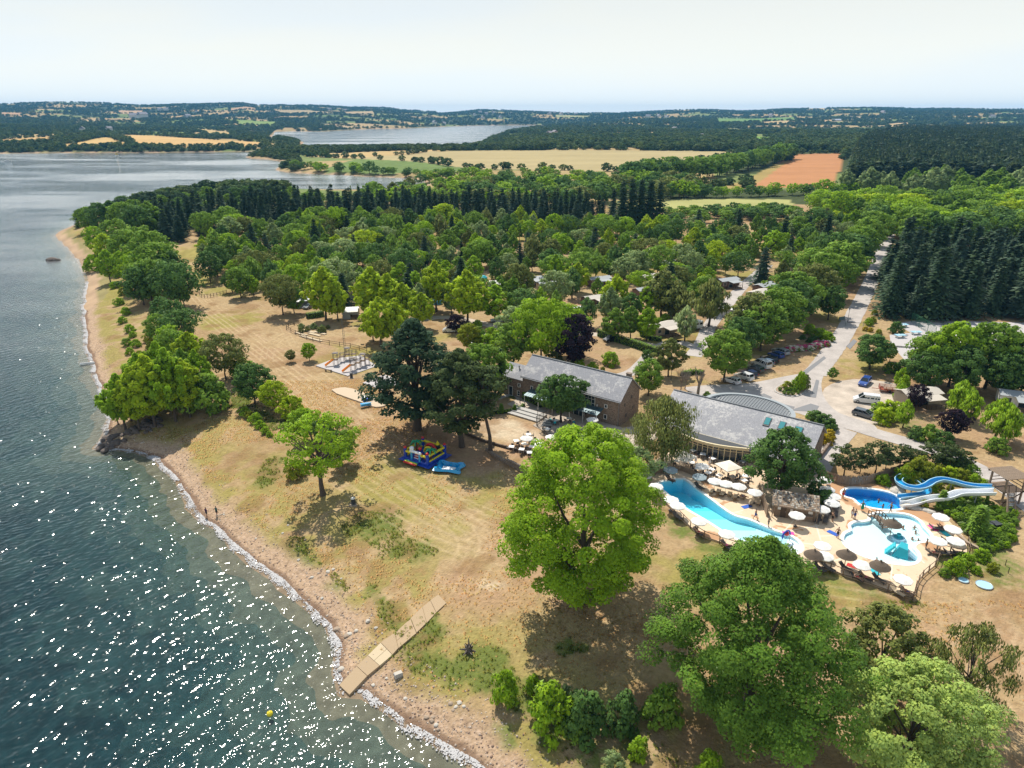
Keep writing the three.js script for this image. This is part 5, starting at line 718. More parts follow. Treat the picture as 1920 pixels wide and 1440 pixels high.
function makeThatch() { const t = new THREE.Group(); t.name = 'thatch_parasol'; part('pole', M.wood, t, (g) => g.cyl(V(0, 0, 0), V(0, 2.4, 0), 0.06, 0.05, 7)); const c = part('canopy', M.thatch, t, (g) => { const n = 28; for (let k = 0; k < n; k++) { const a = k / n * 6.2832, b = (k + 1) / n * 6.2832, w = (q) => 1.25 + 0.09 * NT[(Math.round(q * 40) * 7) & 65535], p = (q, r, y) => V(Math.cos(q) * r, y, Math.sin(q) * r); g.tri(p(a, 0.75, 2.4), V(0, 2.75, 0), p(b, 0.75, 2.4)); g.quad(p(b, w(b), 1.98), p(a, w(a), 1.98), p(a, 0.75, 2.4), p(b, 0.75, 2.4)); g.quad(p(a, w(a), 1.98), p(b, w(b), 1.98), p(b, 1.3, 1.95), p(a, 1.3, 1.95)); } }); part('tuft', M.thatch, c, (g) => { for (let k = 0; k < 7; k++) { const a = k * 0.9; g.cyl(V(0, 2.7, 0), V(Math.cos(a) * 0.14, 2.98, Math.sin(a) * 0.14), 0.06, 0.01, 5); } }); return t; }
function makeLounger(m) { const t = new THREE.Group(); t.name = 'sun_lounger'; part('frame', M.fabric_dark, t, (g) => { g.box(-0.3, 0.28, 0.2, 0.05, 0.05, 1.4); g.box(0.3, 0.28, 0.2, 0.05, 0.05, 1.4); }); for (const x of [-0.28, 0.28]) for (const z of [-0.4, 0.8]) part('leg', M.fabric_dark, t, (g) => g.box(x, 0, z, 0.05, 0.3, 0.05)); part('bed', m, t, (g) => g.box(0, 0.32, 0.22, 0.62, 0.06, 1.36)); part('backrest', m, t, (g) => g.hex([V(-0.31, 0.33, -0.46), V(0.31, 0.33, -0.46), V(0.31, 0.72, -1.02), V(-0.31, 0.72, -1.02)], [V(-0.31, 0.39, -0.44), V(0.31, 0.39, -0.44), V(0.31, 0.78, -1.0), V(-0.31, 0.78, -1.0)])); return t; }
function makeTable(m) { const t = new THREE.Group(); t.name = 'table'; part('table_top', m, t, (g) => g.box(0, 0.71, 0, 0.95, 0.04, 0.95)); for (const x of [-0.4, 0.4]) for (const z of [-0.4, 0.4]) part('leg', M.alu, t, (g) => g.box(x, 0, z, 0.05, 0.71, 0.05)); return t; }
function makeChair(m) { const t = new THREE.Group(); t.name = 'terrace_chair'; part('seat', m, t, (g) => g.box(0, 0.42, 0, 0.46, 0.05, 0.46)); part('backrest', m, t, (g) => g.box(0, 0.46, -0.22, 0.46, 0.42, 0.04)); for (const x of [-0.2, 0.2]) for (const z of [-0.2, 0.2]) part('leg', M.fabric_dark, t, (g) => g.box(x, 0, z, 0.04, 0.42, 0.04)); return t; }
const pw = makeParasol(M.canvas_white), pc = makeParasol(M.canvas_cream, 4, 2.2, 2.7), pg = makeParasol(M.canvas_grey), pt = makeThatch(), lt = makeLounger(M.fabric_tan), ldk = makeLounger(M.fabric_dark), lbl = makeLounger(M.blue_cloth), tw = makeTable(M.table_white), tg = makeTable(M.table_grey), chd = makeChair(M.fabric_dark), chg = makeChair(M.green_plastic), cht = makeChair(M.turq);
function put(proto2, p, turn, label, category, group, y) { const c = proto2.clone(); c.name = numbered(proto2.name); c.position.set(p.x, y ?? p.y, p.z); c.rotation.y = turn; scene.add(c); return tag(c, label, category, group); }
const loungerSpots = [];
function shade(px, py, proto2, label, group, { h = 2.15, y = DECK, beds = 2, dark, turn = 0.5 } = {}) {   // px, py: middle of the canopy in the photograph
  const p = L(px, py, y + h); put(proto2, V(p.x, y, p.z), (px * 0.37) % 1, label, 'parasol', group, y);
  for (let k = 0; k < beds; k++) { const q = V(p.x + (k - (beds - 1) / 2) * 1.15, y, p.z + 0.45); put(dark ? ldk : lt, q, turn + 0.1 * k, (dark ? 'dark' : 'tan') + ' sun lounger ' + label.split(' ').slice(-5).join(' '), 'sun lounger', 'sun loungers ' + group); loungerSpots.push(q); }
  return p;
}
for (const [x, y] of [[1230, 909], [1259, 934], [1271, 945], [1311, 974], [1363, 998]]) shade(x, y, pw, 'white octagonal parasol by the fence of the long pool', 'parasols along the long pool fence', { beds: x > 1260 ? 1 : 0, dark: true });
for (const [x, y] of [[1341, 899], [1362, 904], [1386, 909], [1416, 920]]) shade(x, y, pw, 'white octagonal parasol in the row above the long pool', 'row of parasols above the long pool', { turn: 2.6 });
shade(1495, 963, pw, 'white octagonal parasol standing alone before the shower hut', 'hut parasol', { beds: 0 });
for (const [x, y] of [[1546, 897], [1552, 915], [1563, 927], [1561, 940], [1542, 951]]) shade(x, y, pw, 'white octagonal parasol in the stack beside the slide pool', 'parasols beside the slide pool', { dark: true, turn: -0.6 });
for (const [x, y] of [[1765, 966], [1788, 989], [1760, 1011], [1793, 1011]]) shade(x, y, pw, 'white octagonal parasol between children pool and shrub garden', 'parasols at the shrub garden', { dark: true, turn: 1.2 });
for (const [x, y] of [[1543, 1020], [1547, 1039]]) shade(x, y, pw, 'white octagonal parasol between the two white shallow ends', 'parasols between the pools', { dark: true });
shade(1617, 1056, pw, 'white octagonal parasol between two thatch parasols', 'front parasol', { dark: true }); shade(1694, 1083, pw, 'white octagonal parasol in the corner of the curved fence', 'corner parasol', { beds: 2 });
for (const [x, y] of [[1588, 1037], [1651, 1058], [1527, 1037]]) shade(x, y, pt, 'dark thatch parasol on the deck before the children pool', 'thatch parasols on the deck', { beds: 1, dark: true, h: 2.3 });
shade(1674, 979, pt, 'dark thatch parasol standing in the children pool', 'wet thatch parasol', { beds: 0, h: 2.3, y: 3.6 });
for (const [x, y] of [[1258, 878], [1312, 891]]) shade(x, y, pg, 'grey octagonal parasol between restaurant terrace and pool', 'grey parasols at the terrace fence', { beds: 1, dark: true });
for (const [x, y] of [[1317, 871], [1209, 888]]) shade(x, y, pw, 'white octagonal parasol over the restaurant tables', 'parasols of the restaurant', { beds: 0 });
shade(1366, 872, pc, 'large square cream parasol over the restaurant tables', 'square parasol', { beds: 0, h: 2.4 }); shade(1283, 854, pc, 'large square cream parasol at the corner of the glass front', 'square parasol', { beds: 0, h: 2.4 });
const tb = (list, y, where, grp, m = tw, ch = chd) => list.forEach(([x, yy], i) => { const p = L(x, yy + 2, y + 0.72), a = (x * 0.71) % 1.5; put(m, V(p.x, y, p.z), a, (m === tw ? 'white' : 'grey') + ' square table ' + where, 'table', 'tables ' + grp); for (let k = 0; k < 4; k++) { const b = a + k * Math.PI / 2; if (NT[(i * 13 + k * 5 + Math.round(x)) & 65535] < 0.8) put(ch, V(p.x + Math.sin(b) * 0.75, y, p.z + Math.cos(b) * 0.75), b + Math.PI, (ch === chd ? 'dark' : ch === chg ? 'green' : 'turquoise') + ' chair drawn up to the tables ' + where, 'chair', 'chairs ' + where); } });
tb([[1318, 849], [1336, 857], [1300, 842], [1269, 862], [1297, 865], [1309, 876], [1334, 878], [1349, 889], [1395, 898], [1398, 890], [1328, 884]], DECK, 'on the restaurant terrace', 'of the restaurant'); tb([[1374, 891], [1393, 863]], DECK, 'on the restaurant terrace', 'grey ones of the restaurant', tg); tb([[1242, 866], [1228, 872], [1250, 876]], DECK, 'under the weeping birch', 'under the birch', tg, chg);
tb([[968, 824], [959, 835], [978, 840], [993, 846], [991, 812], [1006, 823], [997, 835], [1014, 839], [983, 830], [1026, 802], [1042, 786], [1067, 782]], 4.04, 'on the gravel court', 'of the gravel court');
for (const [x, y] of [[987, 819], [1013, 831], [1034, 817], [1111, 784]]) shade(x, y, pw, 'white octagonal parasol on the gravel court', 'parasols of the gravel court', { beds: 0, y: 4.04 });
for (const [x, y] of [[1032, 790], [1040, 797], [1076, 795]]) { const p = L(x, y, 4.04); put(cht, p, x, 'turquoise chair beside the linden on the terrace', 'chair', 'turquoise chairs'); }

// ---------------------------------------------------------------- water slides, tower, bridge, pool toys
mat('flume_blue', [0.02, 0.34, 0.66], { roughness: 0.3, clearcoat: 0.5 }); mat('flume_white', [0.80, 0.82, 0.84], { roughness: 0.35 }); mat('flume_pale', [0.36, 0.60, 0.74], { roughness: 0.35 }); mat('rock_pale', [0.48, 0.44, 0.38], { roughness: 0.95 }); mat('rock_dark', [0.12, 0.095, 0.08], { roughness: 0.95 }); mat('rock_brown', [0.34, 0.26, 0.19], { roughness: 0.95 }); mat('red', [0.55, 0.02, 0.02], { roughness: 0.4 }); mat('yellow', [0.75, 0.62, 0.02], { roughness: 0.4 }); mat('royal', [0.015, 0.06, 0.42], { roughness: 0.35 }); mat('green', [0.01, 0.30, 0.14], { roughness: 0.4 }); mat('orange', [0.80, 0.28, 0.01], { roughness: 0.4 }); mat('black', [0.015, 0.015, 0.018], { roughness: 0.5 }); mat('brown', [0.22, 0.07, 0.03], { roughness: 0.6 });
function flume(pts, name, label, inner, outer, r = 0.5) {
  const W = pts.map(([x, y, h]) => L(x, y, 4.5 + (h - 4.5) * 0.7)), o = W[0].clone().setY(4), c = new THREE.CatmullRomCurve3(W.map((v) => v.clone().sub(o)), false, 'centripetal'), n = Math.ceil(c.getLength() / 0.5), t = thing(name, label, 'water slide', [o.x, 4, o.z]), K = 9, A = 1.75;
  const rings = (rad) => { const out = []; for (let k = 0; k <= n; k++) { const p = c.getPoint(k / n), d = c.getTangent(k / n), s = V(-d.z, 0, d.x).normalize(), u = V(0, 1, 0), row = []; for (let q = 0; q <= K; q++) { const a = -A + 2 * A * q / K; row.push(p.clone().addScaledVector(s, Math.sin(a) * rad).addScaledVector(u, -Math.cos(a) * rad)); } out.push(row); } return out; };
  const skin = (nm, m, R0, flip) => { const pos = [], idx = []; R0.forEach((row) => row.forEach((v) => pos.push(v.x, v.y, v.z))); for (let k = 0; k < n; k++) for (let q = 0; q < K; q++) { const a = k * (K + 1) + q, b = a + 1, e = a + K + 1, f = e + 1; flip ? idx.push(a, e, b, b, e, f) : idx.push(a, b, e, b, f, e); } const g = new THREE.BufferGeometry(); g.setAttribute('position', new THREE.Float32BufferAttribute(pos, 3)); g.setIndex(idx); g.computeVertexNormals(); const mm = new THREE.Mesh(g, m); mm.name = nm; t.add(mm); return mm; };
  const I = rings(r), O = rings(r + 0.07); skin('channel', inner, I, true); skin('shell', outer, O, false);
  for (const q of [0, K]) part('rim', outer, t, (g) => { for (let k = 0; k < n; k++) g.bar(O[k][q].clone().lerp(I[k][q], 0.5), O[k + 1][q].clone().lerp(I[k + 1][q], 0.5), 0.12, 0.1); });
  for (let k = 4; k < n - 4; k += 8) { const p = c.getPoint(k / n); if (p.y - r > 0.6) part('support', M.zinc_pale, t, (g) => g.cyl(V(p.x, -0.1, p.z), V(p.x, p.y - r, p.z), 0.09, 0.09, 7)); }
  return t;
}
flume([[1862, 912, 8.3], [1833, 911, 7.9], [1808, 907, 7.6], [1790, 902, 7.3], [1767, 898, 7.0], [1750, 902, 6.8], [1737, 910, 6.6], [1720, 914, 6.3], [1700, 911, 6.1], [1687, 904, 5.9], [1685, 897, 5.7], [1696, 892, 5.6], [1715, 896, 5.4], [1735, 910, 5.2], [1738, 923, 5.0], [1715, 928, 4.8], [1686, 931, 4.5]], 'water_slide', 'bright blue winding water slide behind the white one', M.flume_blue, M.flume_pale);
flume([[1866, 921, 8.2], [1833, 922, 7.6], [1800, 923, 7.1], [1775, 931, 6.6], [1750, 933, 6.1], [1730, 937, 5.5], [1708, 943, 4.9], [1690, 945, 4.5]], 'water_slide', 'white waved water slide with blue line above the shrub garden', M.flume_white, M.flume_white, 0.6);
{
  const b0 = L(1886, 912, 6.4), b = V(b0.x, 4, b0.z), t = thing('slide_tower', 'wooden slide tower with slatted roof and stairs', 'tower', [b.x, 4, b.z], 0.15);
  for (const x of [-1.9, 1.9]) for (const z of [-1.7, 1.7]) part('post', M.wood_grey, t, (g) => g.box(x * 0.8, -0.2, z * 0.85, 0.22, 4.8, 0.22));
  part('platform', M.wood, t, (g) => g.box(0, 2.2, 0, 3.4, 0.18, 3.2));
  for (const z of [-1.6, 1.6]) part('roof_beam', M.wood_dark, t, (g) => g.box(0, 4.5, z, 4.3, 0.2, 0.2));
  for (let k = 0; k < 15; k++) part('roof_slat', M.wood_grey, t, (g) => g.box(-2.05 + k * 0.29, 4.72, 0, 0.19, 0.06, 4.0));
  for (const y of [0.5, 1.05]) { part('rail', M.wood_dark, t, (g) => g.box(0, 2.38 + y, -1.5, 3.1, 0.1, 0.08)); part('rail', M.wood_dark, t, (g) => g.box(1.55, 2.38 + y, 0, 0.08, 0.1, 2.9)); }
  part('brace', M.wood_dark, t, (g) => { g.bar(V(-1.9, 0.3, 1.72), V(1.9, 2.5, 1.72), 0.12); });
  const st = part('stair', M.wood_grey, t, (g) => { for (const x of [-1.5, -0.3]) g.bar(V(x, 2.6, 1.95), V(x - 2.0, 0.0, 4.8), 0.1, 0.26); });
  for (let k = 0; k < 16; k++) { const s = (k + 0.5) / 16; part('tread', k % 3 ? M.zinc_pale : M.wood_grey, st, (g) => g.box(-0.9 - 2.0 * s, 2.6 - 2.6 * s, 1.95 + 2.85 * s, 1.15, 0.06, 0.26)); }
  part('stair_rail', M.wood_dark, t, (g) => g.bar(V(-1.5, 3.6, 1.95), V(-3.5, 1.0, 4.8), 0.09)); part('stair_rail', M.wood_dark, t, (g) => g.bar(V(-0.3, 3.6, 1.95), V(-2.3, 1.0, 4.8), 0.09));
  occupied.push([b.x, b.z, 4]);
}
{ // arched footbridge over the neck of the children pool
  const a = L(1637, 970, DECK), b = L(1658, 989, DECK), len = a.distanceTo(b) + 0.8, t = thing('footbridge', 'small arched wooden footbridge over the children pool', 'bridge', [(a.x + b.x) / 2, DECK, (a.z + b.z) / 2], Math.atan2(-(b.z - a.z), b.x - a.x)), f = (s) => 0.05 + 0.55 * Math.sin(Math.PI * s);
  for (let k = 0; k < 14; k++) { const s = (k + 0.5) / 14; part('plank', M.wood, t, (g) => g.box((s - 0.5) * len, f(s), 0, len / 14 * 0.85, 0.07, 1.2)); }
  for (const z of [-0.6, 0.6]) { for (let k = 0; k <= 5; k++) { const s = k / 5; part('post', M.wood_dark, t, (g) => g.box((s - 0.5) * len, f(s) - 0.1, z, 0.09, 1.05, 0.09)); } for (const h of [0.45, 0.92]) part('rail', M.wood_dark, t, (g) => { for (let k = 0; k < 5; k++) g.bar(V((k / 5 - 0.5) * len, f(k / 5) + h, z), V(((k + 1) / 5 - 0.5) * len, f((k + 1) / 5) + h, z), 0.07); }); }
}
{
  const p = L(1686, 1038, 4.0), t = thing('pool_slide', 'turquoise animal shaped child slide with ribbed steps', 'slide', [p.x, 3.75, p.z], -0.5);
  part('back', M.turq, t, (g) => g.hex([V(-0.9, 0, 0.9), V(1.1, 0, 0.9), V(0.9, 0, -0.9), V(-0.7, 0, -0.9)], [V(-0.2, 1.5, 0.4), V(0.9, 1.3, 0.5), V(0.8, 1.7, -0.6), V(0, 1.8, -0.6)]));
  for (let k = 0; k < 6; k++) part('step', M.turq, t, (g) => g.cyl(V(-1.6 + 0.17 * k, 0.05 + 0.26 * k, -0.6), V(-1.6 + 0.17 * k, 0.05 + 0.26 * k, 0.6), 0.17, 0.17, 8));
  part('chute', M.flume_pale, t, (g) => g.hex([V(0.7, 0.9, 0.5), V(2.2, 0, 0.5), V(2.2, 0, -0.5), V(0.7, 0.9, -0.5)].map((v) => v.clone().setY(v.y - 0.1)), [V(0.7, 1.25, 0.5), V(2.2, 0.12, 0.5), V(2.2, 0.12, -0.5), V(0.7, 1.25, -0.5)]));
  const q = L(1684, 1010, 4.0), f = thing('pool_fountain', 'round turquoise fountain basin in the children pool', 'fountain', [q.x, 3.7, q.z]);
  part('basin', M.flume_pale, f, (g) => { g.cyl(V(0, 0, 0), V(0, 0.55, 0), 0.85, 0.85, 20); }); part('bowl', M.turq, f, (g) => { g.cyl(V(0, 0.552, 0), V(0, 0.6, 0), 0.62, 0.6, 20); g.cyl(V(0, 0.6, 0), V(0, 1.1, 0), 0.12, 0.3, 10); });
  const s = L(1473, 1012, 4), m = thing('spray_toy', 'blue arched spray toy with red ball in the shallow end', 'pool toy', [s.x, 3.8, s.z]);
  part('arch', M.royal, m, (g) => g.add(new THREE.TorusGeometry(0.75, 0.13, 8, 20, Math.PI * 1.1), XF(0, 0.9, 0, 0.5))); part('ball', M.red, m, (g) => g.add(new THREE.SphereGeometry(0.36, 14, 10), XF(0, 1.2, 0))); for (const x of [-0.65, 0.65]) part('foot', M.zinc_pale, m, (g) => g.cyl(V(x, -0.1, x * -0.5), V(x, 1.0, x * -0.5), 0.07, 0.07, 7));
}
const rockGeo = [0, 1, 2, 3].map((s) => { const g = new THREE.IcosahedronGeometry(1, 2), p = g.attributes.position; for (let i = 0; i < p.count; i++) { const x = p.getX(i), y = p.getY(i), z = p.getZ(i), k = 0.68 + 0.6 * fbm(x * 1.3 + s * 9 + 20, y * 1.3 + z * 1.7 + 20, 3); p.setXYZ(i, x * k, y * k * 0.7, z * k); } g.computeVertexNormals(); return g; });
let rockN = 0;
function rock(x, z, s, m, label, group, y) { const o = new THREE.Mesh(rockGeo[rockN % 4], m); o.name = numbered('rock'); o.position.set(x, (y ?? terrain(x, z)) + s * 0.12, z); o.rotation.y = rockN * 1.7; o.scale.set(s * (0.8 + 0.5 * NT[rockN * 3]), s * (0.7 + 0.3 * NT[rockN * 5]), s); rockN++; scene.add(o); return tag(o, label, 'rock', group); }
for (const [x, y, s] of [[1676, 922, 0.9], [1684, 920, 1.0], [1690, 926, 0.7], [1702, 950, 0.8], [1712, 953, 0.8], [1722, 955, 0.7], [1695, 951, 0.6], [1735, 958, 0.6], [1745, 962, 0.7]]) { const p = L(x, y); rock(p.x, p.z, s, M.rock_pale, 'pale landscaping rock at the foot of the slides', 'rocks at the slide pool', 4); }
// garden round the slides
const gard = 'behind the blue water slide';
for (const [m, px, py, top, w = 1] of [['leaf_lime', 1712, 902, 862], ['leaf_lime', 1735, 900, 868], ['leaf_lime', 1758, 896, 872], ['leaf_bright', 1780, 902, 876], ['leaf_lime', 1800, 905, 880], ['leaf_fresh', 1695, 905, 876], ['leaf_lime', 1720, 890, 856, 0.8], ['leaf_fresh', 1825, 912, 890], ['leaf_lime', 1762, 918, 905, 0.8], ['leaf_lime', 1780, 922, 908, 0.8], ['leaf_fresh', 1655, 908, 890], ['leaf_lime', 1732, 952, 938, 0.9], ['leaf_fresh', 1748, 922, 908], ['leaf_dark', 1770, 885, 858], ['leaf_dark', 1800, 892, 862], ['leaf_mid', 1815, 898, 870], ['leaf_fresh', 1844, 918, 900]]) treePx('shrub', m, px, py, top, { w: w * 0.9, where: gard });
treePx('cypress', 'leaf_mid', 1764, 952, 920, { w: 2.2, where: 'small clipped cone beside the white slide', name: 'topiary_cone' });
treePx('cypress', 'leaf_mid', 1830, 1006, 950, { w: 2.6, where: 'tall clipped column in the shrub garden', name: 'topiary_column' });
treePx('cypress', 'leaf_mid', 1848, 948, 928, { w: 2.0, where: 'short clipped cone under the slide tower', name: 'topiary_cone' });
for (const [px, py, top] of [[1527, 928, 905], [1545, 948, 921]]) treePx('hedgeball', 'leaf_dark', px, py, top, { y: DECK, w: 1.05, where: 'ball clipped beside the shower hut', name: 'topiary_ball' });
scatter([[1752, 955], [1800, 936], [1862, 932], [1900, 960], [1905, 1010], [1885, 1032], [1845, 1035], [1812, 1002], [1790, 972]], 110, 0.35, (x, z, r) => { plant('hedgeball', r() < 0.7 ? 'leaf_mid' : 'leaf_fresh', x, z, 0.8 + 0.5 * r(), { w: 1.0, where: 'in the clipped garden below the white slide', name: 'box_shrub' }); occupied[occupied.length - 1][2] = 0.5; }, 71);
scatter([[1752, 955], [1800, 936], [1862, 932], [1900, 960], [1885, 1020], [1845, 1025], [1812, 1002], [1790, 972]], 60, 0.2, (x, z, r) => { plant('shrub', 'leaf_silver', x, z, 0.5 + 0.3 * r(), { w: 1.2, where: 'low lavender in the clipped garden', name: 'lavender_shrub' }); occupied[occupied.length - 1][2] = 0.4; }, 72);
for (const px of [1850, 1864]) { const p = L(px, 992), t = thing('garden_box', 'black slatted equipment box among the clipped shrubs', 'box', [p.x, 4, p.z], 0.3, 'black equipment boxes'); part('case', M.black, t, (g) => g.box(0, 0, 0, 1.1, 1.0, 1.1)); part('lid', M.dark_metal, t, (g) => g.box(0, 1.0, 0, 1.2, 0.08, 1.2)); }
for (const [x, y, r, lb] of [[1845, 1098, 0.95, 'larger turquoise round cover lying on the grass'], [1806, 1089, 0.6, 'smaller turquoise round cover lying on the grass']]) { const p = G(x, y), t = thing('well_cover', lb, 'cover', [p.x, p.y, p.z]); part('disc', M.flume_pale, t, (g) => g.cyl(V(0, 0, 0), V(0, 0.14, 0), r, r * 0.96, 22)); part('rim', M.zinc_pale, t, (g) => g.add(new THREE.TorusGeometry(r, 0.07, 6, 24), XF(0, 0.12, 0, 0, 1, 1, 1, Math.PI / 2))); }
for (const [px, py, top, m] of [[1790, 1075, 1048, 'leaf_fresh'], [1812, 1062, 1040, 'leaf_fresh'], [1840, 1050, 1030, 'leaf_fresh'], [1860, 1072, 1055, 'leaf_lime'], [1770, 1080, 1066, 'leaf_mid'], [1830, 1075, 1062, 'leaf_fresh'], [1800, 1050, 1036, 'leaf_mid']]) treePx('shrub', m, px, py, top, { w: 0.9, where: 'on the staked planting beside the curved fence' });
fence(polyG([[1790, 1045], [1830, 1030], [1880, 1055], [1890, 1075]]), 'stake_line', 'row of thin stakes round the young planting', { h: 0.9, rails: [], gap: 2.4, post: 0.07, m: M.wood_dark });

// ---------------------------------------------------------------- people: one continuous body each, built from tapered limbs
mat('skin', [0.42, 0.24, 0.16], { roughness: 0.6 }); mat('skin_tan', [0.30, 0.16, 0.10], { roughness: 0.6 }); mat('hair', [0.03, 0.02, 0.015], { roughness: 0.8 }); mat('cloth_blue', [0.02, 0.05, 0.22], { roughness: 0.9 }); mat('cloth_green', [0.01, 0.25, 0.16], { roughness: 0.9 }); mat('cloth_red', [0.5, 0.03, 0.03], { roughness: 0.9 }); mat('cloth_white', [0.75, 0.75, 0.75], { roughness: 0.9 });
function field(bones, lo, size, n, k = 0.035) {
  const mc = new MarchingCubes(n, new THREE.MeshStandardMaterial(), false, false, 60000), f = mc.field, h = size / n; mc.isolation = 0;
  for (let z = 0; z < n; z++) for (let y = 0; y < n; y++) for (let x = 0; x < n; x++) {
    const px = lo[0] + (x + 0) * h, py = lo[1] + y * h, pz = lo[2] + z * h; let d = 1e9;
    for (const [a, b, r0, r1] of bones) { const bx = b[0] - a[0], by = b[1] - a[1], bz = b[2] - a[2], t = clamp(((px - a[0]) * bx + (py - a[1]) * by + (pz - a[2]) * bz) / (bx * bx + by * by + bz * bz + 1e-9)), e = Math.hypot(px - a[0] - bx * t, py - a[1] - by * t, pz - a[2] - bz * t) - (r0 + (r1 - r0) * t), q = clamp(0.5 + 0.5 * (d - e) / k); d = lerp(d, e, q) - k * q * (1 - q); }
    f[x + y * n + z * n * n] = -d;
  }
  mc.update(); const g = new THREE.BufferGeometry(), c = mc.count, P = new Float32Array(c * 3); for (let i = 0; i < c; i++) { P[i * 3] = lo[0] + (mc.positionArray[i * 3] + 1) / 2 * size; P[i * 3 + 1] = lo[1] + (mc.positionArray[i * 3 + 1] + 1) / 2 * size; P[i * 3 + 2] = lo[2] + (mc.positionArray[i * 3 + 2] + 1) / 2 * size; }
  g.setAttribute('position', new THREE.BufferAttribute(P, 3)); g.setAttribute('normal', new THREE.BufferAttribute(Float32Array.from(mc.normalArray.subarray(0, c * 3)), 3)); return g;
}
function pose({ stride = 0, arm = 0.1, lift = 0, female = 0 }) {   // standing or walking figure 1.72 m tall, facing +z
  const hipY = 0.90, sh = female ? 0.17 : 0.19, B2 = []; const J = { pelvis: [0, hipY, 0], chest: [0, 1.27, 0.01], neck: [0, 1.46, 0], head: [0, 1.60, 0.02] };
  B2.push([J.pelvis, J.chest, 0.125, 0.135], [[-0.09, 1.30, 0], [0.09, 1.30, 0], 0.1, 0.1], [J.chest, J.neck, 0.09, 0.055], [J.neck, [0, 1.55, 0.02], 0.05, 0.06], [[0, 1.56, 0.03], [0, 1.64, 0.01], 0.082, 0.092], [[0, 1.585, 0.1], [0, 1.605, 0.09], 0.018, 0.016]);
  for (const s of [-1, 1]) {
    const a = stride * s, knee = [s * 0.1, 0.49, 0.16 * a + 0.02], ank = [s * 0.1, 0.08 + (a < 0 ? 0.08 * -a : 0), 0.30 * a - (a < 0 ? 0.08 : 0)], toe = [s * 0.12, 0.035, ank[2] + 0.15];
    B2.push([[s * 0.085, hipY - 0.02, 0], knee, 0.095, 0.058], [knee, ank, 0.058, 0.036], [ank, toe, 0.04, 0.032]);
    const e = [s * (sh + 0.07 + arm * 0.4), 1.12 + lift * 0.2, -0.12 * a], w = [s * (sh + 0.08 + arm), 0.88 + lift * 0.5, -0.22 * a + 0.08], hd = [s * (sh + 0.08 + arm), 0.79 + lift * 0.55, -0.24 * a + 0.11];
    B2.push([[s * sh, 1.38, 0], e, 0.052, 0.042], [e, w, 0.042, 0.028], [w, hd, 0.032, 0.026]); for (let f = 0; f < 4; f++) B2.push([hd, [hd[0] + (f - 1.5) * 0.014, hd[1] - 0.075 + Math.abs(f - 1.5) * 0.006, hd[2] + 0.03], 0.011, 0.009]); B2.push([w, [w[0] - s * 0.04, w[1] - 0.07, w[2] + 0.05], 0.012, 0.01]);
  }
  return B2;
}
const lieBones = (() => { const B2 = [[[0, 0.10, 0], [0, 0.16, -0.38], 0.12, 0.13], [[-0.1, 0.18, -0.40], [0.1, 0.18, -0.40], 0.09, 0.09], [[0, 0.2, -0.45], [0, 0.34, -0.60], 0.07, 0.055], [[0, 0.37, -0.66], [0, 0.42, -0.70], 0.085, 0.09], [[0, 0.45, -0.60], [0, 0.46, -0.61], 0.02, 0.018]]; for (const s of [-1, 1]) B2.push([[s * 0.09, 0.10, 0.02], [s * 0.12, 0.16, 0.42], 0.09, 0.06], [[s * 0.12, 0.16, 0.42], [s * 0.13, 0.07, 0.82], 0.055, 0.036], [[s * 0.13, 0.07, 0.82], [s * 0.15, 0.18, 0.88], 0.035, 0.028], [[s * 0.19, 0.2, -0.42], [s * 0.27, 0.12, -0.16], 0.048, 0.04], [[s * 0.27, 0.12, -0.16], [s * 0.2, 0.12, 0.08], 0.04, 0.028], [[s * 0.2, 0.12, 0.08], [s * 0.18, 0.12, 0.2], 0.028, 0.018]); return B2; })();
const swimBones = [[[0, -0.35, 0], [0, 0.06, 0.02], 0.12, 0.13], [[-0.14, 0.1, 0], [0.14, 0.1, 0], 0.08, 0.08], [[0, 0.1, 0], [0, 0.22, 0], 0.06, 0.055], [[0, 0.27, 0.01], [0, 0.34, 0], 0.085, 0.092], [[-0.18, 0.1, 0], [-0.36, 0.0, 0.22], 0.05, 0.04], [[0.18, 0.1, 0], [0.4, 0.02, 0.15], 0.05, 0.04], [[-0.36, 0, 0.22], [-0.3, -0.02, 0.45], 0.038, 0.028], [[0.4, 0.02, 0.15], [0.42, 0.0, 0.4], 0.038, 0.028], [[0, 0.29, 0.1], [0, 0.3, 0.09], 0.02, 0.018]];
const grow = (list, d) => list.map(([a, b, r0, r1]) => [a, b, r0 + d, r1 + d]);
function personKit(bones, lo, size, hairBones, wear) { return { body: field(bones, lo, size, 56), hair: field(hairBones, lo, size, 48), wear: wear.map((w) => field(w, lo, size, 48)) }; }
const st0 = pose({ stride: 0 }), st1 = pose({ stride: 0.9, arm: 0.05 }), st2 = pose({ stride: 0.25, arm: 0.18, lift: 0.4 }), hairS = [[[0, 1.66, -0.02], [0, 1.63, -0.045], 0.088, 0.085]], shorts = (b) => grow([b[0].slice(0, 2).length ? [[0, 0.88, 0], [0, 0.97, 0], 0.125, 0.125] : b[0], [b[6][0], b[6][0].map((v, i) => lerp(v, b[6][1][i], 0.6)), 0.095, 0.075], [b[6 + 11][0], b[6 + 11][0].map((v, i) => lerp(v, b[6 + 11][1][i], 0.6)), 0.095, 0.075]], 0.022), shirt = [[[0, 0.95, 0], [0, 1.27, 0.01], 0.145, 0.158], [[-0.12, 1.32, 0], [0.12, 1.32, 0], 0.112, 0.112]], dress = [[[0, 0.55, 0], [0, 1.0, 0], 0.24, 0.155], [[0, 1.0, 0], [0, 1.27, 0], 0.15, 0.15]];
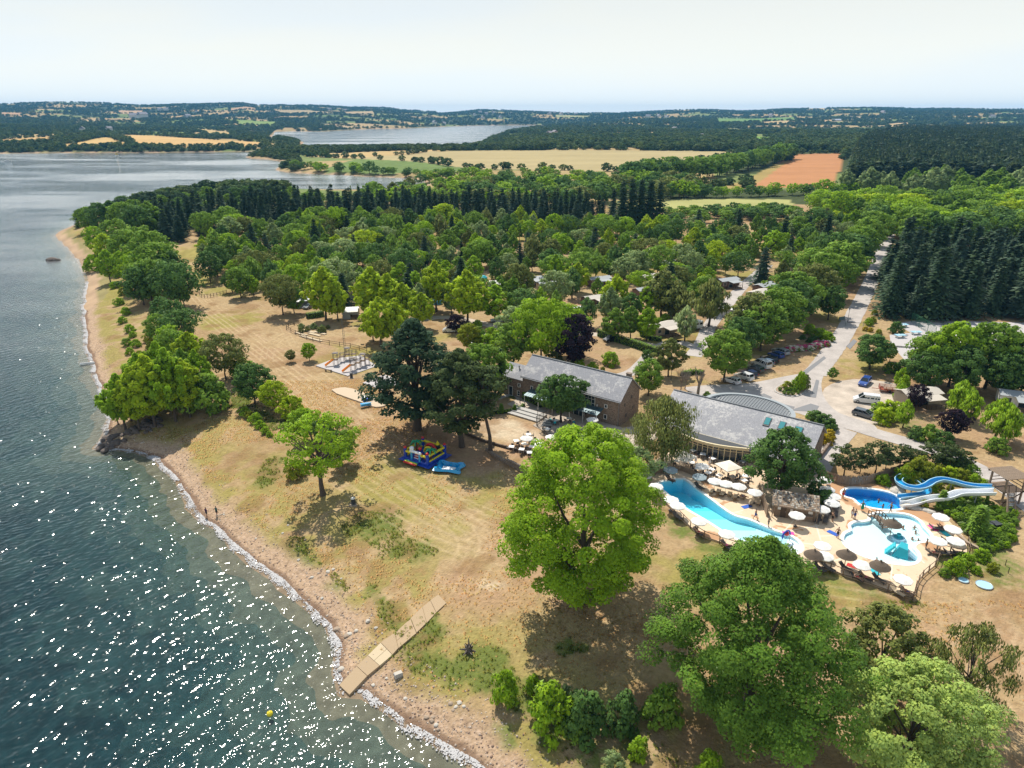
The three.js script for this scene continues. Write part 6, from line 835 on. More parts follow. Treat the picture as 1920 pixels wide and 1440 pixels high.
const kit = { stand: personKit(st0, [-0.95, -0.05, -0.95], 1.9, hairS, [shorts(st0)]), walk: personKit(st1, [-0.95, -0.05, -0.95], 1.9, hairS, [shorts(st1)]), shirt: personKit(st2, [-0.95, -0.05, -0.95], 1.9, hairS, [shorts(st2), shirt]), dress: personKit(st0, [-0.95, -0.05, -0.95], 1.9, [...hairS, [[0, 1.6, -0.07], [0, 1.42, -0.08], 0.06, 0.04]], [dress]), lie: personKit(lieBones, [-0.95, -0.3, -0.95], 1.9, [[[0, 0.42, -0.72], [0, 0.4, -0.7], 0.085, 0.085]], [[[[0, 0.10, -0.06], [0, 0.10, 0.06], 0.15, 0.14]]]), swim: personKit(swimBones, [-0.7, -0.6, -0.7], 1.4, [[[0, 0.36, -0.02], [0, 0.33, -0.045], 0.088, 0.085]], []) };
function person(k, p, y, turn, label, skin = M.skin, wear = [M.cloth_blue], group, hair = M.hair) { const q = kit[k], o = new THREE.Mesh(q.body, skin); o.name = numbered('person'); o.position.set(p.x, y, p.z); o.rotation.y = turn; scene.add(o); tag(o, label, 'person', group); const h = new THREE.Mesh(q.hair, hair); h.name = 'hair'; o.add(h); q.wear.forEach((g, i) => { const w = new THREE.Mesh(g, wear[i % wear.length]); w.name = k === 'dress' ? 'dress' : i ? 'shirt' : 'shorts'; o.add(w); }); return o; }
const onDeck = (x, y) => L(x, y, DECK);
person('walk', onDeck(1416, 973), DECK, 1.2, 'person in dark shorts walking between long pool and hut', M.skin_tan, [M.cloth_blue]); person('stand', onDeck(1580, 934), DECK, 0.3, 'person in red shorts standing at the slide pool steps', M.skin_tan, [M.cloth_red]); person('stand', onDeck(1597, 970), DECK, 0.4, 'person in white shorts walking beside a companion on the deck', M.skin, [M.cloth_white]); person('stand', onDeck(1602, 973), DECK, 0.2, 'person in blue shorts walking beside a companion on the deck', M.skin_tan, [M.cloth_blue]); person('dress', onDeck(1616, 958), DECK, -0.4, 'person in a green dress beside the slide pool', M.skin_tan, [M.cloth_green]); person('walk', onDeck(1669, 961), DECK, -1.4, 'person in dark shorts striding between slide pool and children pool', M.skin_tan, [M.black]);
for (const [x, y] of [[1648, 938], [1656, 948]]) person('swim', L(x, y, 4), 3.92, x, 'swimmer with head above the water of the slide pool', M.skin_tan, [], 'swimmers in the slide pool');
for (const [x, y] of [[1715, 988], [1717, 998], [1711, 1010], [1722, 1013], [1694, 988]]) person('swim', L(x, y, 4), 3.86, x, 'swimmer sitting in the shallow children pool', x % 2 ? M.skin : M.skin_tan, [], 'swimmers in the children pool');
loungerSpots.forEach((q, i) => { if (NT[(i * 17 + 3) & 65535] < 0.4) person('lie', V(q.x, 0, q.z + 0.15), DECK + 0.36, 0.5 + (i % 3) * 0.4, 'sunbather in ' + ['blue', 'red', 'pink', 'white'][i % 4] + ' swimwear lying on a lounger by the pools', i % 2 ? M.skin : M.skin_tan, [[M.cloth_blue, M.cloth_red, M.pink, M.cloth_white][i % 4]], 'sunbathers in ' + ['blue', 'red', 'pink', 'white'][i % 4]); });
{ const a = G(388, 969), b = G(407, 967); person('shirt', a, a.y, 2.6, 'person in a dark purple shirt on the gravel beach', M.skin, [M.black, mat('cloth_purple', [0.05, 0.015, 0.07], { roughness: 0.9 })]); person('shirt', b, b.y, 2.9, 'person in a dark green shirt on the gravel beach', M.skin, [M.black, mat('cloth_teal', [0.01, 0.09, 0.07], { roughness: 0.9 })]); }
[[1330, 872], [1352, 884], [1304, 868], [1285, 872], [1382, 886]].forEach(([x, y], i) => person(i % 2 ? 'shirt' : 'dress', onDeck(x, y), DECK, x, 'guest standing among the restaurant tables', M.skin, [i % 2 ? M.black : M.cloth_white, M.cloth_blue], 'guests of the restaurant'));
[[1570, 1008], [1640, 1066], [1735, 1030], [1560, 978], [1440, 988]].forEach(([x, y], i) => person('stand', onDeck(x, y), DECK, x, 'bather in dark swimwear standing on the pool deck', i % 2 ? M.skin : M.skin_tan, [M.black], 'bathers on the deck'));
[[1478, 1000, 'pink'], [1562, 1000, 'blue_cloth'], [1640, 1072, 'turq'], [1750, 990, 'pink'], [1772, 1000, 'turq'], [1400, 950, 'blue_cloth'], [1600, 1062, 'cloth_red']].forEach(([x, y, m]) => { const p = onDeck(x, y), t = thing('towel', { pink: 'pink', blue_cloth: 'dark blue', turq: 'turquoise', cloth_red: 'red' }[m] + ' towel spread on the pool deck', 'towel', [p.x, DECK, p.z], x, 'towels in ' + m); part('cloth', M[m], t, (g) => { for (let k = 0; k < 4; k++) g.box(0, 0.01 + 0.01 * NT[k * 5 + x & 255], -0.6 + k * 0.4, 0.8, 0.03, 0.39); }); });
{ const p = L(1098, 782, 4.04); person('shirt', p, 4.04, 0.5, 'person in a red shirt by the stone house veranda', M.skin, [M.black, M.cloth_red]); }

// ---------------------------------------------------------------- vehicles
const paint = {}; const carPaint = (n, c) => paint[n] = mat('paint_' + n, c, { roughness: 0.35, clearcoat: 1, clearcoatRoughness: 0.08, metalness: 0.1 });
carPaint('white', [0.72, 0.73, 0.74]); carPaint('silver', [0.40, 0.42, 0.44]); carPaint('blue', [0.02, 0.07, 0.30]); carPaint('navy', [0.015, 0.03, 0.09]); carPaint('grey', [0.07, 0.085, 0.10]); carPaint('black', [0.012, 0.012, 0.014]); carPaint('steel', [0.13, 0.19, 0.27]);
mat('car_glass', [0.012, 0.018, 0.022], { roughness: 0.05 }); mat('tyre', [0.015, 0.015, 0.016], { roughness: 0.9 }); mat('rim', [0.45, 0.46, 0.47], { roughness: 0.35, metalness: 0.7 }); mat('lamp', [0.75, 0.78, 0.8], { roughness: 0.15 }); mat('tail_lamp', [0.35, 0.01, 0.01], { roughness: 0.2 });
const carForms = { hatch: { len: 4.0, w: 1.72, h: 1.48, belt: 0.92, hood: 0.9, scr: 0.62, tail: 0.15, roofF: 1.95, roofR: 3.65 }, estate: { len: 4.7, w: 1.8, h: 1.47, belt: 0.92, hood: 1.1, scr: 0.7, tail: 0.25, roofF: 2.3, roofR: 4.3 }, suv: { len: 4.4, w: 1.82, h: 1.68, belt: 1.05, hood: 1.0, scr: 0.55, tail: 0.2, roofF: 2.0, roofR: 4.05 }, van: { len: 4.95, w: 1.9, h: 1.95, belt: 1.15, hood: 0.85, scr: 0.7, tail: 0.06, roofF: 1.75, roofR: 4.85 } };
const carGeo = {};
function carParts(form) {   // nose at +x
  if (carGeo[form]) return carGeo[form]; const f = carForms[form], q = {}, X = (s) => f.len / 2 - s, hw = f.w / 2;
  const sh = new THREE.Shape(), pr = [[X(0.02), 0.30], [X(0), 0.55], [X(0.12), 0.70], [X(f.hood), f.belt - 0.04], [X(f.roofF - 0.2), f.belt], [X(f.len - 0.1), f.belt], [X(f.len), f.belt - 0.25], [X(f.len - 0.02), 0.32]]; sh.moveTo(...pr[0]); pr.slice(1).forEach((p) => sh.lineTo(...p));
  const wx = [X(0.82), X(f.len - 0.85)]; sh.lineTo(wx[1] - 0.36, 0.26); sh.absarc(wx[1], 0.30, 0.36, Math.PI, 0, true); sh.lineTo(wx[0] - 0.36, 0.26); sh.absarc(wx[0], 0.30, 0.36, Math.PI, 0, true); sh.closePath();
  const b = new THREE.ExtrudeGeometry(sh, { depth: f.w - 0.16, bevelEnabled: true, bevelSize: 0.05, bevelThickness: 0.08, bevelSegments: 2, curveSegments: 5 }); b.translate(0, 0, -(f.w - 0.16) / 2); q.body = b;
  const cab = (inset, y0, y1, k) => [[V(X(f.hood + 0.03) - 0, y0, hw - 0.06 - inset), V(X(f.hood + 0.03), y0, -hw + 0.06 + inset), V(X(f.len - f.tail * 0.3 - 0.06), y0, -hw + 0.06 + inset), V(X(f.len - f.tail * 0.3 - 0.06), y0, hw - 0.06 - inset)].reverse(), [V(X(f.roofF), y1, hw - 0.2), V(X(f.roofF), y1, -hw + 0.2), V(X(f.roofR), y1, -hw + 0.2), V(X(f.roofR), y1, hw - 0.2)].reverse()];
  const G2 = new Geo(), [c0, c1] = cab(0, f.belt - 0.03, f.h - 0.06); G2.hex(c0, c1); q.glass = G2.geo();
  const R2 = new Geo(), ex = (v, k) => V(v.x, 0, v.z * k); R2.hex(c1.map((v) => V(v.x * 1.0 + 0.0, f.h - 0.075, v.z * 1.03)), c1.map((v) => V(v.x * 0.97, f.h, v.z * 0.93)));
  const pil = (i, k) => R2.bar(c0[i].clone().lerp(c0[k[0]], k[1]), c1[i].clone().lerp(c1[k[0]], k[1]), 0.07); for (const i of [0, 1, 2, 3]) R2.bar(c0[i], c1[i], 0.09); const A = c0, T = c1; for (const [i, j] of [[3, 0], [2, 1]]) for (const t of form === 'van' ? [0.35, 0.5, 0.72, 0.86] : [0.36, 0.68]) R2.bar(A[i].clone().lerp(A[j], t), T[i].clone().lerp(T[j], t), form === 'van' && t > 0.4 ? 0.3 : 0.07, form === 'van' && t > 0.4 ? 0.12 : 0.07); q.roof = R2.geo();
  q.lamp = [1, -1].map((s) => new Geo().add(new THREE.SphereGeometry(0.13, 8, 6), XF(X(0.1), 0.66, s * (hw - 0.25), 0, 0.9, 0.6, 1.4)).geo()); q.tail = [1, -1].map((s) => new Geo().box(X(f.len - 0.0), 0.72, s * (hw - 0.2), 0.06, 0.24, 0.2).geo()); q.wheels = []; for (const x of wx) for (const s of [-1, 1]) q.wheels.push([x, s * (hw - 0.1)]);
  const ty = new Geo().cyl(V(0, 0, -0.1), V(0, 0, 0.1), 0.31, 0.31, 16), ri = new Geo().cyl(V(0, 0, -0.108), V(0, 0, 0.108), 0.2, 0.2, 10); q.tyre = ty.geo(); q.rim = ri.geo(); return carGeo[form] = q;
}
function car(form, col, front, rear, label, y, category = 'car', name = 'parked_car') {
  const q = carParts(form), a = y === undefined ? G(...front) : L(...front, y), b = y === undefined ? G(...rear) : L(...rear, y), t = thing(name, label, category, [(a.x + b.x) / 2, a.y, (a.z + b.z) / 2], Math.atan2(-(a.z - b.z), a.x - b.x)), mk = (n, g, m, p = t) => { const o = new THREE.Mesh(g, m); o.name = n; p.add(o); return o; };
  mk('body', q.body, paint[col]); mk('glasshouse', q.glass, M.car_glass); mk('roof', q.roof, paint[col]); q.lamp.forEach((g) => mk('headlight', g, M.lamp)); q.tail.forEach((g) => mk('tail_light', g, M.tail_lamp));
  for (const [x, z] of q.wheels) { const w = new THREE.Group(); w.name = 'wheel'; w.position.set(x, 0.31, z); t.add(w); mk('tyre', q.tyre, M.tyre, w); mk('rim', q.rim, M.rim, w); }
  return t;
}
const jy2 = 4.055;
car('hatch', 'white', [1357, 713], [1386, 722], 'white hatchback at the open end of the parked row', jy2); car('suv', 'white', [1381, 706], [1408, 715], 'white sport utility car beside the white hatchback', 4.03); car('hatch', 'navy', [1394, 700], [1416, 709], 'dark blue hatchback beside the white sport utility car', 4.0); car('estate', 'grey', [1402, 690], [1428, 700], 'dark grey estate car beside the white minibus', 4.0); car('van', 'white', [1414, 682], [1441, 693], 'white minibus in the parked row', 4.0, 'minibus', 'parked_minibus'); car('hatch', 'steel', [1424, 678], [1448, 687], 'steel blue hatchback half hidden behind the minibus', 4.0); car('estate', 'black', [1430, 672], [1455, 683], 'black estate car in the parked row', 4.0); car('hatch', 'blue', [1444, 665], [1466, 673], 'bright blue hatchback in the parked row', 4.0); car('estate', 'silver', [1452, 658], [1475, 667], 'silver estate car at the flower bed end of the row', 4.0);
car('estate', 'blue', [1613, 728], [1629, 712], 'blue estate car alone on the gravel near the trailer', 4.02); car('van', 'white', [1603, 752], [1644, 757], 'white delivery van on the gravel parking area', 4.02, 'van', 'parked_van').add(new Geo().box(-0.95, 1.12, 0, 2.9, 0.78, 1.66).mesh('side_panel', paint.white)); car('estate', 'grey', [1642, 787], [1602, 776], 'dark slate estate car on the gravel next to the shrubs', 4.02);
car('estate', 'silver', [923, 604], [947, 603], 'silver estate car on the camp path'); car('van', 'white', [832, 622], [862, 622], 'white van parked beside the dark purple tree', undefined, 'van', 'parked_van'); car('suv', 'black', [1138, 641], [1154, 638], 'black car on the dry grass beside the clipped hedge'); car('van', 'white', [846, 577], [860, 576], 'white camper van among the poplars', undefined, 'van', 'parked_van'); car('hatch', 'white', [878, 649], [892, 641], 'white car beside the grey awning'); car('hatch', 'grey', [573, 580], [584, 576], 'dark car beside the white caravan'); car('hatch', 'steel', [1905, 794], [1925, 792], 'steel blue car under the birches'); car('hatch', 'navy', [1656, 443], [1672, 442], 'dark blue car far up the access road');
{ const a = L(1649, 733, 4.02), b = L(1680, 736, 4.02), t = thing('utility_trailer', 'rusty red cage trailer on the gravel', 'trailer', [(a.x + b.x) / 2, 4.02, (a.z + b.z) / 2], Math.atan2(-(b.z - a.z), b.x - a.x)), rust = mat('rust', [0.30, 0.075, 0.04], { roughness: 0.9 }); part('bed', rust, t, (g) => g.box(0, 0.55, 0, 3.6, 0.12, 1.8)); for (const z of [-0.9, 0.9]) for (const y of [0.8, 1.05, 1.3]) part('side_bar', rust, t, (g) => g.box(0, y, z, 3.6, 0.08, 0.05)); for (const x of [-1.75, 1.75]) for (const y of [0.8, 1.05, 1.3]) part('end_bar', rust, t, (g) => g.box(x, y, 0, 0.05, 0.08, 1.75)); for (const x of [-1.75, -0.6, 0.6, 1.75]) for (const z of [-0.92, 0.92]) part('stanchion', rust, t, (g) => g.box(x, 0.5, z, 0.08, 0.95, 0.08)); for (const z of [-0.85, 0.85]) part('wheel', M.tyre, t, (g) => g.cyl(V(0.2, 0.33, z - 0.1), V(0.2, 0.33, z + 0.1), 0.33, 0.33, 14)); part('drawbar', rust, t, (g) => g.box(-2.5, 0.5, 0, 1.4, 0.1, 0.1)); part('load', M.rock_brown, t, (g) => g.box(0.3, 0.68, 0, 2.4, 0.25, 1.5)); }

// ---------------------------------------------------------------- mobile homes, caravans, tents
mat('clad_beige', [0.36, 0.29, 0.22], { roughness: 0.8 }); mat('clad_brown', [0.16, 0.10, 0.075], { roughness: 0.8 }); mat('clad_grey', [0.30, 0.31, 0.31], { roughness: 0.8 }); mat('roof_beige', [0.50, 0.45, 0.39], { roughness: 0.7 }); mat('roof_grey', [0.33, 0.35, 0.36], { roughness: 0.6 }); mat('clad_white', [0.7, 0.7, 0.68], { roughness: 0.6 });
function mobileHome(px, py, turn, wall, roof, label, w = 8.2) {
  const p = G(px, py), t = thing('mobile_home', label, 'mobile home', [p.x, p.y, p.z], turn), d = 3.9; occupied.push([p.x, p.z, 4.6]); { const q = Math.hypot(p.x, p.z), k = 1 - 7 / q; occupied.push([p.x * k, p.z * k, 3.6]); }
  part('wall', wall, t, (g) => { g.box(0, 0.4, 0, w, 2.2, d); for (const x of [-w / 2, w / 2]) { g.tri(V(x, 2.6, d / 2), V(x, 2.6, -d / 2), V(x, 3.15, 0)); g.tri(V(x, 2.6, -d / 2), V(x, 2.6, d / 2), V(x, 3.15, 0)); } });
  part('roof', roof, t, (g) => { for (const s of [1, -1]) g.hex(s > 0 ? [V(-w / 2 - 0.2, 2.56, d / 2 + 0.25), V(w / 2 + 0.2, 2.56, d / 2 + 0.25), V(w / 2 + 0.2, 3.2, 0.001), V(-w / 2 - 0.2, 3.2, 0.001)] : [V(w / 2 + 0.2, 2.56, -d / 2 - 0.25), V(-w / 2 - 0.2, 2.56, -d / 2 - 0.25), V(-w / 2 - 0.2, 3.2, -0.001), V(w / 2 + 0.2, 3.2, -0.001)], s > 0 ? [V(-w / 2 - 0.2, 2.66, d / 2 + 0.25), V(w / 2 + 0.2, 2.66, d / 2 + 0.25), V(w / 2 + 0.2, 3.3, 0.001), V(-w / 2 - 0.2, 3.3, 0.001)] : [V(w / 2 + 0.2, 2.66, -d / 2 - 0.25), V(-w / 2 - 0.2, 2.66, -d / 2 - 0.25), V(-w / 2 - 0.2, 3.3, -0.001), V(w / 2 + 0.2, 3.3, -0.001)]); });
  for (const [x, ww, hh, y] of [[-2.8, 1.2, 1.0, 1.2], [2.7, 1.2, 1.0, 1.2], [0, 1.7, 2.0, 0.42]]) { const f = part('window', M.white_frame, t, (g) => g.box(x, y - 0.06, d / 2 + 0.02, ww + 0.12, hh + 0.12, 0.05)); part('pane', M.glass, f, (g) => g.box(x, y, d / 2 + 0.035, ww, hh, 0.06)); }
  part('gable_window', M.glass, t, (g) => g.box(w / 2 + 0.02, 1.2, 0.6, 0.06, 0.9, 0.9));
  part('deck', M.wood, t, (g) => g.box(0.6, 0, d / 2 + 1.4, 4.6, 0.42, 2.7)); for (let k = 0; k < 5; k++) part('deck_post', M.wood_dark, t, (g) => g.box(-1.6 + k * 1.1, 0.42, d / 2 + 2.7, 0.08, 0.9, 0.08)); part('deck_rail', M.wood_dark, t, (g) => g.box(0.6, 1.28, d / 2 + 2.7, 4.5, 0.08, 0.1));
  part('porch_roof', roof, t, (g) => g.hex([V(-1.6, 2.3, d / 2 + 2.7), V(2.9, 2.3, d / 2 + 2.7), V(2.9, 2.56, d / 2 + 0.26), V(-1.6, 2.56, d / 2 + 0.26)], [V(-1.6, 2.38, d / 2 + 2.7), V(2.9, 2.38, d / 2 + 2.7), V(2.9, 2.64, d / 2 + 0.26), V(-1.6, 2.64, d / 2 + 0.26)])); for (const x of [-1.5, 2.8]) part('porch_post', M.wood_dark, t, (g) => g.box(x, 0.42, d / 2 + 2.6, 0.09, 1.9, 0.09));
}
const MH = (px, py, tn, w, r, l) => mobileHome(px, py, tn, M[w], M[r], l);
MH(1115, 572, 0.5, 'clad_brown', 'roof_beige', 'brown mobile home with beige roof between two bright poplars'); MH(1210, 556, 0.5, 'clad_brown', 'roof_grey', 'brown mobile home with grey roof beside the lime bush'); MH(1218, 530, 0.5, 'clad_beige', 'roof_beige', 'beige mobile home behind the grey roofed one'); MH(1240, 626, 0.6, 'clad_beige', 'roof_beige', 'beige mobile home with brown porch beside the clipped hedge'); MH(1122, 535, 0.4, 'clad_brown', 'roof_grey', 'dark mobile home in the shade of large trees'); MH(1248, 504, 0.6, 'clad_beige', 'roof_grey', 'beige mobile home near the yellow bushes'); MH(1280, 482, 0.5, 'clad_brown', 'roof_grey', 'brown mobile home beside the small purple tree'); MH(1030, 545, 0.4, 'clad_beige', 'roof_grey', 'low grey roofed mobile home behind bright poplars'); MH(1002, 535, 0.4, 'clad_beige', 'roof_grey', 'grey roofed mobile home behind the dark broad tree'); MH(1362, 538, 0.5, 'clad_brown', 'roof_grey', 'dark mobile home at the top of the camp road'); MH(1432, 548, 0.7, 'clad_brown', 'roof_grey', 'dark roofed cabin beside the row of road trees'); MH(1420, 562, 0.7, 'clad_beige', 'roof_beige', 'pale roofed cabin below the dark roofed cabin'); MH(1912, 762, -0.4, 'clad_white', 'roof_grey', 'white mobile home behind the birches'); MH(1718, 756, 0.2, 'clad_beige', 'roof_beige', 'beige cabin behind the purple tree at the car park'); MH(1225, 480, 0.5, 'clad_beige', 'roof_beige', 'beige mobile home near the white cabin');
{ const p = G(1195, 458), t = thing('white_cabin', 'small white cabin below the tall dark conifers', 'cabin', [p.x, p.y, p.z], 0.1); part('wall', M.clad_white, t, (g) => g.box(0, 0, 0, 4.6, 3.4, 3.4)); part('roof', M.roof_grey, t, (g) => g.box(0, 3.4, 0, 5.0, 0.18, 3.8)); part('door', M.clad_grey, t, (g) => g.box(-1.4, 0, 1.71, 0.9, 2.1, 0.06)); occupied.push([p.x, p.z, 4]); slab(polyG([[1185, 468], [1215, 466], [1218, 476], [1184, 478]]), 3.7, 4.12, 'pitch', M.gravel, 'pale gravel pitch in front of the white cabin'); }
function caravan(px, py, turn, label, awning) {
  const p = G(px, py), t = thing('caravan', label, 'caravan', [p.x, p.y, p.z], turn); occupied.push([p.x, p.z, 3.6]); { const q = Math.hypot(p.x, p.z), k = 1 - 6 / q; occupied.push([p.x * k, p.z * k, 3.4]); }
  part('body', M.clad_white, t, (g) => g.add(new RoundedBoxGeometry(5.2, 2.0, 2.2, 3, 0.3), XF(0, 1.5, 0))); part('skirt', M.zinc_pale, t, (g) => g.box(0, 0.45, 0, 4.6, 0.16, 2.1)); for (const x of [-1.5, 0.2, 1.7]) part('window', M.car_glass, t, (g) => g.box(x, 1.55, 1.1, 1.0, 0.55, 0.04)); part('door', M.clad_grey, t, (g) => g.box(-0.7, 0.62, 1.1, 0.6, 1.75, 0.05)); for (const z of [-0.95, 0.95]) part('wheel', M.tyre, t, (g) => g.cyl(V(0, 0.33, z - 0.1), V(0, 0.33, z + 0.1), 0.33, 0.33, 14)); part('drawbar', M.zinc, t, (g) => g.bar(V(2.5, 0.5, 0), V(3.8, 0.45, 0), 0.12));
  if (awning) { part('awning_roof', awning, t, (g) => g.hex([V(-2.2, 2.05, 3.7), V(2.2, 2.05, 3.7), V(2.2, 2.42, 1.0), V(-2.2, 2.42, 1.0)], [V(-2.2, 2.1, 3.7), V(2.2, 2.1, 3.7), V(2.2, 2.47, 1.0), V(-2.2, 2.47, 1.0)])); for (const q of [[-2.18, 0, 2.4, 0.04, 2.1, 2.5], [2.18, 0, 2.4, 0.04, 2.1, 2.5], [-1.1, 0, 3.66, 2.1, 2.05, 0.04]]) part('awning_wall', M.clad_grey, t, (g) => g.box(...q)); }
}
caravan(566, 572, 0.5, 'white caravan beside a dark car at the meadow edge', M.canvas_white); caravan(658, 592, 0.2, 'white caravan with grey walled awning behind the garden', M.canvas_white); caravan(925, 648, 0.5, 'white caravan behind the grey hexagonal awning', null); caravan(1000, 568, 0.3, 'white caravan by the poplars'); caravan(1372, 592, 0.6, 'white caravan by the camp road behind the hedge', M.canvas_white); caravan(930, 540, 0.2, 'white caravan in the clearing behind dark trees', M.canvas_white); caravan(1300, 618, 0.5, 'white caravan half hidden by the silver birch'); caravan(1085, 590, 0.3, 'white caravan beside the gravel camp path');
function tent(px, py, m, w, d, h, label, sides = 8, roofM = m) { const p = G(px, py), t = thing('tent', label, 'tent', [p.x, p.y, p.z], px); occupied.push([p.x, p.z, w * 0.6]); const v = (k, r, y) => V(Math.cos(k / sides * 6.2832) * r * w / 2, y, Math.sin(k / sides * 6.2832) * r * d / 2); part('wall', m, t, (g) => { for (let k = 0; k < sides; k++) g.quad(v(k + 1, 1, 0), v(k, 1, 0), v(k, 0.93, h * 0.62), v(k + 1, 0.93, h * 0.62)); }); part('roof', roofM, t, (g) => { for (let k = 0; k < sides; k++) { g.quad(v(k + 1, 0.97, h * 0.6), v(k, 0.97, h * 0.6), v(k, 0.5, h * 0.9), v(k + 1, 0.5, h * 0.9)); g.tri(v(k + 1, 0.5, h * 0.9), v(k, 0.5, h * 0.9), V(0, h, 0)); } }); part('opening', M.fabric_dark, t, (g) => g.quad(v(2.6, 1.01, 0), v(2.4, 1.01, 0), v(2.42, 0.97, h * 0.5), v(2.58, 0.97, h * 0.5))); }
tent(903, 642, M.clad_grey, 4.6, 4.6, 2.7, 'grey hexagonal awning tent beside a white car', 6, M.roof_beige); tent(842, 682, M.flume_blue, 5.4, 3.2, 2.2, 'blue and white dome tent behind the dark fir', 10, M.canvas_white); tent(784, 655, M.yellow, 4.4, 3.0, 2.3, 'yellow tent with blue patch behind the cedar', 8); tent(905, 526, M.turq, 3.6, 3, 2, 'dark teal tent in the clearing', 8); tent(820, 570, M.flume_blue, 3.4, 3, 2, 'blue tent between the tall poplars', 8); tent(1362, 585, M.canvas_white, 5, 3.4, 2.2, 'white marquee tent beside the camp road', 4);

// ---------------------------------------------------------------- clipped hedges
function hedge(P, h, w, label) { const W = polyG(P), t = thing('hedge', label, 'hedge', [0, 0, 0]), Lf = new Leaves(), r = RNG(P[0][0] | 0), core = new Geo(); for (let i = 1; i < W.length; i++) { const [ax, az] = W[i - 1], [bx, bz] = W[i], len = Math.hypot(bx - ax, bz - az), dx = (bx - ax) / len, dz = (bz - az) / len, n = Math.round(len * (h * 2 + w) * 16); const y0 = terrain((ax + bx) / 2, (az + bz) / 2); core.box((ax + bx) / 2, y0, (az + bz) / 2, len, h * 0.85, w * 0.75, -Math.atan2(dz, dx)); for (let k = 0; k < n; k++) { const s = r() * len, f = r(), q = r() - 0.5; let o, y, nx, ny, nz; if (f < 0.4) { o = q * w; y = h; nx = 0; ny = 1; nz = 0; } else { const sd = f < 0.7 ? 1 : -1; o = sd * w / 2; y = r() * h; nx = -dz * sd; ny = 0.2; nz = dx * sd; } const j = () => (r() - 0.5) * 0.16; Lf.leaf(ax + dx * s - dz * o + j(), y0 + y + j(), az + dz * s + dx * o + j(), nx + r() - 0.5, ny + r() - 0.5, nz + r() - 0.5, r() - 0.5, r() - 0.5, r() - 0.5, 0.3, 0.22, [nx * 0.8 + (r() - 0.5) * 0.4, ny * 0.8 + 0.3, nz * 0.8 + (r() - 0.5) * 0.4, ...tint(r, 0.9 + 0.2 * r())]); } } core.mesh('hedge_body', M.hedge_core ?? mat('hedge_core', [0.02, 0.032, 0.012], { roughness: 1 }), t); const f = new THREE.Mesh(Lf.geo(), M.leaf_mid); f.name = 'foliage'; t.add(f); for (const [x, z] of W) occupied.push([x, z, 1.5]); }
hedge([[1122, 630], [1160, 642], [1200, 655], [1236, 668]], 2.0, 1.2, 'long clipped hedge behind the dry lawn with the black car'); hedge([[575, 597], [590, 595], [606, 592]], 1.6, 2.0, 'short clipped hedge at the meadow edge below the poplars'); hedge([[982, 748], [1000, 756], [1016, 764]], 1.9, 1.2, 'clipped hedge in front of the stone house veranda'); hedge([[920, 777], [950, 774], [975, 768], [982, 762]], 0.7, 0.6, 'low clipped hedge bordering the gravel court'); hedge([[1202, 630], [1222, 638], [1240, 640]], 1.1, 1.3, 'short hedge in front of the beige mobile home'); hedge([[1278, 706], [1300, 700], [1318, 703]], 1.0, 1.4, 'low green hedge strip behind the bare pollard tree');
treePx('cypress', 'leaf_mid', 940, 775, 757, { w: 2.6, where: 'small clipped cone on the low court hedge', name: 'topiary_cone' }); treePx('cypress', 'leaf_mid', 965, 772, 759, { w: 2.6, where: 'small clipped cone on the low court hedge', name: 'topiary_cone' });

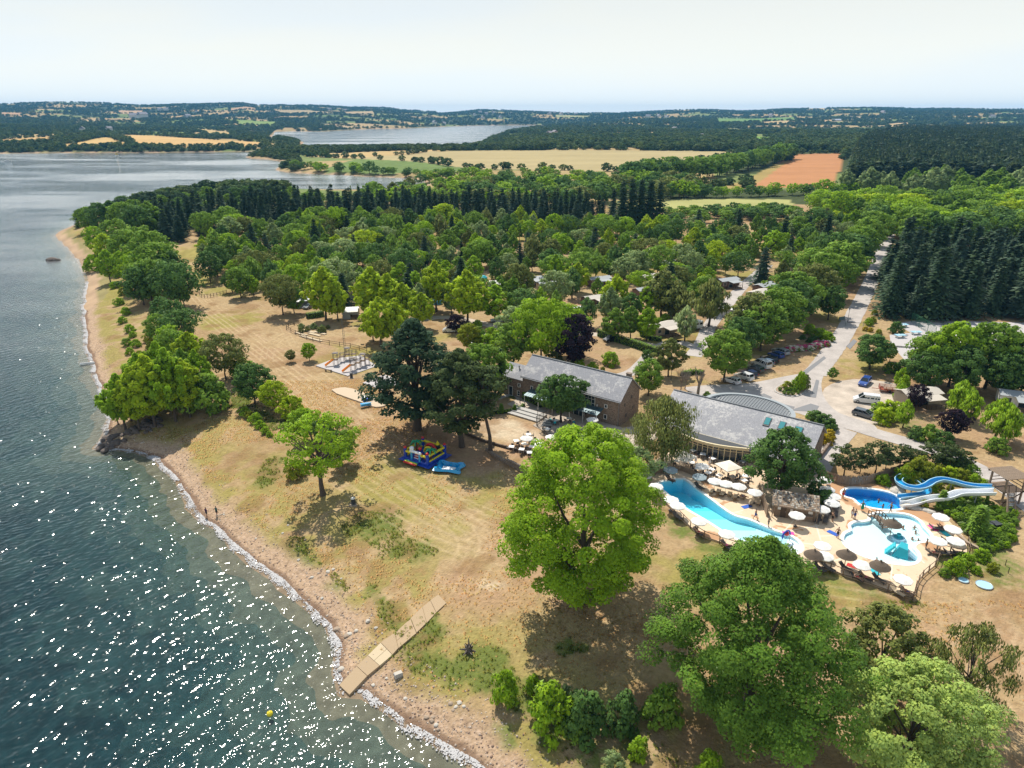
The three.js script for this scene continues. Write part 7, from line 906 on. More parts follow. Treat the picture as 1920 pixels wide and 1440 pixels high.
// ---------------------------------------------------------------- flower beds, island, verge planting
{
  slab(smooth(polyL([[1452, 735], [1462, 722], [1490, 716], [1512, 722], [1510, 737], [1485, 745]], 4), 3), 3.8, 4.17, 'island_kerb', M.kerb, 'grey kerb of the planted traffic island'); slab(smooth(polyL([[1455, 734.5], [1464, 723], [1490, 717.5], [1509, 723], [1507, 736], [1485, 743]], 4), 3), 3.9, 4.2, 'island_bed', M.rock_brown, 'bare earth of the planted traffic island');
  for (const [m, px, py, h, w = 1] of [['leaf_mid', 1462, 732, 0.8], ['leaf_mid', 1470, 738, 0.9], ['leaf_mid', 1478, 740, 0.8], ['leaf_mid', 1486, 740, 0.9], ['leaf_mid', 1474, 732, 0.8], ['leaf_mid', 1482, 733, 0.9], ['leaf_mid', 1490, 734, 0.9], ['leaf_mid', 1496, 738, 0.8]]) { const g = L(px, py, 4.2); plant('hedgeball', m, g.x, g.z, h, { y: 4.18, w, where: 'ball clipped on the traffic island', name: 'island_shrub' }); }
  for (const [m, px, py, h, w] of [['leaf_lime', 1476, 728, 1.6, 1.2], ['leaf_fresh', 1500, 732, 4.2, 0.5], ['leaf_olive', 1508, 730, 3.4, 0.5], ['leaf_fresh', 1494, 728, 2.6, 0.8]]) { const g = L(px, py, 4.2); plant('shrub', m, g.x, g.z, h, { y: 4.18, w, where: 'rising from the traffic island' }); }
  for (const [m, px, py, h] of [['leaf_fresh', 1518, 625, 2.6], ['leaf_fresh', 1530, 632, 2.4], ['leaf_fresh', 1540, 632, 2.3], ['leaf_fresh', 1548, 638, 2.4], ['leaf_fresh', 1555, 640, 2.2], ['leaf_dark', 1518, 642, 1.4], ['leaf_dark', 1526, 638, 1.2], ['leaf_dark', 1505, 636, 1.2], ['leaf_fresh', 1628, 610, 2.0], ['leaf_lime', 1635, 605, 1.8], ['leaf_yellow', 1622, 620, 1.2], ['leaf_yellow', 1632, 622, 1.2], ['leaf_lime', 1648, 626, 1.3], ['leaf_lime', 1640, 590, 1.6], ['leaf_dark', 1680, 625, 3.2], ['leaf_yellow', 1545, 832, 2.0], ['leaf_yellow', 1553, 828, 1.8], ['leaf_yellow', 1555, 820, 1.6], ['leaf_mid', 1325, 748, 1.6], ['leaf_lime', 1345, 746, 1.0], ['leaf_lime', 1355, 748, 1.0], ['leaf_dark', 1530, 790, 2.2], ['leaf_dark', 1545, 798, 2.4], ['leaf_mid', 1520, 784, 1.4], ['leaf_dark', 1557, 806, 2.2]]) { const g = G(px, py); plant('shrub', m, g.x, g.z, h, { where: 'in the verge beside the access road' }); }
  const W = polyG([[1478, 660], [1500, 657], [1520, 655], [1535, 650], [1555, 645]]), r = RNG(8); let id = 0;
  for (const [nm, col, lb] of [['pink_flowers', [0.65, 0.10, 0.28], 'pink'], ['white_flowers', [0.75, 0.72, 0.68], 'white']]) for (let k = 0; k < 14; k++) { const s = (k + 0.5 * (lb === 'white')) / 14 * (W.length - 1), i = Math.min(W.length - 2, Math.floor(s)), x = lerp(W[i][0], W[i + 1][0], s - i) + (r() - 0.5) * 1.2, z = lerp(W[i][1], W[i + 1][1], s - i) + (r() - 0.5) * 1.2, y = terrain(x, z), t = thing('flower_bush', lb + ' flowering bush in the bed beside the parked row', 'flower bush', [x, y, z], r() * 6, lb + ' flowers'); t.scale.setScalar(0.11 + 0.04 * r()); const g = proto.shrub[id++ % 3]; const a = new THREE.Mesh(g.crown, M[nm] ?? leafMat(nm, col, 0.2)); a.name = 'blossom'; const b = new THREE.Mesh(g.crown, M.leaf_mid); b.name = 'foliage'; b.scale.set(1.05, 0.8, 1.05); b.rotation.y = 1; t.add(a, b); }
}

// ---------------------------------------------------------------- playground
mat('rubber', [0.44, 0.41, 0.40], { roughness: 0.95 }); mat('sand', [0.52, 0.41, 0.29], { roughness: 1 });
slab(polyG([[592, 687], [627, 673], [677, 667], [707, 687], [652, 706]]), 3.4, 4.03, 'play_pad', M.rubber, 'pale grey safety pad under the climbing frames'); slab(polyG([[680, 719], [720, 703], [736, 708], [750, 720], [716, 732]]), 3.4, 4.025, 'play_pad', M.rubber, 'smaller pale grey pad beside the cedar'); slab(smooth(polyG([[622, 733], [647, 728], [690, 741], [720, 752], [722, 762], [705, 765], [680, 757]]), 3), 3.4, 4.02, 'sand_pit', M.sand, 'long sand pit on the meadow');
mat('play_wood', [0.20, 0.165, 0.14], { roughness: 0.8 });
function climbing(top, bot, towers, label) {
  const o = L(...towers[0]), t = thing('climbing_frame', label, 'climbing frame', [o.x, 4.03, o.z]); const pos = towers.map((q) => L(...q).sub(o));
  pos.forEach((p, i) => { for (const dx of [-0.5, 0.5]) for (const dz of [-0.5, 0.5]) part('post', M.play_wood, t, (g) => g.cyl(V(p.x + dx, 0 - p.y + 0, p.z + dz).setY(-0.1), V(p.x + dx, i % 2 ? 2.3 : 3.0, p.z + dz), 0.055, 0.055, 6)); part('platform', M.wood, t, (g) => g.box(p.x, 1.25, p.z, 1.15, 0.1, 1.15)); if (i % 2 === 0) part('tower_roof', M.play_wood, t, (g) => { g.hex([V(p.x - 0.7, 2.9, p.z + 0.7), V(p.x + 0.7, 2.9, p.z + 0.7), V(p.x + 0.7, 2.9, p.z - 0.7), V(p.x - 0.7, 2.9, p.z - 0.7)], [V(p.x - 0.4, 3.1, p.z + 0.5), V(p.x + 0.4, 3.1, p.z + 0.5), V(p.x + 0.4, 3.1, p.z - 0.5), V(p.x - 0.4, 3.1, p.z - 0.5)]); });
    for (const y of [1.7, 2.15]) part('rail', M.play_wood, t, (g) => { g.box(p.x, y, p.z - 0.5, 1.0, 0.06, 0.05); g.box(p.x - 0.5, y, p.z, 0.05, 0.06, 0.9); }); });
  for (let i = 1; i < pos.length; i++) { const a = pos[i - 1].clone().setY(1.3), b = pos[i].clone().setY(1.3); part('bridge', M.wood, t, (g) => g.bar(a, b, 0.5, 0.07)); for (const s of [-1, 1]) part('hand_rail', M.play_wood, t, (g) => g.bar(a.clone().add(V(0, 0.85, s * 0.3)), b.clone().add(V(0, 0.85, s * 0.3)), 0.05)); }
  const b = L(...bot).sub(o), a = pos[0].clone(), d = b.clone().sub(a).setY(0).normalize(), s = V(-d.z, 0, d.x); a.addScaledVector(d, 0.5);
  const sl = part('slide', M.orange, t, (g) => { for (const k of [-0.24, 0.24]) g.bar(a.clone().setY(1.5).addScaledVector(s, k), b.clone().setY(0.35).addScaledVector(s, k), 0.07, 0.3); g.bar(a.clone().setY(1.35), b.clone().setY(0.2), 0.46, 0.06); });
  part('climbing_net', M.fabric_dark, t, (g) => { const p = pos[pos.length - 1]; for (let k = 0; k < 4; k++) { g.bar(V(p.x + 0.6, 2.2, p.z - 0.4 + k * 0.27), V(p.x + 1.6, 0.02, p.z - 0.4 + k * 0.27), 0.03); g.bar(V(p.x + 0.7 + k * 0.25, 1.98 - k * 0.55, p.z - 0.4), V(p.x + 0.7 + k * 0.25, 1.98 - k * 0.55, p.z + 0.45), 0.03); } });
}
climbing([627, 672], [610, 688], [[630, 684], [642, 678], [652, 674], [664, 673]], 'wooden climbing frame with orange slide on the meadow side'); climbing([658, 681], [642, 699], [[662, 694], [672, 690], [681, 686], [689, 683]], 'wooden climbing frame with orange slide beside the bin');
{ const p = G(616, 697), t = thing('bench', 'low dark bench beside the climbing frames', 'bench', [p.x, p.y, p.z], -0.3); part('seat', M.wood_dark, t, (g) => g.box(0, 0.42, 0, 1.8, 0.07, 0.45)); for (const x of [-0.7, 0.7]) part('leg', M.dark_metal, t, (g) => g.box(x, 0, 0, 0.1, 0.42, 0.4)); }
for (const [x, y, lb] of [[659, 708, 'dark litter bin beside the play pad'], [663, 945, 'dark litter bin with white lid near the oak']]) { const p = G(x, y), t = thing('litter_bin', lb, 'bin', [p.x, p.y, p.z]); part('barrel', M.dark_metal, t, (g) => g.cyl(V(0, 0, 0), V(0, 1.0, 0), 0.34, 0.36, 12)); part('lid', y > 800 ? M.table_white : M.zinc, t, (g) => g.cyl(V(0, 1.0, 0), V(0, 1.16, 0), 0.4, 0.2, 12)); part('plinth', M.rock_brown, t, (g) => g.box(0, -0.1, 0.1, 1.3, 0.14, 1.3)); }
for (const [x, y, m, lb, s] of [[683, 750, 'table_white', 'white upturned dinghy on the sand pit', [2.2, 0.5, 1.1]], [690, 753, 'royal', 'dark blue dinghy beside the white one', [2.2, 0.45, 1.0]], [687, 763, 'flume_blue', 'light blue dinghy on the sand pit edge', [2.4, 0.4, 0.9]]]) { const p = G(x, y), t = thing('dinghy', lb, 'boat', [p.x, 4.02, p.z], 0.4 + (x % 3)); const sh = new THREE.Shape(); sh.moveTo(-1, -0.4); sh.quadraticCurveTo(0.3, -0.6, 1, 0); sh.quadraticCurveTo(0.3, 0.6, -1, 0.4); sh.closePath(); const g = new THREE.ExtrudeGeometry(sh, { depth: 0.3, bevelEnabled: true, bevelSize: -0.12, bevelThickness: 0.25, bevelSegments: 3 }); g.rotateX(-Math.PI / 2); const h = part('hull', M[m], t, (q) => q.add(g, XF(0, 0.22, 0, 0, s[0] / 2, 0.6, s[2]))); part('keel', M.zinc_pale, h, (q) => q.box(0, 0.5, 0, s[0] * 0.7, 0.06, 0.08)); }

// ---------------------------------------------------------------- bouncy castle and slack paddling inflatable
{
  const a = L(757, 860), b = L(802, 875), w = a.distanceTo(b), t = thing('bouncy_castle', 'blue and yellow bouncy castle with palms and rainbow step', 'bouncy castle', [a.x, 3.98, a.z], Math.atan2(-(b.z - a.z), b.x - a.x)), d = 5.2;
  const tube = (nm, m, p, q, r, par = t) => { const l = p.distanceTo(q), g = new THREE.CapsuleGeometry(r, Math.max(0.01, l - r), 5, 10), mm = new THREE.Mesh(g, m); mm.name = nm; mm.position.copy(p).lerp(q, 0.5); mm.quaternion.setFromUnitVectors(V(0, 1, 0), q.clone().sub(p).normalize()); par.add(mm); return mm; };
  part('ground_sheet', M.royal, t, (g) => g.box(w / 2, 0, -d / 2, w + 1.4, 0.06, d + 1.2)); part('floor', M.royal, t, (g) => g.add(new RoundedBoxGeometry(w, 0.5, d, 2, 0.18), XF(w / 2, 0.25, -d / 2)));
  const C4 = [[0.25, -0.25], [w - 0.25, -0.25], [w - 0.25, -d + 0.25], [0.25, -d + 0.25]];
  for (const [x, z] of C4) { const p = tube('pillar', M.royal, V(x, 0.3, z), V(x, 2.1, z), 0.3); const c = new THREE.Mesh(new THREE.SphereGeometry(0.28, 10, 8), M.red); c.name = 'cap'; c.position.set(0, 0.98, 0); p.add(c); }
  for (let k = 0; k < 4; k++) { const [x, z] = C4[k], [x2, z2] = C4[(k + 1) % 4]; if (k === 0) { tube('wall_tube', M.yellow, V(x, 1.55, z), V(lerp(x, x2, 0.32), 1.55, z), 0.22); tube('wall_tube', M.yellow, V(lerp(x, x2, 0.68), 1.55, z), V(x2, 1.55, z2), 0.22); } else tube('wall_tube', M.yellow, V(x, 1.65, z), V(x2, 1.65, z2), 0.22); part('net', M.fabric_dark, t, (g) => { for (let s = 1; s < (k ? 9 : 4); s++) { const u = k ? s / 9 : s / 12; g.bar(V(lerp(x, x2, u), 0.5, lerp(z, z2, u)), V(lerp(x, x2, u), 1.5, lerp(z, z2, u)), 0.03); } }); if (k) tube('sill_tube', M.yellow, V(x, 0.6, z), V(x2, 0.6, z2), 0.16); }
  for (const x of [w * 0.33, w * 0.66]) tube('gate_post', M.flume_blue, V(x, 0.3, -0.1), V(x, 1.8, -0.1), 0.2); tube('gate_beam', M.flume_white, V(w * 0.28, 1.95, -0.1), V(w * 0.72, 1.95, -0.1), 0.25); const hd = new THREE.Mesh(new THREE.SphereGeometry(0.42, 12, 10), M.flume_white); hd.name = 'ornament'; hd.position.set(w * 0.32, 2.35, -0.3); t.add(hd);
  const rb = new THREE.Mesh(new THREE.SphereGeometry(0.34, 12, 10), M.red); rb.name = 'ornament'; rb.position.set(w * 0.52, 2.2, -1.2); t.add(rb);
  for (let k = 0; k < 6; k++) { const p = V(w * 0.30 + k * 0.32, 0.0, 0.0); part('ladder_stripe', k % 2 ? M.red : M.flume_white, t, (g) => g.box(w * 0.5, 0.5 + k * 0.16, -0.5 - k * 0.12, w * 0.28, 0.14, 0.14)); }
  const arch = new THREE.Mesh(new THREE.TorusGeometry(1.0, 0.22, 8, 18, Math.PI), M.yellow); arch.name = 'arch'; arch.position.set(w * 0.62, 0.9, -d * 0.55); t.add(arch); const arch2 = new THREE.Mesh(new THREE.TorusGeometry(1.0, 0.3, 8, 18, Math.PI), M.red); arch2.name = 'arch'; arch2.position.set(w * 0.55, 1.0, -d * 0.75); t.add(arch2); tube('tower', M.black, V(w * 0.75, 0.5, -d * 0.85), V(w * 0.75, 2.0, -d * 0.85), 0.4); part('tower_roof', M.yellow, t, (g) => g.cyl(V(w * 0.75, 2.1, -d * 0.85), V(w * 0.75, 2.8, -d * 0.85), 0.42, 0.02, 10)); part('volcano', M.brown, t, (g) => g.cyl(V(w * 0.72, 0.4, -1.6), V(w * 0.72, 1.9, -1.6), 0.75, 0.15, 12));
  for (const [x, z] of [[0.5, -d * 0.55], [w - 0.6, -1.7]]) { tube('palm_trunk', M.brown, V(x, 0.4, z), V(x, 2.2, z), 0.18); for (let k = 0; k < 6; k++) { const q = k * 1.047; tube('palm_leaf', M.green, V(x, 2.4, z), V(x + Math.cos(q) * 0.75, 2.35, z + Math.sin(q) * 0.75), 0.14); tube('palm_leaf', M.green, V(x + Math.cos(q) * 0.75, 2.35, z + Math.sin(q) * 0.75), V(x + Math.cos(q) * 1.05, 1.9, z + Math.sin(q) * 1.05), 0.12); } }
  [M.red, M.yellow, M.green, M.royal].forEach((m, k) => tube('step_tube', m, V(w * 0.16, 0.16 + k * 0.05, 1.0 - k * 0.24), V(w * 0.66, 0.16 + k * 0.05, 1.0 - k * 0.24), 0.16));
  const c = L(842, 877), s = thing('inflatable_pool', 'slack light blue inflatable lying beside the bouncy castle', 'inflatable', [c.x, 3.98, c.z], -0.25);
  part('sheet', M.flume_blue, s, (g) => { const n = 14, P = (i, j) => { const u = i / n, v = j / n, e = Math.max(Math.abs(u - 0.5), Math.abs(v - 0.5)) * 2; return V((u - 0.5) * 4.6 * (1 + 0.1 * Math.sin(v * 9)), 0.06 + 0.42 * sst(0.6, 0.85, e) * (0.6 + 0.8 * vnoise(u * 6 + 3, v * 6)) * (1 - sst(0.93, 1, e)), (v - 0.5) * 3.4 * (1 + 0.08 * Math.sin(u * 8))); }; for (let i = 0; i < n; i++) for (let j = 0; j < n; j++) g.quad(P(i, j + 1), P(i + 1, j + 1), P(i + 1, j), P(i, j)); });
  part('floor_panel', M.flume_white, s, (g) => g.box(0.1, 0.03, 0.5, 2.2, 0.14, 1.3)); part('fold', M.flume_blue, s, (g) => { for (const x of [-1, 0, 1]) g.cyl(V(x * 1.2 - 0.3, 0.3, -1.2), V(x * 1.2 + 0.3, 0.34, -0.5), 0.2, 0.14, 8); });
}

// ---------------------------------------------------------------- boat ramp, stones, drift stump
mat('concrete_tan', [0.41, 0.30, 0.185], { roughness: 0.95, bumpMap: grainBump, bumpScale: 0.02 }); mat('concrete_pale', [0.52, 0.42, 0.28], { roughness: 0.95 });
{
  const A = [[636, 1287], [669, 1251], [690, 1231], [714, 1207], [740, 1189], [770, 1162], [792, 1140], [807, 1128], [822, 1117]].map((p) => G(...p)), Bq = [[655, 1305], [689, 1271], [712, 1252], [736, 1230], [747, 1219], [781, 1189], [800, 1170], [818, 1150], [837, 1132]].map((p) => G(...p)), o = A[4], t = thing('boat_ramp', 'tan concrete slab ramp running into the lake', 'ramp', [o.x, 0, o.z]);
  for (let k = 0; k < A.length - 1; k++) { const s = (v, w, f, y) => { const q = v.clone().lerp(w, f).sub(V(o.x, 0, o.z)); q.y = Math.max(v.y, 0.02) + y; return q; }, j = 0.02, up = 0.16 + 0.05 * NT[k * 7], halves = k === 2 || k === 4 ? [[0, 0.52], [0.54, 1]] : [[0, 1]]; for (const [f, h] of halves) part('slab', k === 2 ? M.concrete_pale : M.concrete_tan, t, (g) => { const e = (v1, v2) => v1.clone().lerp(v2, 0.012); const p0 = s(A[k], Bq[k], f, 0), p1 = s(A[k], Bq[k], h, 0), p2 = s(A[k + 1], Bq[k + 1], h, 0), p3 = s(A[k + 1], Bq[k + 1], f, 0), q = [e(p0, p3), e(p1, p2), e(p2, p1), e(p3, p0)]; g.hex(q.map((v) => v.clone().setY(v.y - 0.4)), q.map((v) => v.clone().setY(v.y + up))); }); }
  const r = RNG(88);
  for (const [x, y, s] of [[632, 1180, 0.55], [650, 1192, 0.5], [655, 1189, 0.4], [668, 1183, 0.35], [690, 1165, 0.45], [705, 1178, 0.35], [640, 1255, 0.5], [585, 1083, 0.35], [604, 1122, 0.35], [615, 1072, 0.4], [625, 1068, 0.3], [612, 1078, 0.3], [560, 1050, 0.3], [530, 1000, 0.3], [572, 1012, 0.25], [500, 965, 0.25], [540, 985, 0.25], [747, 1265, 0.1], [700, 1285, 0.3], [725, 1272, 0.25], [760, 1310, 0.3], [845, 1320, 0.4], [855, 1326, 0.35], [862, 1318, 0.4], [850, 1332, 0.3], [870, 1325, 0.3], [800, 1345, 0.35], [810, 1352, 0.4], [818, 1360, 0.35], [822, 1368, 0.3], [812, 1345, 0.3], [480, 1010, 0.25], [450, 990, 0.22], [420, 965, 0.22], [640, 1085, 0.2], [655, 1075, 0.22]]) { const p = G(x, y); rock(p.x, p.z, s * 0.75, r() < 0.6 ? M.rock_pale : M.rock_brown, 'pale loose rock on the gravel beach', 'rocks on the beach'); }
  for (let k = 0; k < 70; k++) { const u = r(), px = lerp(188, 300, u) + (r() - 0.5) * 16, py = lerp(838, 790, u) + (r() - 0.5) * 22, p = G(px, py); rock(p.x, p.z, 0.35 + 0.5 * r(), M.rock_dark, 'dark boulder heaped on the rocky point', 'boulders of the rocky point', Math.max(0, p.y)); }
  { const p = flat(97, 488, 0); rock(p[0], p[1], 2.2, M.rock_dark, 'dark reef rock breaking the lake surface', 'reef', -0.3); rock(p[0] + 2.6, p[1] + 0.6, 1.5, M.rock_dark, 'smaller dark rock beside the lake reef', 'reef', -0.3); }
  { const p = G(747, 1268), t2 = thing('concrete_block', 'grey concrete block beside the boat ramp', 'block', [p.x, p.y, p.z], 0.5); part('block', M.kerb, t2, (g) => g.add(new RoundedBoxGeometry(0.95, 0.5, 0.6, 2, 0.06), XF(0, 0.22, 0))); part('cap', M.rock_pale, t2, (g) => g.box(0, 0.47, 0, 0.85, 0.05, 0.5)); }
  { const p = G(878, 1222), t2 = thing('tree_stump', 'dark gnarled tree stump with roots on the bank', 'stump', [p.x, p.y, p.z]); part('stump', M.rock_dark, t2, (g) => { g.cyl(V(0, -0.2, 0), V(0.1, 0.9, 0), 0.45, 0.3, 9); }); for (let k = 0; k < 6; k++) part('root', M.rock_dark, t2, (g) => { const a = k * 1.05; g.cyl(V(Math.cos(a) * 0.2, 0.35, Math.sin(a) * 0.2), V(Math.cos(a) * 1.0, -0.05 + 0.5 * NT[k * 3], Math.sin(a) * 1.0), 0.16, 0.05, 6); }); for (let k = 0; k < 3; k++) part('branch', M.rock_dark, t2, (g) => { const a = k * 2.1 + 0.4; g.cyl(V(0.1, 0.7, 0), V(0.1 + Math.cos(a) * 0.5, 1.5, Math.sin(a) * 0.5), 0.13, 0.04, 6); }); }
  { const p = G(410, 962), t2 = thing('driftwood', 'pale bent driftwood branch on the beach', 'driftwood', [p.x + 0.5, p.y, p.z]); part('branch', M.rock_pale, t2, (g) => { const c = [V(-0.6, 0.05, 1.0), V(0.4, 0.12, 0.4), V(0.6, 0.1, -0.6), V(0.1, 0.15, -1.5)]; for (let k = 0; k < 3; k++) g.cyl(c[k], c[k + 1], 0.07, 0.05, 6); }); }
}
// ---------------------------------------------------------------- on the water
{
  const p = flat(164, 683, 0), t = thing('paddle_board', 'white paddle board lying at the waterline', 'paddle board', [p[0], 0.05, p[1]], 0.35); part('board', M.table_white, t, (g) => g.add(new THREE.CapsuleGeometry(0.4, 2.8, 4, 12), XF(0, 0.08, 0, 0, 1, 1, 0.22, 0, Math.PI / 2))); part('pad', M.clad_grey, t, (g) => g.box(0, 0.155, 0, 1.4, 0.02, 0.4)); part('fin', M.black, t, (g) => g.box(-1.5, -0.15, 0, 0.3, 0.2, 0.03));
  const b = flat(506, 1339, 0), u = thing('buoy', 'yellow buoy floating off the boat ramp', 'buoy', [b[0], -0.1, b[1]]); part('float', M.yellow, u, (g) => g.add(new THREE.SphereGeometry(0.34, 14, 10), XF(0, 0.16, 0))); part('ring', M.zinc, u, (g) => g.add(new THREE.TorusGeometry(0.09, 0.02, 6, 12), XF(0, 0.55, 0)));
  const m = flat(15, 303, 0), v = thing('motor_boat', 'small white motor boat far out on the lake', 'boat', [m[0], 0, m[1]], 0.2); part('hull', M.table_white, v, (g) => g.hex([V(-4, -0.3, 1.2), V(3, -0.3, 1.0), V(3, -0.3, -1.0), V(-4, -0.3, -1.2)], [V(-4, 1.3, 1.6), V(5, 1.5, 0.4), V(5, 1.5, -0.4), V(-4, 1.3, -1.6)])); part('cabin', M.clad_white, v, (g) => g.box(-0.4, 1.3, 0, 3, 1.4, 2)); part('windscreen', M.car_glass, v, (g) => g.box(1.2, 1.6, 0, 0.2, 0.8, 1.8)); part('wake', M.foam ?? mat('foam', [0.8, 0.82, 0.83], { roughness: 0.9 }), v, (g) => { for (const s of [-1, 1]) g.hex([V(-4, 0.02, s * 1.2 + 0.3), V(-4, 0.02, s * 1.2 - 0.3), V(-14, 0.02, s * 3 - 0.2), V(-14, 0.02, s * 3 + 0.2)], [V(-4, 0.4, s * 1.2 + 0.3), V(-4, 0.4, s * 1.2 - 0.3), V(-14, 0.08, s * 3 - 0.2), V(-14, 0.08, s * 3 + 0.2)]); });
  const sb = flat(219, 292, 0), w = thing('sail_boat', 'small boat with pale yellow sail near the far shore', 'boat', [sb[0], 0, sb[1]], 0.4); part('hull', M.table_white, w, (g) => g.hex([V(-2.5, -0.2, 0.7), V(2, -0.2, 0.6), V(2, -0.2, -0.6), V(-2.5, -0.2, -0.7)], [V(-2.5, 0.7, 0.9), V(3, 0.8, 0.2), V(3, 0.8, -0.2), V(-2.5, 0.7, -0.9)])); part('mast', M.zinc_pale, w, (g) => g.cyl(V(0.4, 0.6, 0), V(0.4, 6.5, 0), 0.08, 0.05, 6)); part('sail', M.canvas_yellow ?? mat('canvas_yellow', [0.7, 0.52, 0.2], { roughness: 0.9, side: THREE.DoubleSide }), w, (g) => { g.tri(V(0.3, 1.2, 0), V(0.3, 6.2, 0.1), V(-2.2, 1.3, 0.5)); g.tri(V(0.5, 1.2, 0), V(2.6, 1.0, 0.2), V(0.5, 5.4, 0)); });
}
// ---------------------------------------------------------------- low walls, lamp posts, court details
function lowWall(P, h, w, m, name, label) { const W = polyG(P), t = thing(name, label, 'wall', [0, 0, 0]); for (let i = 1; i < W.length; i++) { const [ax, az] = W[i - 1], [bx, bz] = W[i], len = Math.hypot(bx - ax, bz - az), n = Math.max(1, Math.round(len / 1.3)); for (let k = 0; k < n; k++) { const s = (k + 0.5) / n, x = lerp(ax, bx, s), z = lerp(az, bz, s); part('block', m, t, (g) => g.box(x, terrain(x, z) - 0.2, z, len / n - 0.02, h + 0.2 + 0.06 * NT[(k * 11 + i) & 65535], w, -Math.atan2(bz - az, bx - ax))); } } }
lowWall([[950, 869], [968, 878], [986, 889]], 0.9, 0.5, M.stone, 'stone_wall', 'short stone wall between the pine and the huge bright tree'); lowWall([[872, 814], [905, 828], [940, 838], [975, 848], [1003, 856]], 0.45, 0.3, M.wood_dark, 'timber_kerb', 'dark timber kerb along the gravel court'); lowWall([[912, 845], [930, 858], [950, 869]], 0.5, 0.45, M.stone, 'stone_wall', 'low tumbled stone wall beside the leaning pine'); lowWall([[1538, 858], [1550, 842], [1556, 833]], 0.8, 0.4, M.stone, 'stone_wall', 'low stone wall beside the yellow shrubs at the hall gable'); lowWall([[1790, 1000], [1815, 1022], [1850, 1040]], 0.4, 0.4, M.rock_brown, 'stone_edging', 'dry stone edging of the clipped garden');
for (const [x, y, h, lb] of [[975, 756, 3.6, 'beside the annex path'], [1020, 846, 4.2, 'among the white tables of the court'], [1008, 800, 3.6, 'at the terrace steps'], [1092, 784, 3.6, 'in front of the veranda'], [1258, 712, 4.2, 'behind the bare bush'], [1118, 792, 3.4, 'at the corner of the stone house'], [1589, 604, 3.6, 'beside the road barrier'], [1100, 650, 4, 'beside the clipped hedge']]) { const p = G(x, y), t = thing('lamp_post', 'slim grey lamp post ' + lb, 'lamp post', [p.x, p.y, p.z]); part('post', M.dark_metal, t, (g) => { g.cyl(V(0, -0.1, 0), V(0, h, 0), 0.06, 0.045, 8); g.cyl(V(0, 0, 0), V(0, 0.5, 0), 0.1, 0.08, 8); }); part('lantern', M.zinc_pale, t, (g) => { g.cyl(V(0, h, 0), V(0, h + 0.32, 0), 0.12, 0.2, 8); g.cyl(V(0, h + 0.32, 0), V(0, h + 0.45, 0), 0.24, 0.03, 8); }); }
{ // bare pollard and leafless bush behind the hall
  const mk = (name, px, py, H, n, label, rad, spread, seed) => { const p = G(px, py), t = thing(name, label, 'tree', [p.x, p.y, p.z]), r = RNG(seed); part('trunk', M.bark_pale, t, (g) => { g.cyl(V(0, -0.2, 0), V(0.1, H * 0.45, 0), rad, rad * 0.8, 8); }); for (let k = 0; k < n; k++) part('branch', M.bark_pale, t, (g) => { const a = k / n * 6.28 + r(), b = V(0.1 + Math.cos(a) * spread * (0.4 + 0.6 * r()), H * (0.7 + 0.3 * r()), Math.sin(a) * spread * (0.4 + 0.6 * r())), m = V(0.1, H * (0.3 + 0.15 * r()), 0); g.cyl(m, b, rad * 0.4, rad * 0.12, 5); for (let q = 0; q < 4; q++) { const c = m.clone().lerp(b, 0.5 + 0.12 * q); g.cyl(c, c.clone().add(V((r() - 0.5) * spread * 0.6, H * 0.16 * r(), (r() - 0.5) * spread * 0.6)), rad * 0.13, rad * 0.04, 4); } }); };
  mk('pollard_tree', 1308, 742, 6.2, 9, 'leafless pollarded tree with thick pale trunk behind the hall', 0.34, 1.6, 3); mk('bare_bush', 1276, 735, 5.5, 26, 'leafless grey twiggy bush behind the hall ridge', 0.12, 1.6, 4); mk('bare_bush', 1284, 730, 5.0, 22, 'second leafless grey twiggy bush beside the first', 0.12, 1.4, 5);
}
// road barrier, sign, notice boards
{ const a = G(1586, 611), b = G(1618, 612), t = thing('road_barrier', 'thin barrier arm across the access road', 'barrier', [a.x, a.y, a.z]); part('post', M.zinc_pale, t, (g) => g.box(0, 0, 0, 0.35, 1.1, 0.35)); part('arm', M.wood_dark, t, (g) => g.bar(V(0, 1.0, 0), V(b.x - a.x, 1.0, b.z - a.z), 0.1)); part('rest', M.zinc_pale, t, (g) => g.box(b.x - a.x, 0, b.z - a.z, 0.12, 1.0, 0.12));
  const p = G(1578, 603), s = thing('notice_board', 'blue grey notice board beside the road barrier', 'sign', [p.x, p.y, p.z], 0.4); part('panel', M.blue_metal, s, (g) => g.box(0, 0.5, 0, 2.2, 1.0, 0.08)); for (const x of [-1, 1]) part('leg', M.wood_dark, s, (g) => g.box(x, -0.1, -0.08, 0.1, 1.7, 0.1)); }
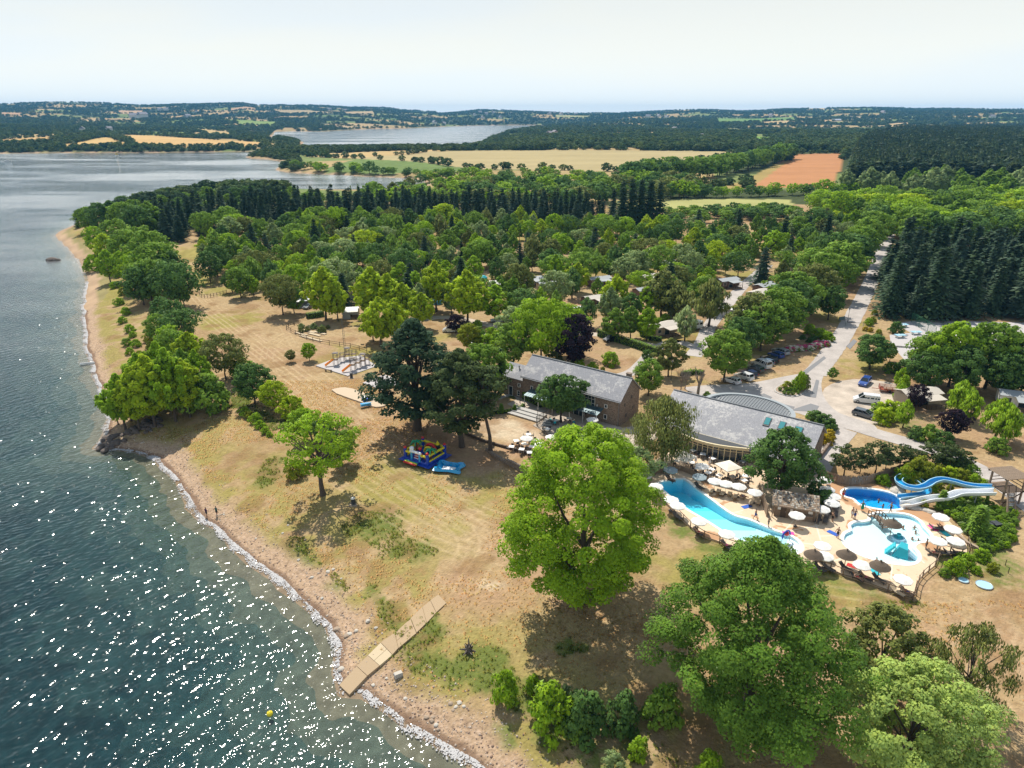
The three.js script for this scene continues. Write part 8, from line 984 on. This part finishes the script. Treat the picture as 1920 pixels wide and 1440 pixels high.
// tennis court, net fence, table tennis
{
  slab(polyL([[1678, 606], [1728, 600], [2020, 608], [2060, 690], [1800, 660], [1750, 650]], 4), 3.6, 4.02, 'tennis_court', M.rubber, 'pale tennis court surface below the plantation'); slab(polyL([[1668, 628], [1730, 622], [1770, 640], [1740, 672], [1700, 680], [1670, 645]], 4), 3.6, 4.03, 'game_court', M.rubber, 'pale paved court with table tennis tables');
  const f = thing('court_fence', 'tall green mesh fence of the tennis court', 'fence', [0, 0, 0]), P = [[1708, 606], [1722, 614], [1738, 624], [1752, 634]].map((q) => L(...q)); P.forEach((p) => part('post', M.green_plastic, f, (g) => g.cyl(V(p.x, 3.9, p.z), V(p.x, 7.2, p.z), 0.05, 0.05, 6))); for (let k = 1; k < P.length; k++) { part('top_rail', M.green_plastic, f, (g) => g.bar(P[k - 1].clone().setY(7.15), P[k].clone().setY(7.15), 0.05)); part('mesh', M.green_plastic, f, (g) => { for (let s = 0; s < 26; s++) { const u = s / 25; g.bar(P[k - 1].clone().lerp(P[k], u).setY(4.05), P[k - 1].clone().lerp(P[k], u).setY(7.1), 0.012); } for (let s = 0; s < 14; s++) g.bar(P[k - 1].clone().setY(4.1 + s * 0.22), P[k].clone().setY(4.1 + s * 0.22), 0.012); }).userData.kind = 'stuff'; }
  for (const [x, y, lb] of [[1692, 613, 'farthest up the game court'], [1687, 633, 'beside the court kerb'], [1717, 627, 'next to the green fence']]) { const p = L(x, y), t = thing('tennis_table', 'grey outdoor table tennis table ' + lb, 'table', [p.x, 4.03, p.z], 0.1); part('table_top', M.flume_pale, t, (g) => g.box(0, 0.72, 0, 2.74, 0.06, 1.52)); part('net', M.table_white, t, (g) => g.box(0, 0.78, 0, 0.03, 0.16, 1.6)); for (const q of [-0.9, 0.9]) part('leg', M.table_white, t, (g) => g.box(q, 0, 0, 0.15, 0.72, 1.1)); }
  const n = L(1830, 632), t = thing('tennis_net', 'white banded tennis net', 'net', [n.x, 4.02, n.z], 1.3); part('mesh', M.dark_metal, t, (g) => { for (let s = 0; s < 24; s++) g.box(-5 + s * 0.43, 0.1, 0, 0.02, 0.8, 0.02); }).userData.kind = 'stuff'; part('band', M.table_white, t, (g) => g.box(0, 0.88, 0, 10.4, 0.07, 0.05)); for (const x of [-5.2, 5.2]) part('post', M.zinc_pale, t, (g) => g.cyl(V(x, 0, 0), V(x, 1.1, 0), 0.05, 0.05, 7));
  lowWall([[1672, 650], [1700, 652], [1735, 650]], 0.4, 0.4, M.kerb, 'court_kerb', 'pale concrete kerb below the table tennis court');
}
// kitchen garden with post fence and pale beds
fence(polyG([[552, 610], [537, 616], [548, 624], [563, 630], [581, 638], [602, 643], [632, 648], [664, 653], [688, 661]]), 'garden_fence', 'post and wire fence round the kitchen garden', { h: 1.2, gap: 3, rails: [0.5, 1.0], m: M.wood_dark }); fence(polyG([[358, 508], [366, 525], [373, 542], [381, 558], [402, 556], [425, 550]]), 'garden_fence', 'dark post fence beside the tree strip', { h: 1.2, gap: 3, rails: [0.5, 1.0], m: M.wood_dark });
{ const r = RNG(4); for (const [x, y] of [[565, 627], [574, 633], [580, 622], [590, 628], [600, 625], [592, 638]]) { const p = G(x, y), t = thing('garden_bed', 'pale covered vegetable bed in the kitchen garden', 'garden bed', [p.x, p.y, p.z], -0.62, 'vegetable beds'); part('cover', M.concrete_pale, t, (g) => g.box(0, -0.1, 0, 4.6, 0.32, 0.9)); part('edge', M.wood, t, (g) => g.box(0, -0.1, 0.5, 4.7, 0.26, 0.06)); } for (let k = 0; k < 9; k++) { const p = G(560 + r() * 60, 612 + r() * 12); plant('shrub', k % 2 ? 'leaf_silver' : 'leaf_olive', p.x, p.z, 0.8 + r(), { where: 'in the kitchen garden' }); } }
// radio mast beside the garden
{ const p = G(646, 652), t = thing('mast', 'thin lattice mast beside the climbing frames', 'mast', [p.x, p.y, p.z]); for (const [x, z] of [[-0.25, -0.2], [0.25, -0.2], [0, 0.25]]) part('strut', M.zinc, t, (g) => g.cyl(V(x, 0, z), V(x * 0.8, 8, z * 0.8), 0.035, 0.03, 5)); for (let k = 0; k < 12; k++) part('rung', M.zinc, t, (g) => { const y = 0.4 + k * 0.65; g.bar(V(-0.24, y, -0.2), V(0.24, y + 0.3, -0.2), 0.03); g.bar(V(0.24, y, -0.2), V(0, y + 0.3, 0.24), 0.03); }); }
// ---------------------------------------------------------------- houses far off on the hills
const houseSpots = [];
{
  const hw = mat('house_white', [0.62, 0.60, 0.56], { roughness: 0.8 }), hr = mat('house_roof', [0.22, 0.20, 0.21], { roughness: 0.8 }), hb = mat('barn_roof', [0.50, 0.54, 0.60], { roughness: 0.5 });
  const g1 = new Geo().box(0, -3, 0, 12, 8, 8).geo(), g2 = (() => { const g = new Geo(); g.quad(V(-6.4, 5, 4.6), V(6.4, 5, 4.6), V(6.4, 8.4, 0), V(-6.4, 8.4, 0)); g.quad(V(6.4, 5, -4.6), V(-6.4, 5, -4.6), V(-6.4, 8.4, 0), V(6.4, 8.4, 0)); g.tri(V(6.4, 5, 4.6), V(6.4, 5, -4.6), V(6.4, 8.4, 0)); g.tri(V(-6.4, 5, -4.6), V(-6.4, 5, 4.6), V(-6.4, 8.4, 0)); return g.geo(); })();
  houseSpots.push(...[[252, 222, 1.6], [268, 221, 1.8], [300, 207, 1], [312, 208, 1.2], [352, 221, 1.2], [368, 211, 1], [155, 247, 1.3], [205, 244, 1.0], [618, 207, 1], [648, 209, 1], [815, 233, 1.2], [832, 234, 1], [900, 212, 1], [912, 215, 1], [925, 213, 1.1], [890, 217, 1], [905, 222, 1], [938, 222, 1], [868, 209, 1], [1030, 215, 1.2], [1040, 213, 1], [1052, 216, 1.2], [1065, 214, 1], [1080, 216, 1], [1215, 221, 1.2], [1235, 219, 1], [1250, 222, 1], [1030, 254, 1.1], [1040, 252, 1.1], [1265, 246, 1.3], [1445, 219, 1.1], [1540, 200, 1], [1550, 201, 1], [1315, 260, 1], [1655, 213, 1], [1860, 222, 1]].map(([x, y, s]) => { const p = G(x, y); return [p.x, p.z, s, p.y, x]; }));
  for (const [hx, hz, s, hy, x] of houseSpots) { const p = V(hx, hy, hz), t = thing('farm_house', 'pale farmhouse on the wooded hills beyond the lake', 'house', [p.x, p.y, p.z], x % 3, 'far houses'); t.scale.setScalar(s * (p.z < -3000 ? 2 : 1.3)); const a = new THREE.Mesh(g1, hw); a.name = 'wall'; const b = new THREE.Mesh(g2, hr); b.name = 'roof'; t.add(a, b); }
  const p = G(1568, 227), t = thing('barn', 'long barn with pale blue roof on the far slope', 'barn', [p.x, p.y, p.z], 0.1); t.scale.set(3.2, 1.1, 1.6); const a = new THREE.Mesh(g1, hw); a.name = 'wall'; const b = new THREE.Mesh(g2, hb); b.name = 'roof'; t.add(a, b);
}
// ---------------------------------------------------------------- grass tufts, pebbles and foam nobody could count
{
  const r = RNG(99), tuft = (() => { const l = new Leaves(); for (let k = 0; k < 16; k++) { const a = r() * 6.28, d = 0.12 + 0.2 * r(); l.leaf(Math.cos(a) * d * 0.6, 0.16 + 0.1 * r(), Math.sin(a) * d * 0.6, Math.sin(a), 0.3, -Math.cos(a), Math.cos(a) * 0.5, 1, Math.sin(a) * 0.5, 0.42 + 0.2 * r(), 0.07, [0, 1, 0, ...tint(r, 1, 0.5)]); } return l.geo(); })();
  const inst = (name, label, geo, m, list, cat) => { const im = new THREE.InstancedMesh(geo, m, list.length), mt = new THREE.Matrix4(), q = new THREE.Quaternion(), s = V(1, 1, 1), c = new THREE.Color(); list.forEach(([x, y, z, k, ky, col], i) => { q.setFromAxisAngle(V(0, 1, 0), i * 1.7); mt.compose(V(x, y, z), q, s.set(k, ky, k)); im.setMatrixAt(i, mt); im.setColorAt(i, c.setRGB(...col)); }); im.name = numbered(name); tag(im, label, cat, null, 'stuff'); scene.add(im); };
  const green = [], dry = [], peb = [], foam = [];
  for (let k = 0; k < 400000 && green.length + dry.length < 60000; k++) { const rr = 45 + 130 * Math.sqrt(r()) , a = (r() * 84 - 40) * Math.PI / 180, x = Math.sin(a) * rr, z = -Math.cos(a) * rr; if (x < TX0 || x > TX1 || z > TZ0 || z < TZ1) continue; if (z < -72 && x > 16 || z < -106 && x > -16 || z < -150) continue; const i = Math.floor((x - TX0) * kx), j = Math.floor((TZ0 - z) * kz), o = j * TN + i, dl = ldFast(i / TN, j / TN); if (dl < 4) continue; const g = mGreen[o], q = r(); if (g > 0.2 && q < 0.5 * sst(0.35, 0.6, fbm(x * 0.7, z * 0.7, 3) * 0.8 + g * 0.2)) green.push([x, terrain(x, z), z, 0.5 + 0.5 * r(), 0.3 + 0.5 * r(), [0.9 + 0.5 * r(), 1, 0.9]]); else if (q < 0.3 * sst(0.42, 0.6, fbm(x * 0.12, z * 0.12, 3))) dry.push([x, terrain(x, z), z, 0.45 + 0.4 * r(), 0.16 + 0.2 * r(), [0.95 + 0.3 * r(), 0.95 + 0.2 * r(), 0.9]]); }
  leafMat('grass_green', [0.15, 0.21, 0.035], 0.4); leafMat('grass_dry', [0.55, 0.40, 0.20], 0.45);
  inst('grass', 'green grass and weeds in patches on the bank', tuft, M.grass_green, green, 'grass'); inst('dry_grass', 'dry straw tufts scattered over the meadow', tuft, M.grass_dry, dry, 'grass');
  const shoreP = lakeA.slice(0, 37); for (let k = 0; k < 9000; k++) { const i = 1 + Math.floor(r() * (shoreP.length - 1)), a = shoreP[i - 1], b = shoreP[i], t = r(), x = lerp(a[0], b[0], t) + (r() - 0.5) * 11, z = lerp(a[1], b[1], t) + (r() - 0.5) * 11, dl = lakeDist(x, z); if (z < -190 || dl < 0.15 || dl > 6) continue; const s = 0.05 + 0.13 * r() * r(); peb.push([x, terrain(x, z), z, s, s, [[0.42, 0.33, 0.26], [0.24, 0.16, 0.12], [0.5, 0.42, 0.34], [0.32, 0.22, 0.16]][Math.floor(r() * 4)]]); }
  mat('pebble', [1, 1, 1], { roughness: 0.95 }); inst('pebbles', 'loose pebbles strewn along the beach', new THREE.IcosahedronGeometry(1, 0), M.pebble, peb, 'pebbles');
  // foam: little froth flecks where the waves run out
  for (let i = 1; i < 34; i++) { const a = lakeA[i - 1], b = lakeA[i], len = Math.hypot(b[0] - a[0], b[1] - a[1]); if (a[1] < -260) continue; const n = Math.round(len * 520); for (let k = 0; k < n; k++) { const t = r(), x = lerp(a[0], b[0], t) + (r() - 0.5) * 5, z = lerp(a[1], b[1], t) + (r() - 0.5) * 5, dl = lakeDist(x, z), band = Math.sin(x * 0.9 + z * 0.7) * 0.3; if (dl > 0.1 || dl < -1.3 || r() > sst(-1.3, -0.1, dl + band) * sst(0.2, 0.5, fbm(x * 0.5, z * 0.5, 3))) continue; const s = 0.03 + 0.08 * r(); foam.push([x, 0.012, z, s, 0.03, [1, 1, 1]]); } }
  mat('froth', [0.42, 0.41, 0.41], { roughness: 0.7 }); inst('foam', 'white froth where small waves run out on the beach', new THREE.IcosahedronGeometry(1, 1), M.froth, foam, 'foam');
  console.log('stuff', green.length, dry.length, peb.length, foam.length);
}
{
  const mats = ['leaf_mid', 'leaf_mid', 'leaf_mid', 'leaf_dark', 'leaf_dark', 'leaf_fresh', 'leaf_fresh', 'leaf_bright', 'leaf_olive', 'leaf_silver'], kinds = ['round', 'oval', 'birch', 'poplar', 'oval', 'spread'];
  const camp = [[372, 478], [420, 530], [500, 552], [600, 575], [690, 590], [800, 600], [900, 625], [960, 650], [1060, 640], [1160, 610], [1240, 620], [1330, 585], [1400, 575], [1440, 555], [1500, 510], [1560, 470], [1620, 428], [1560, 425], [1400, 438], [1200, 440], [1000, 428], [700, 424], [380, 440]];
  scatter([[292, 450], [330, 456], [372, 444], [440, 430], [700, 426], [1000, 426], [1145, 432], [1150, 412], [1000, 402], [800, 400], [500, 402], [380, 412], [290, 430]], 230, 1.9, (x, z, r) => plant('spruce', r() < 0.7 ? 'needle' : 'needle_blue', x, z, 12 + 6 * r(), { w: 1.0 + 0.5 * r(), where: 'in the dark belt behind the camp' }), 53);
  scatter(camp, 500, 3.0, (x, z, r) => { const q = r(), far = -z > 330; if (q < 0.07) plant('spruce', r() < 0.5 ? 'needle_blue' : 'needle', x, z, 9 + 5 * r(), { w: 1.5, where: 'among the camp trees' }); else plant(kinds[Math.floor(r() * 6)], mats[Math.floor(r() * 10)], x, z, (6 + 6 * r()) * (far ? 1.1 : 1), { w: 0.8 + 0.35 * r(), where: 'among the camp trees' }); }, 51);
  // low hedging and undergrowth between the pitches
  scatter(camp, 90, 1.2, (x, z, r) => plant('shrub', ['leaf_mid', 'leaf_fresh', 'leaf_dark', 'leaf_lime'][Math.floor(r() * 4)], x, z, 1.6 + 1.6 * r(), { where: 'between the camp pitches' }), 52);
  // dark conifer belt behind the camp
  for (let k = 0; k < 9; k++) { const g = G(1165 + (k % 5) * 17, 432 - Math.floor(k / 5) * 8); plant('spruce', 'needle', g.x, g.z, 22 + 3 * NT[k * 9], { w: 1.25, where: 'in the tall dark clump behind the white cabin' }); }
  // mixed wood between the conifer belt and the bay
  scatter([[140, 430], [165, 410], [240, 392], [300, 380], [420, 371], [560, 370], [700, 372], [700, 398], [500, 402], [380, 412], [280, 432], [250, 450], [170, 450]], 110, 3.2, (x, z, r) => plant(r() < 0.3 ? 'spruce' : 'round', r() < 0.3 ? 'needle' : r() < 0.5 ? 'leaf_dark' : 'leaf_mid', x, z, 7 + 3.5 * r(), { w: 1.2, where: 'on the wooded headland' }), 54);
  scatter([[700, 372], [800, 362], [850, 352], [900, 352], [1050, 352], [1200, 352], [1300, 350], [1330, 362], [1280, 372], [1140, 380], [1140, 398], [1000, 402], [800, 400], [700, 398]], 150, 4, (x, z, r) => plant(['round_far', 'spread_far', 'oval_far'][Math.floor(r() * 3)], ['leaf_mid', 'leaf_dark', 'leaf_dark', 'leaf_fresh', 'leaf_olive'][Math.floor(r() * 5)], x, z, 10 + 4 * r(), { w: 1.2, where: 'in the wood behind the conifer belt' }), 55);
  // conifer plantation and big broadleaf trees above the tennis court
  scatter([[1648, 575], [1668, 598], [1760, 600], [1860, 598], [1990, 598], [2000, 500], [1900, 508], [1800, 500], [1690, 490], [1660, 520]], 120, 2.6, (x, z, r) => plant('spruce', r() < 0.6 ? 'needle' : 'needle_blue', x, z, 12 + 9 * r(), { w: 1.1 + 0.6 * r(), where: 'in the plantation above the tennis court' }), 56);
  scatter([[1660, 452], [1700, 470], [1800, 470], [1920, 470], [2050, 470], [2050, 410], [1900, 400], [1700, 400], [1560, 402], [1500, 408], [1560, 420], [1640, 425]], 120, 4.6, (x, z, r) => plant(['round', 'spread', 'oval'][Math.floor(r() * 3)], ['leaf_mid', 'leaf_mid', 'leaf_fresh', 'leaf_dark', 'leaf_bright'][Math.floor(r() * 5)], x, z, 13 + 5 * r(), { w: 1.2, where: 'in the wood above the plantation' }), 57);
  scatter([[1240, 425], [1300, 420], [1500, 412], [1480, 398], [1300, 402], [1250, 408]], 40, 3.6, (x, z, r) => plant('round_far', r() < 0.6 ? 'leaf_dark' : 'leaf_mid', x, z, 5 + 2.5 * r(), { w: 1.6, where: 'in the hedgerow below the green strip field' }), 58);
  const line = (P, gap, wob, fn, seed) => { const W = polyG(P), c = new THREE.CatmullRomCurve3(W.map(([x, z]) => V(x, 0, z)), false, 'centripetal'), n = Math.ceil(c.getLength() / gap), r = RNG(seed); for (let k = 0; k <= n; k++) { const p = c.getPoint(k / n); fn(p.x + (r() - 0.5) * wob, p.z + (r() - 0.5) * wob, r); } };
  line([[1180, 350], [1240, 340], [1330, 332], [1400, 318], [1450, 305], [1478, 298]], 9, 10, (x, z, r) => plant('round_far', r() < 0.5 ? 'leaf_mid' : 'leaf_dark', x, z, 16 + 5 * r(), { w: 1.15, where: 'in the hedgerow beside the orange field' }), 61);
  line([[1285, 372], [1340, 370], [1420, 369], [1500, 366], [1560, 362], [1640, 362]], 8, 6, (x, z, r) => plant('round_far', ['leaf_mid', 'leaf_dark', 'leaf_fresh'][Math.floor(r() * 3)], x, z, 7 + 4 * r(), { w: 1.3, where: 'in the low hedge below the orange field' }), 62);
  line([[1600, 362], [1700, 372], [1800, 378], [1920, 388], [2010, 392]], 9, 14, (x, z, r) => plant('poplar', r() < 0.6 ? 'leaf_silver' : 'leaf_mid', x, z, 17 + 5 * r(), { w: 1.2, where: 'in the pale row before the pine forest' }), 63);
  line([[1700, 362], [1800, 366], [1920, 374], [2010, 380]], 9, 10, (x, z, r) => plant('poplar', r() < 0.6 ? 'leaf_silver' : 'leaf_mid', x, z, 17 + 5 * r(), { w: 1.2, where: 'in the pale row before the pine forest' }), 64);
  line([[800, 345], [830, 336], [880, 334], [950, 334], [1030, 334], [1100, 336], [1180, 340]], 10, 14, (x, z, r) => plant('round_far', ['leaf_mid', 'leaf_dark', 'leaf_fresh'][Math.floor(r() * 3)], x, z, 6.5 + 4 * r(), { w: 1.4, where: 'in the hedge below the wide straw field' }), 65);
  line([[560, 318], [600, 322], [650, 324], [700, 327], [750, 328], [800, 333]], 10, 16, (x, z, r) => plant('round_far', ['leaf_mid', 'leaf_fresh', 'leaf_dark'][Math.floor(r() * 3)], x, z, 7 + 7 * r() * r(), { w: 1.3, where: 'above the small beach across the bay' }), 66);
}
// ---------------------------------------------------------------- woods and hedges too far off to count
{
  const far = (name, label, list, geo, m) => { const im = new THREE.InstancedMesh(geo, m, list.length), q = new THREE.Quaternion(), s = new THREE.Vector3(), mt = new THREE.Matrix4(), col = new THREE.Color(); list.forEach(([x, y, z, h, w, c], i) => { q.setFromAxisAngle(V(0, 1, 0), i * 2.4); mt.compose(V(x, y, z), q, s.set(h / 10 * w, h / 10, h / 10 * w)); im.setMatrixAt(i, mt); im.setColorAt(i, col.setRGB(c[0], c[1], c[2])); }); im.name = numbered(name); tag(im, label, 'woodland', null, 'stuff'); scene.add(im); };
  const r = RNG(77), leafy = [], leafy2 = [], con = [], gl = broadleaf(900, { R: 5, base: 0.5, shape: 'round', clumps: 16, leaves: 22, size: 1.6, clumpR: 0.42, limbs: 0, trunkR: 0.3 }).crown, gl2 = broadleaf(901, { R: 4.6, base: 0.3, shape: 'dome', clumps: 14, leaves: 22, size: 1.7, clumpR: 0.44, limbs: 0, trunkR: 0.3 }).crown, gc = conifer(902, { R: 2.4, whorls: 9, per: 5, seg: 3, size: 1.6 }).crown;
  const forest = polyG([[1590, 360], [1600, 300], [1640, 262], [1760, 245], [1920, 238], [2050, 236], [2050, 372], [1920, 366], [1760, 352], [1680, 352]]);
  const cols = [[1, 1, 1], [0.75, 0.85, 0.9], [1.25, 1.2, 0.9], [0.85, 1, 0.85], [0.6, 0.75, 0.8]];
  for (let k = 0; k < 150000; k++) {
    const a = (r() * 92 - 46) * Math.PI / 180, rr = 560 * Math.pow(8600 / 560, Math.pow(r(), 0.85)), x = Math.sin(a) * rr, z = -Math.cos(a) * rr, q = r(), q2 = r(), q3 = r();
    if (inPoly(forest, x, z)) { if (q < 0.75) con.push([x, 0, z, 17 + 7 * q2, 1.1, cols[Math.floor(q3 * 5)]]); continue; }
    const dl = lakeDist(x, z); if (dl < 5) continue;
    const f = fieldAt(x, z); if (f) continue; if (houseSpots.some(([hx, hz]) => { const w = hx * 0.992 - x, q = hz * 0.992 - z; return w * w + q * q < 700; })) continue;
    const near = rr < 900 && a > -0.3; let p = 0;
    if (dl < 26) p = 0.8; else { const c = cellAt(x, z); p = c.k < 0.52 ? (rr < 2600 && a < 0 ? 0.4 : 0.62) : c.edge < 14 ? 0.9 : rr < 1500 ? 0.12 : 0.03; }
    if (rr < 1150 && a > -0.28 && a < 0.52) continue; if (rr < 640 && a > -0.3) continue;
    if (rr < 1100) p *= 0.8;
    if (q > p) continue;
    (q2 < 0.5 ? leafy : leafy2).push([x, 0, z, ((dl < 26 ? 3.5 : 6) + 6 * q3) * (a < 0 && rr < 2600 ? 0.8 : 1), 1.2 + 0.4 * q2, cols[Math.floor(q2 * 97) % 5]]);
  }
  // hedges round the drawn fields
  for (const f of fields) if (Math.hypot((f.x0 + f.x1) / 2, (f.z0 + f.z1) / 2) > 700) { const P = f.poly; for (let i = 0, j = P.length - 1; i < P.length; j = i++) { const d = Math.hypot(P[i][0] - P[j][0], P[i][1] - P[j][1]), n = Math.floor(d / 9); for (let q = 0; q < n; q++) if (r() < 0.62) { const t = (q + r()) / n, x = lerp(P[j][0], P[i][0], t) + (r() - 0.5) * 6, z = lerp(P[j][1], P[i][1], t) + (r() - 0.5) * 6; if (lakeDist(x, z) > 5 && !(z > -900 && x > 200)) leafy.push([x, 0, z, 5 + 6 * r() * r(), 1.3, cols[Math.floor(r() * 5)]]); } } }
  for (const l of [leafy, leafy2, con]) for (const t of l) t[1] = terrain(t[0], t[2]) - 0.3;
  console.log('far trees', leafy.length, leafy2.length, con.length, 'near', treeCount);
  leafMat('far_leaf', [0.095, 0.14, 0.045], 0.3); leafMat('far_needle', [0.085, 0.125, 0.07], 0.3);
  far('far_wood', 'distant woods and hedgerows covering the hills around the lake', leafy, gl, M.far_leaf);
  far('far_wood', 'distant scrubby hedges along the fields and lake shore', leafy2, gl2, M.far_leaf);
  far('pine_forest', 'dark pine forest massed beyond the pale tree row', con, gc, M.far_needle);
}

scene.traverse((o) => { if (o.isMesh) { o.castShadow = true; o.receiveShadow = true; } });
renderer.render(scene, camera);
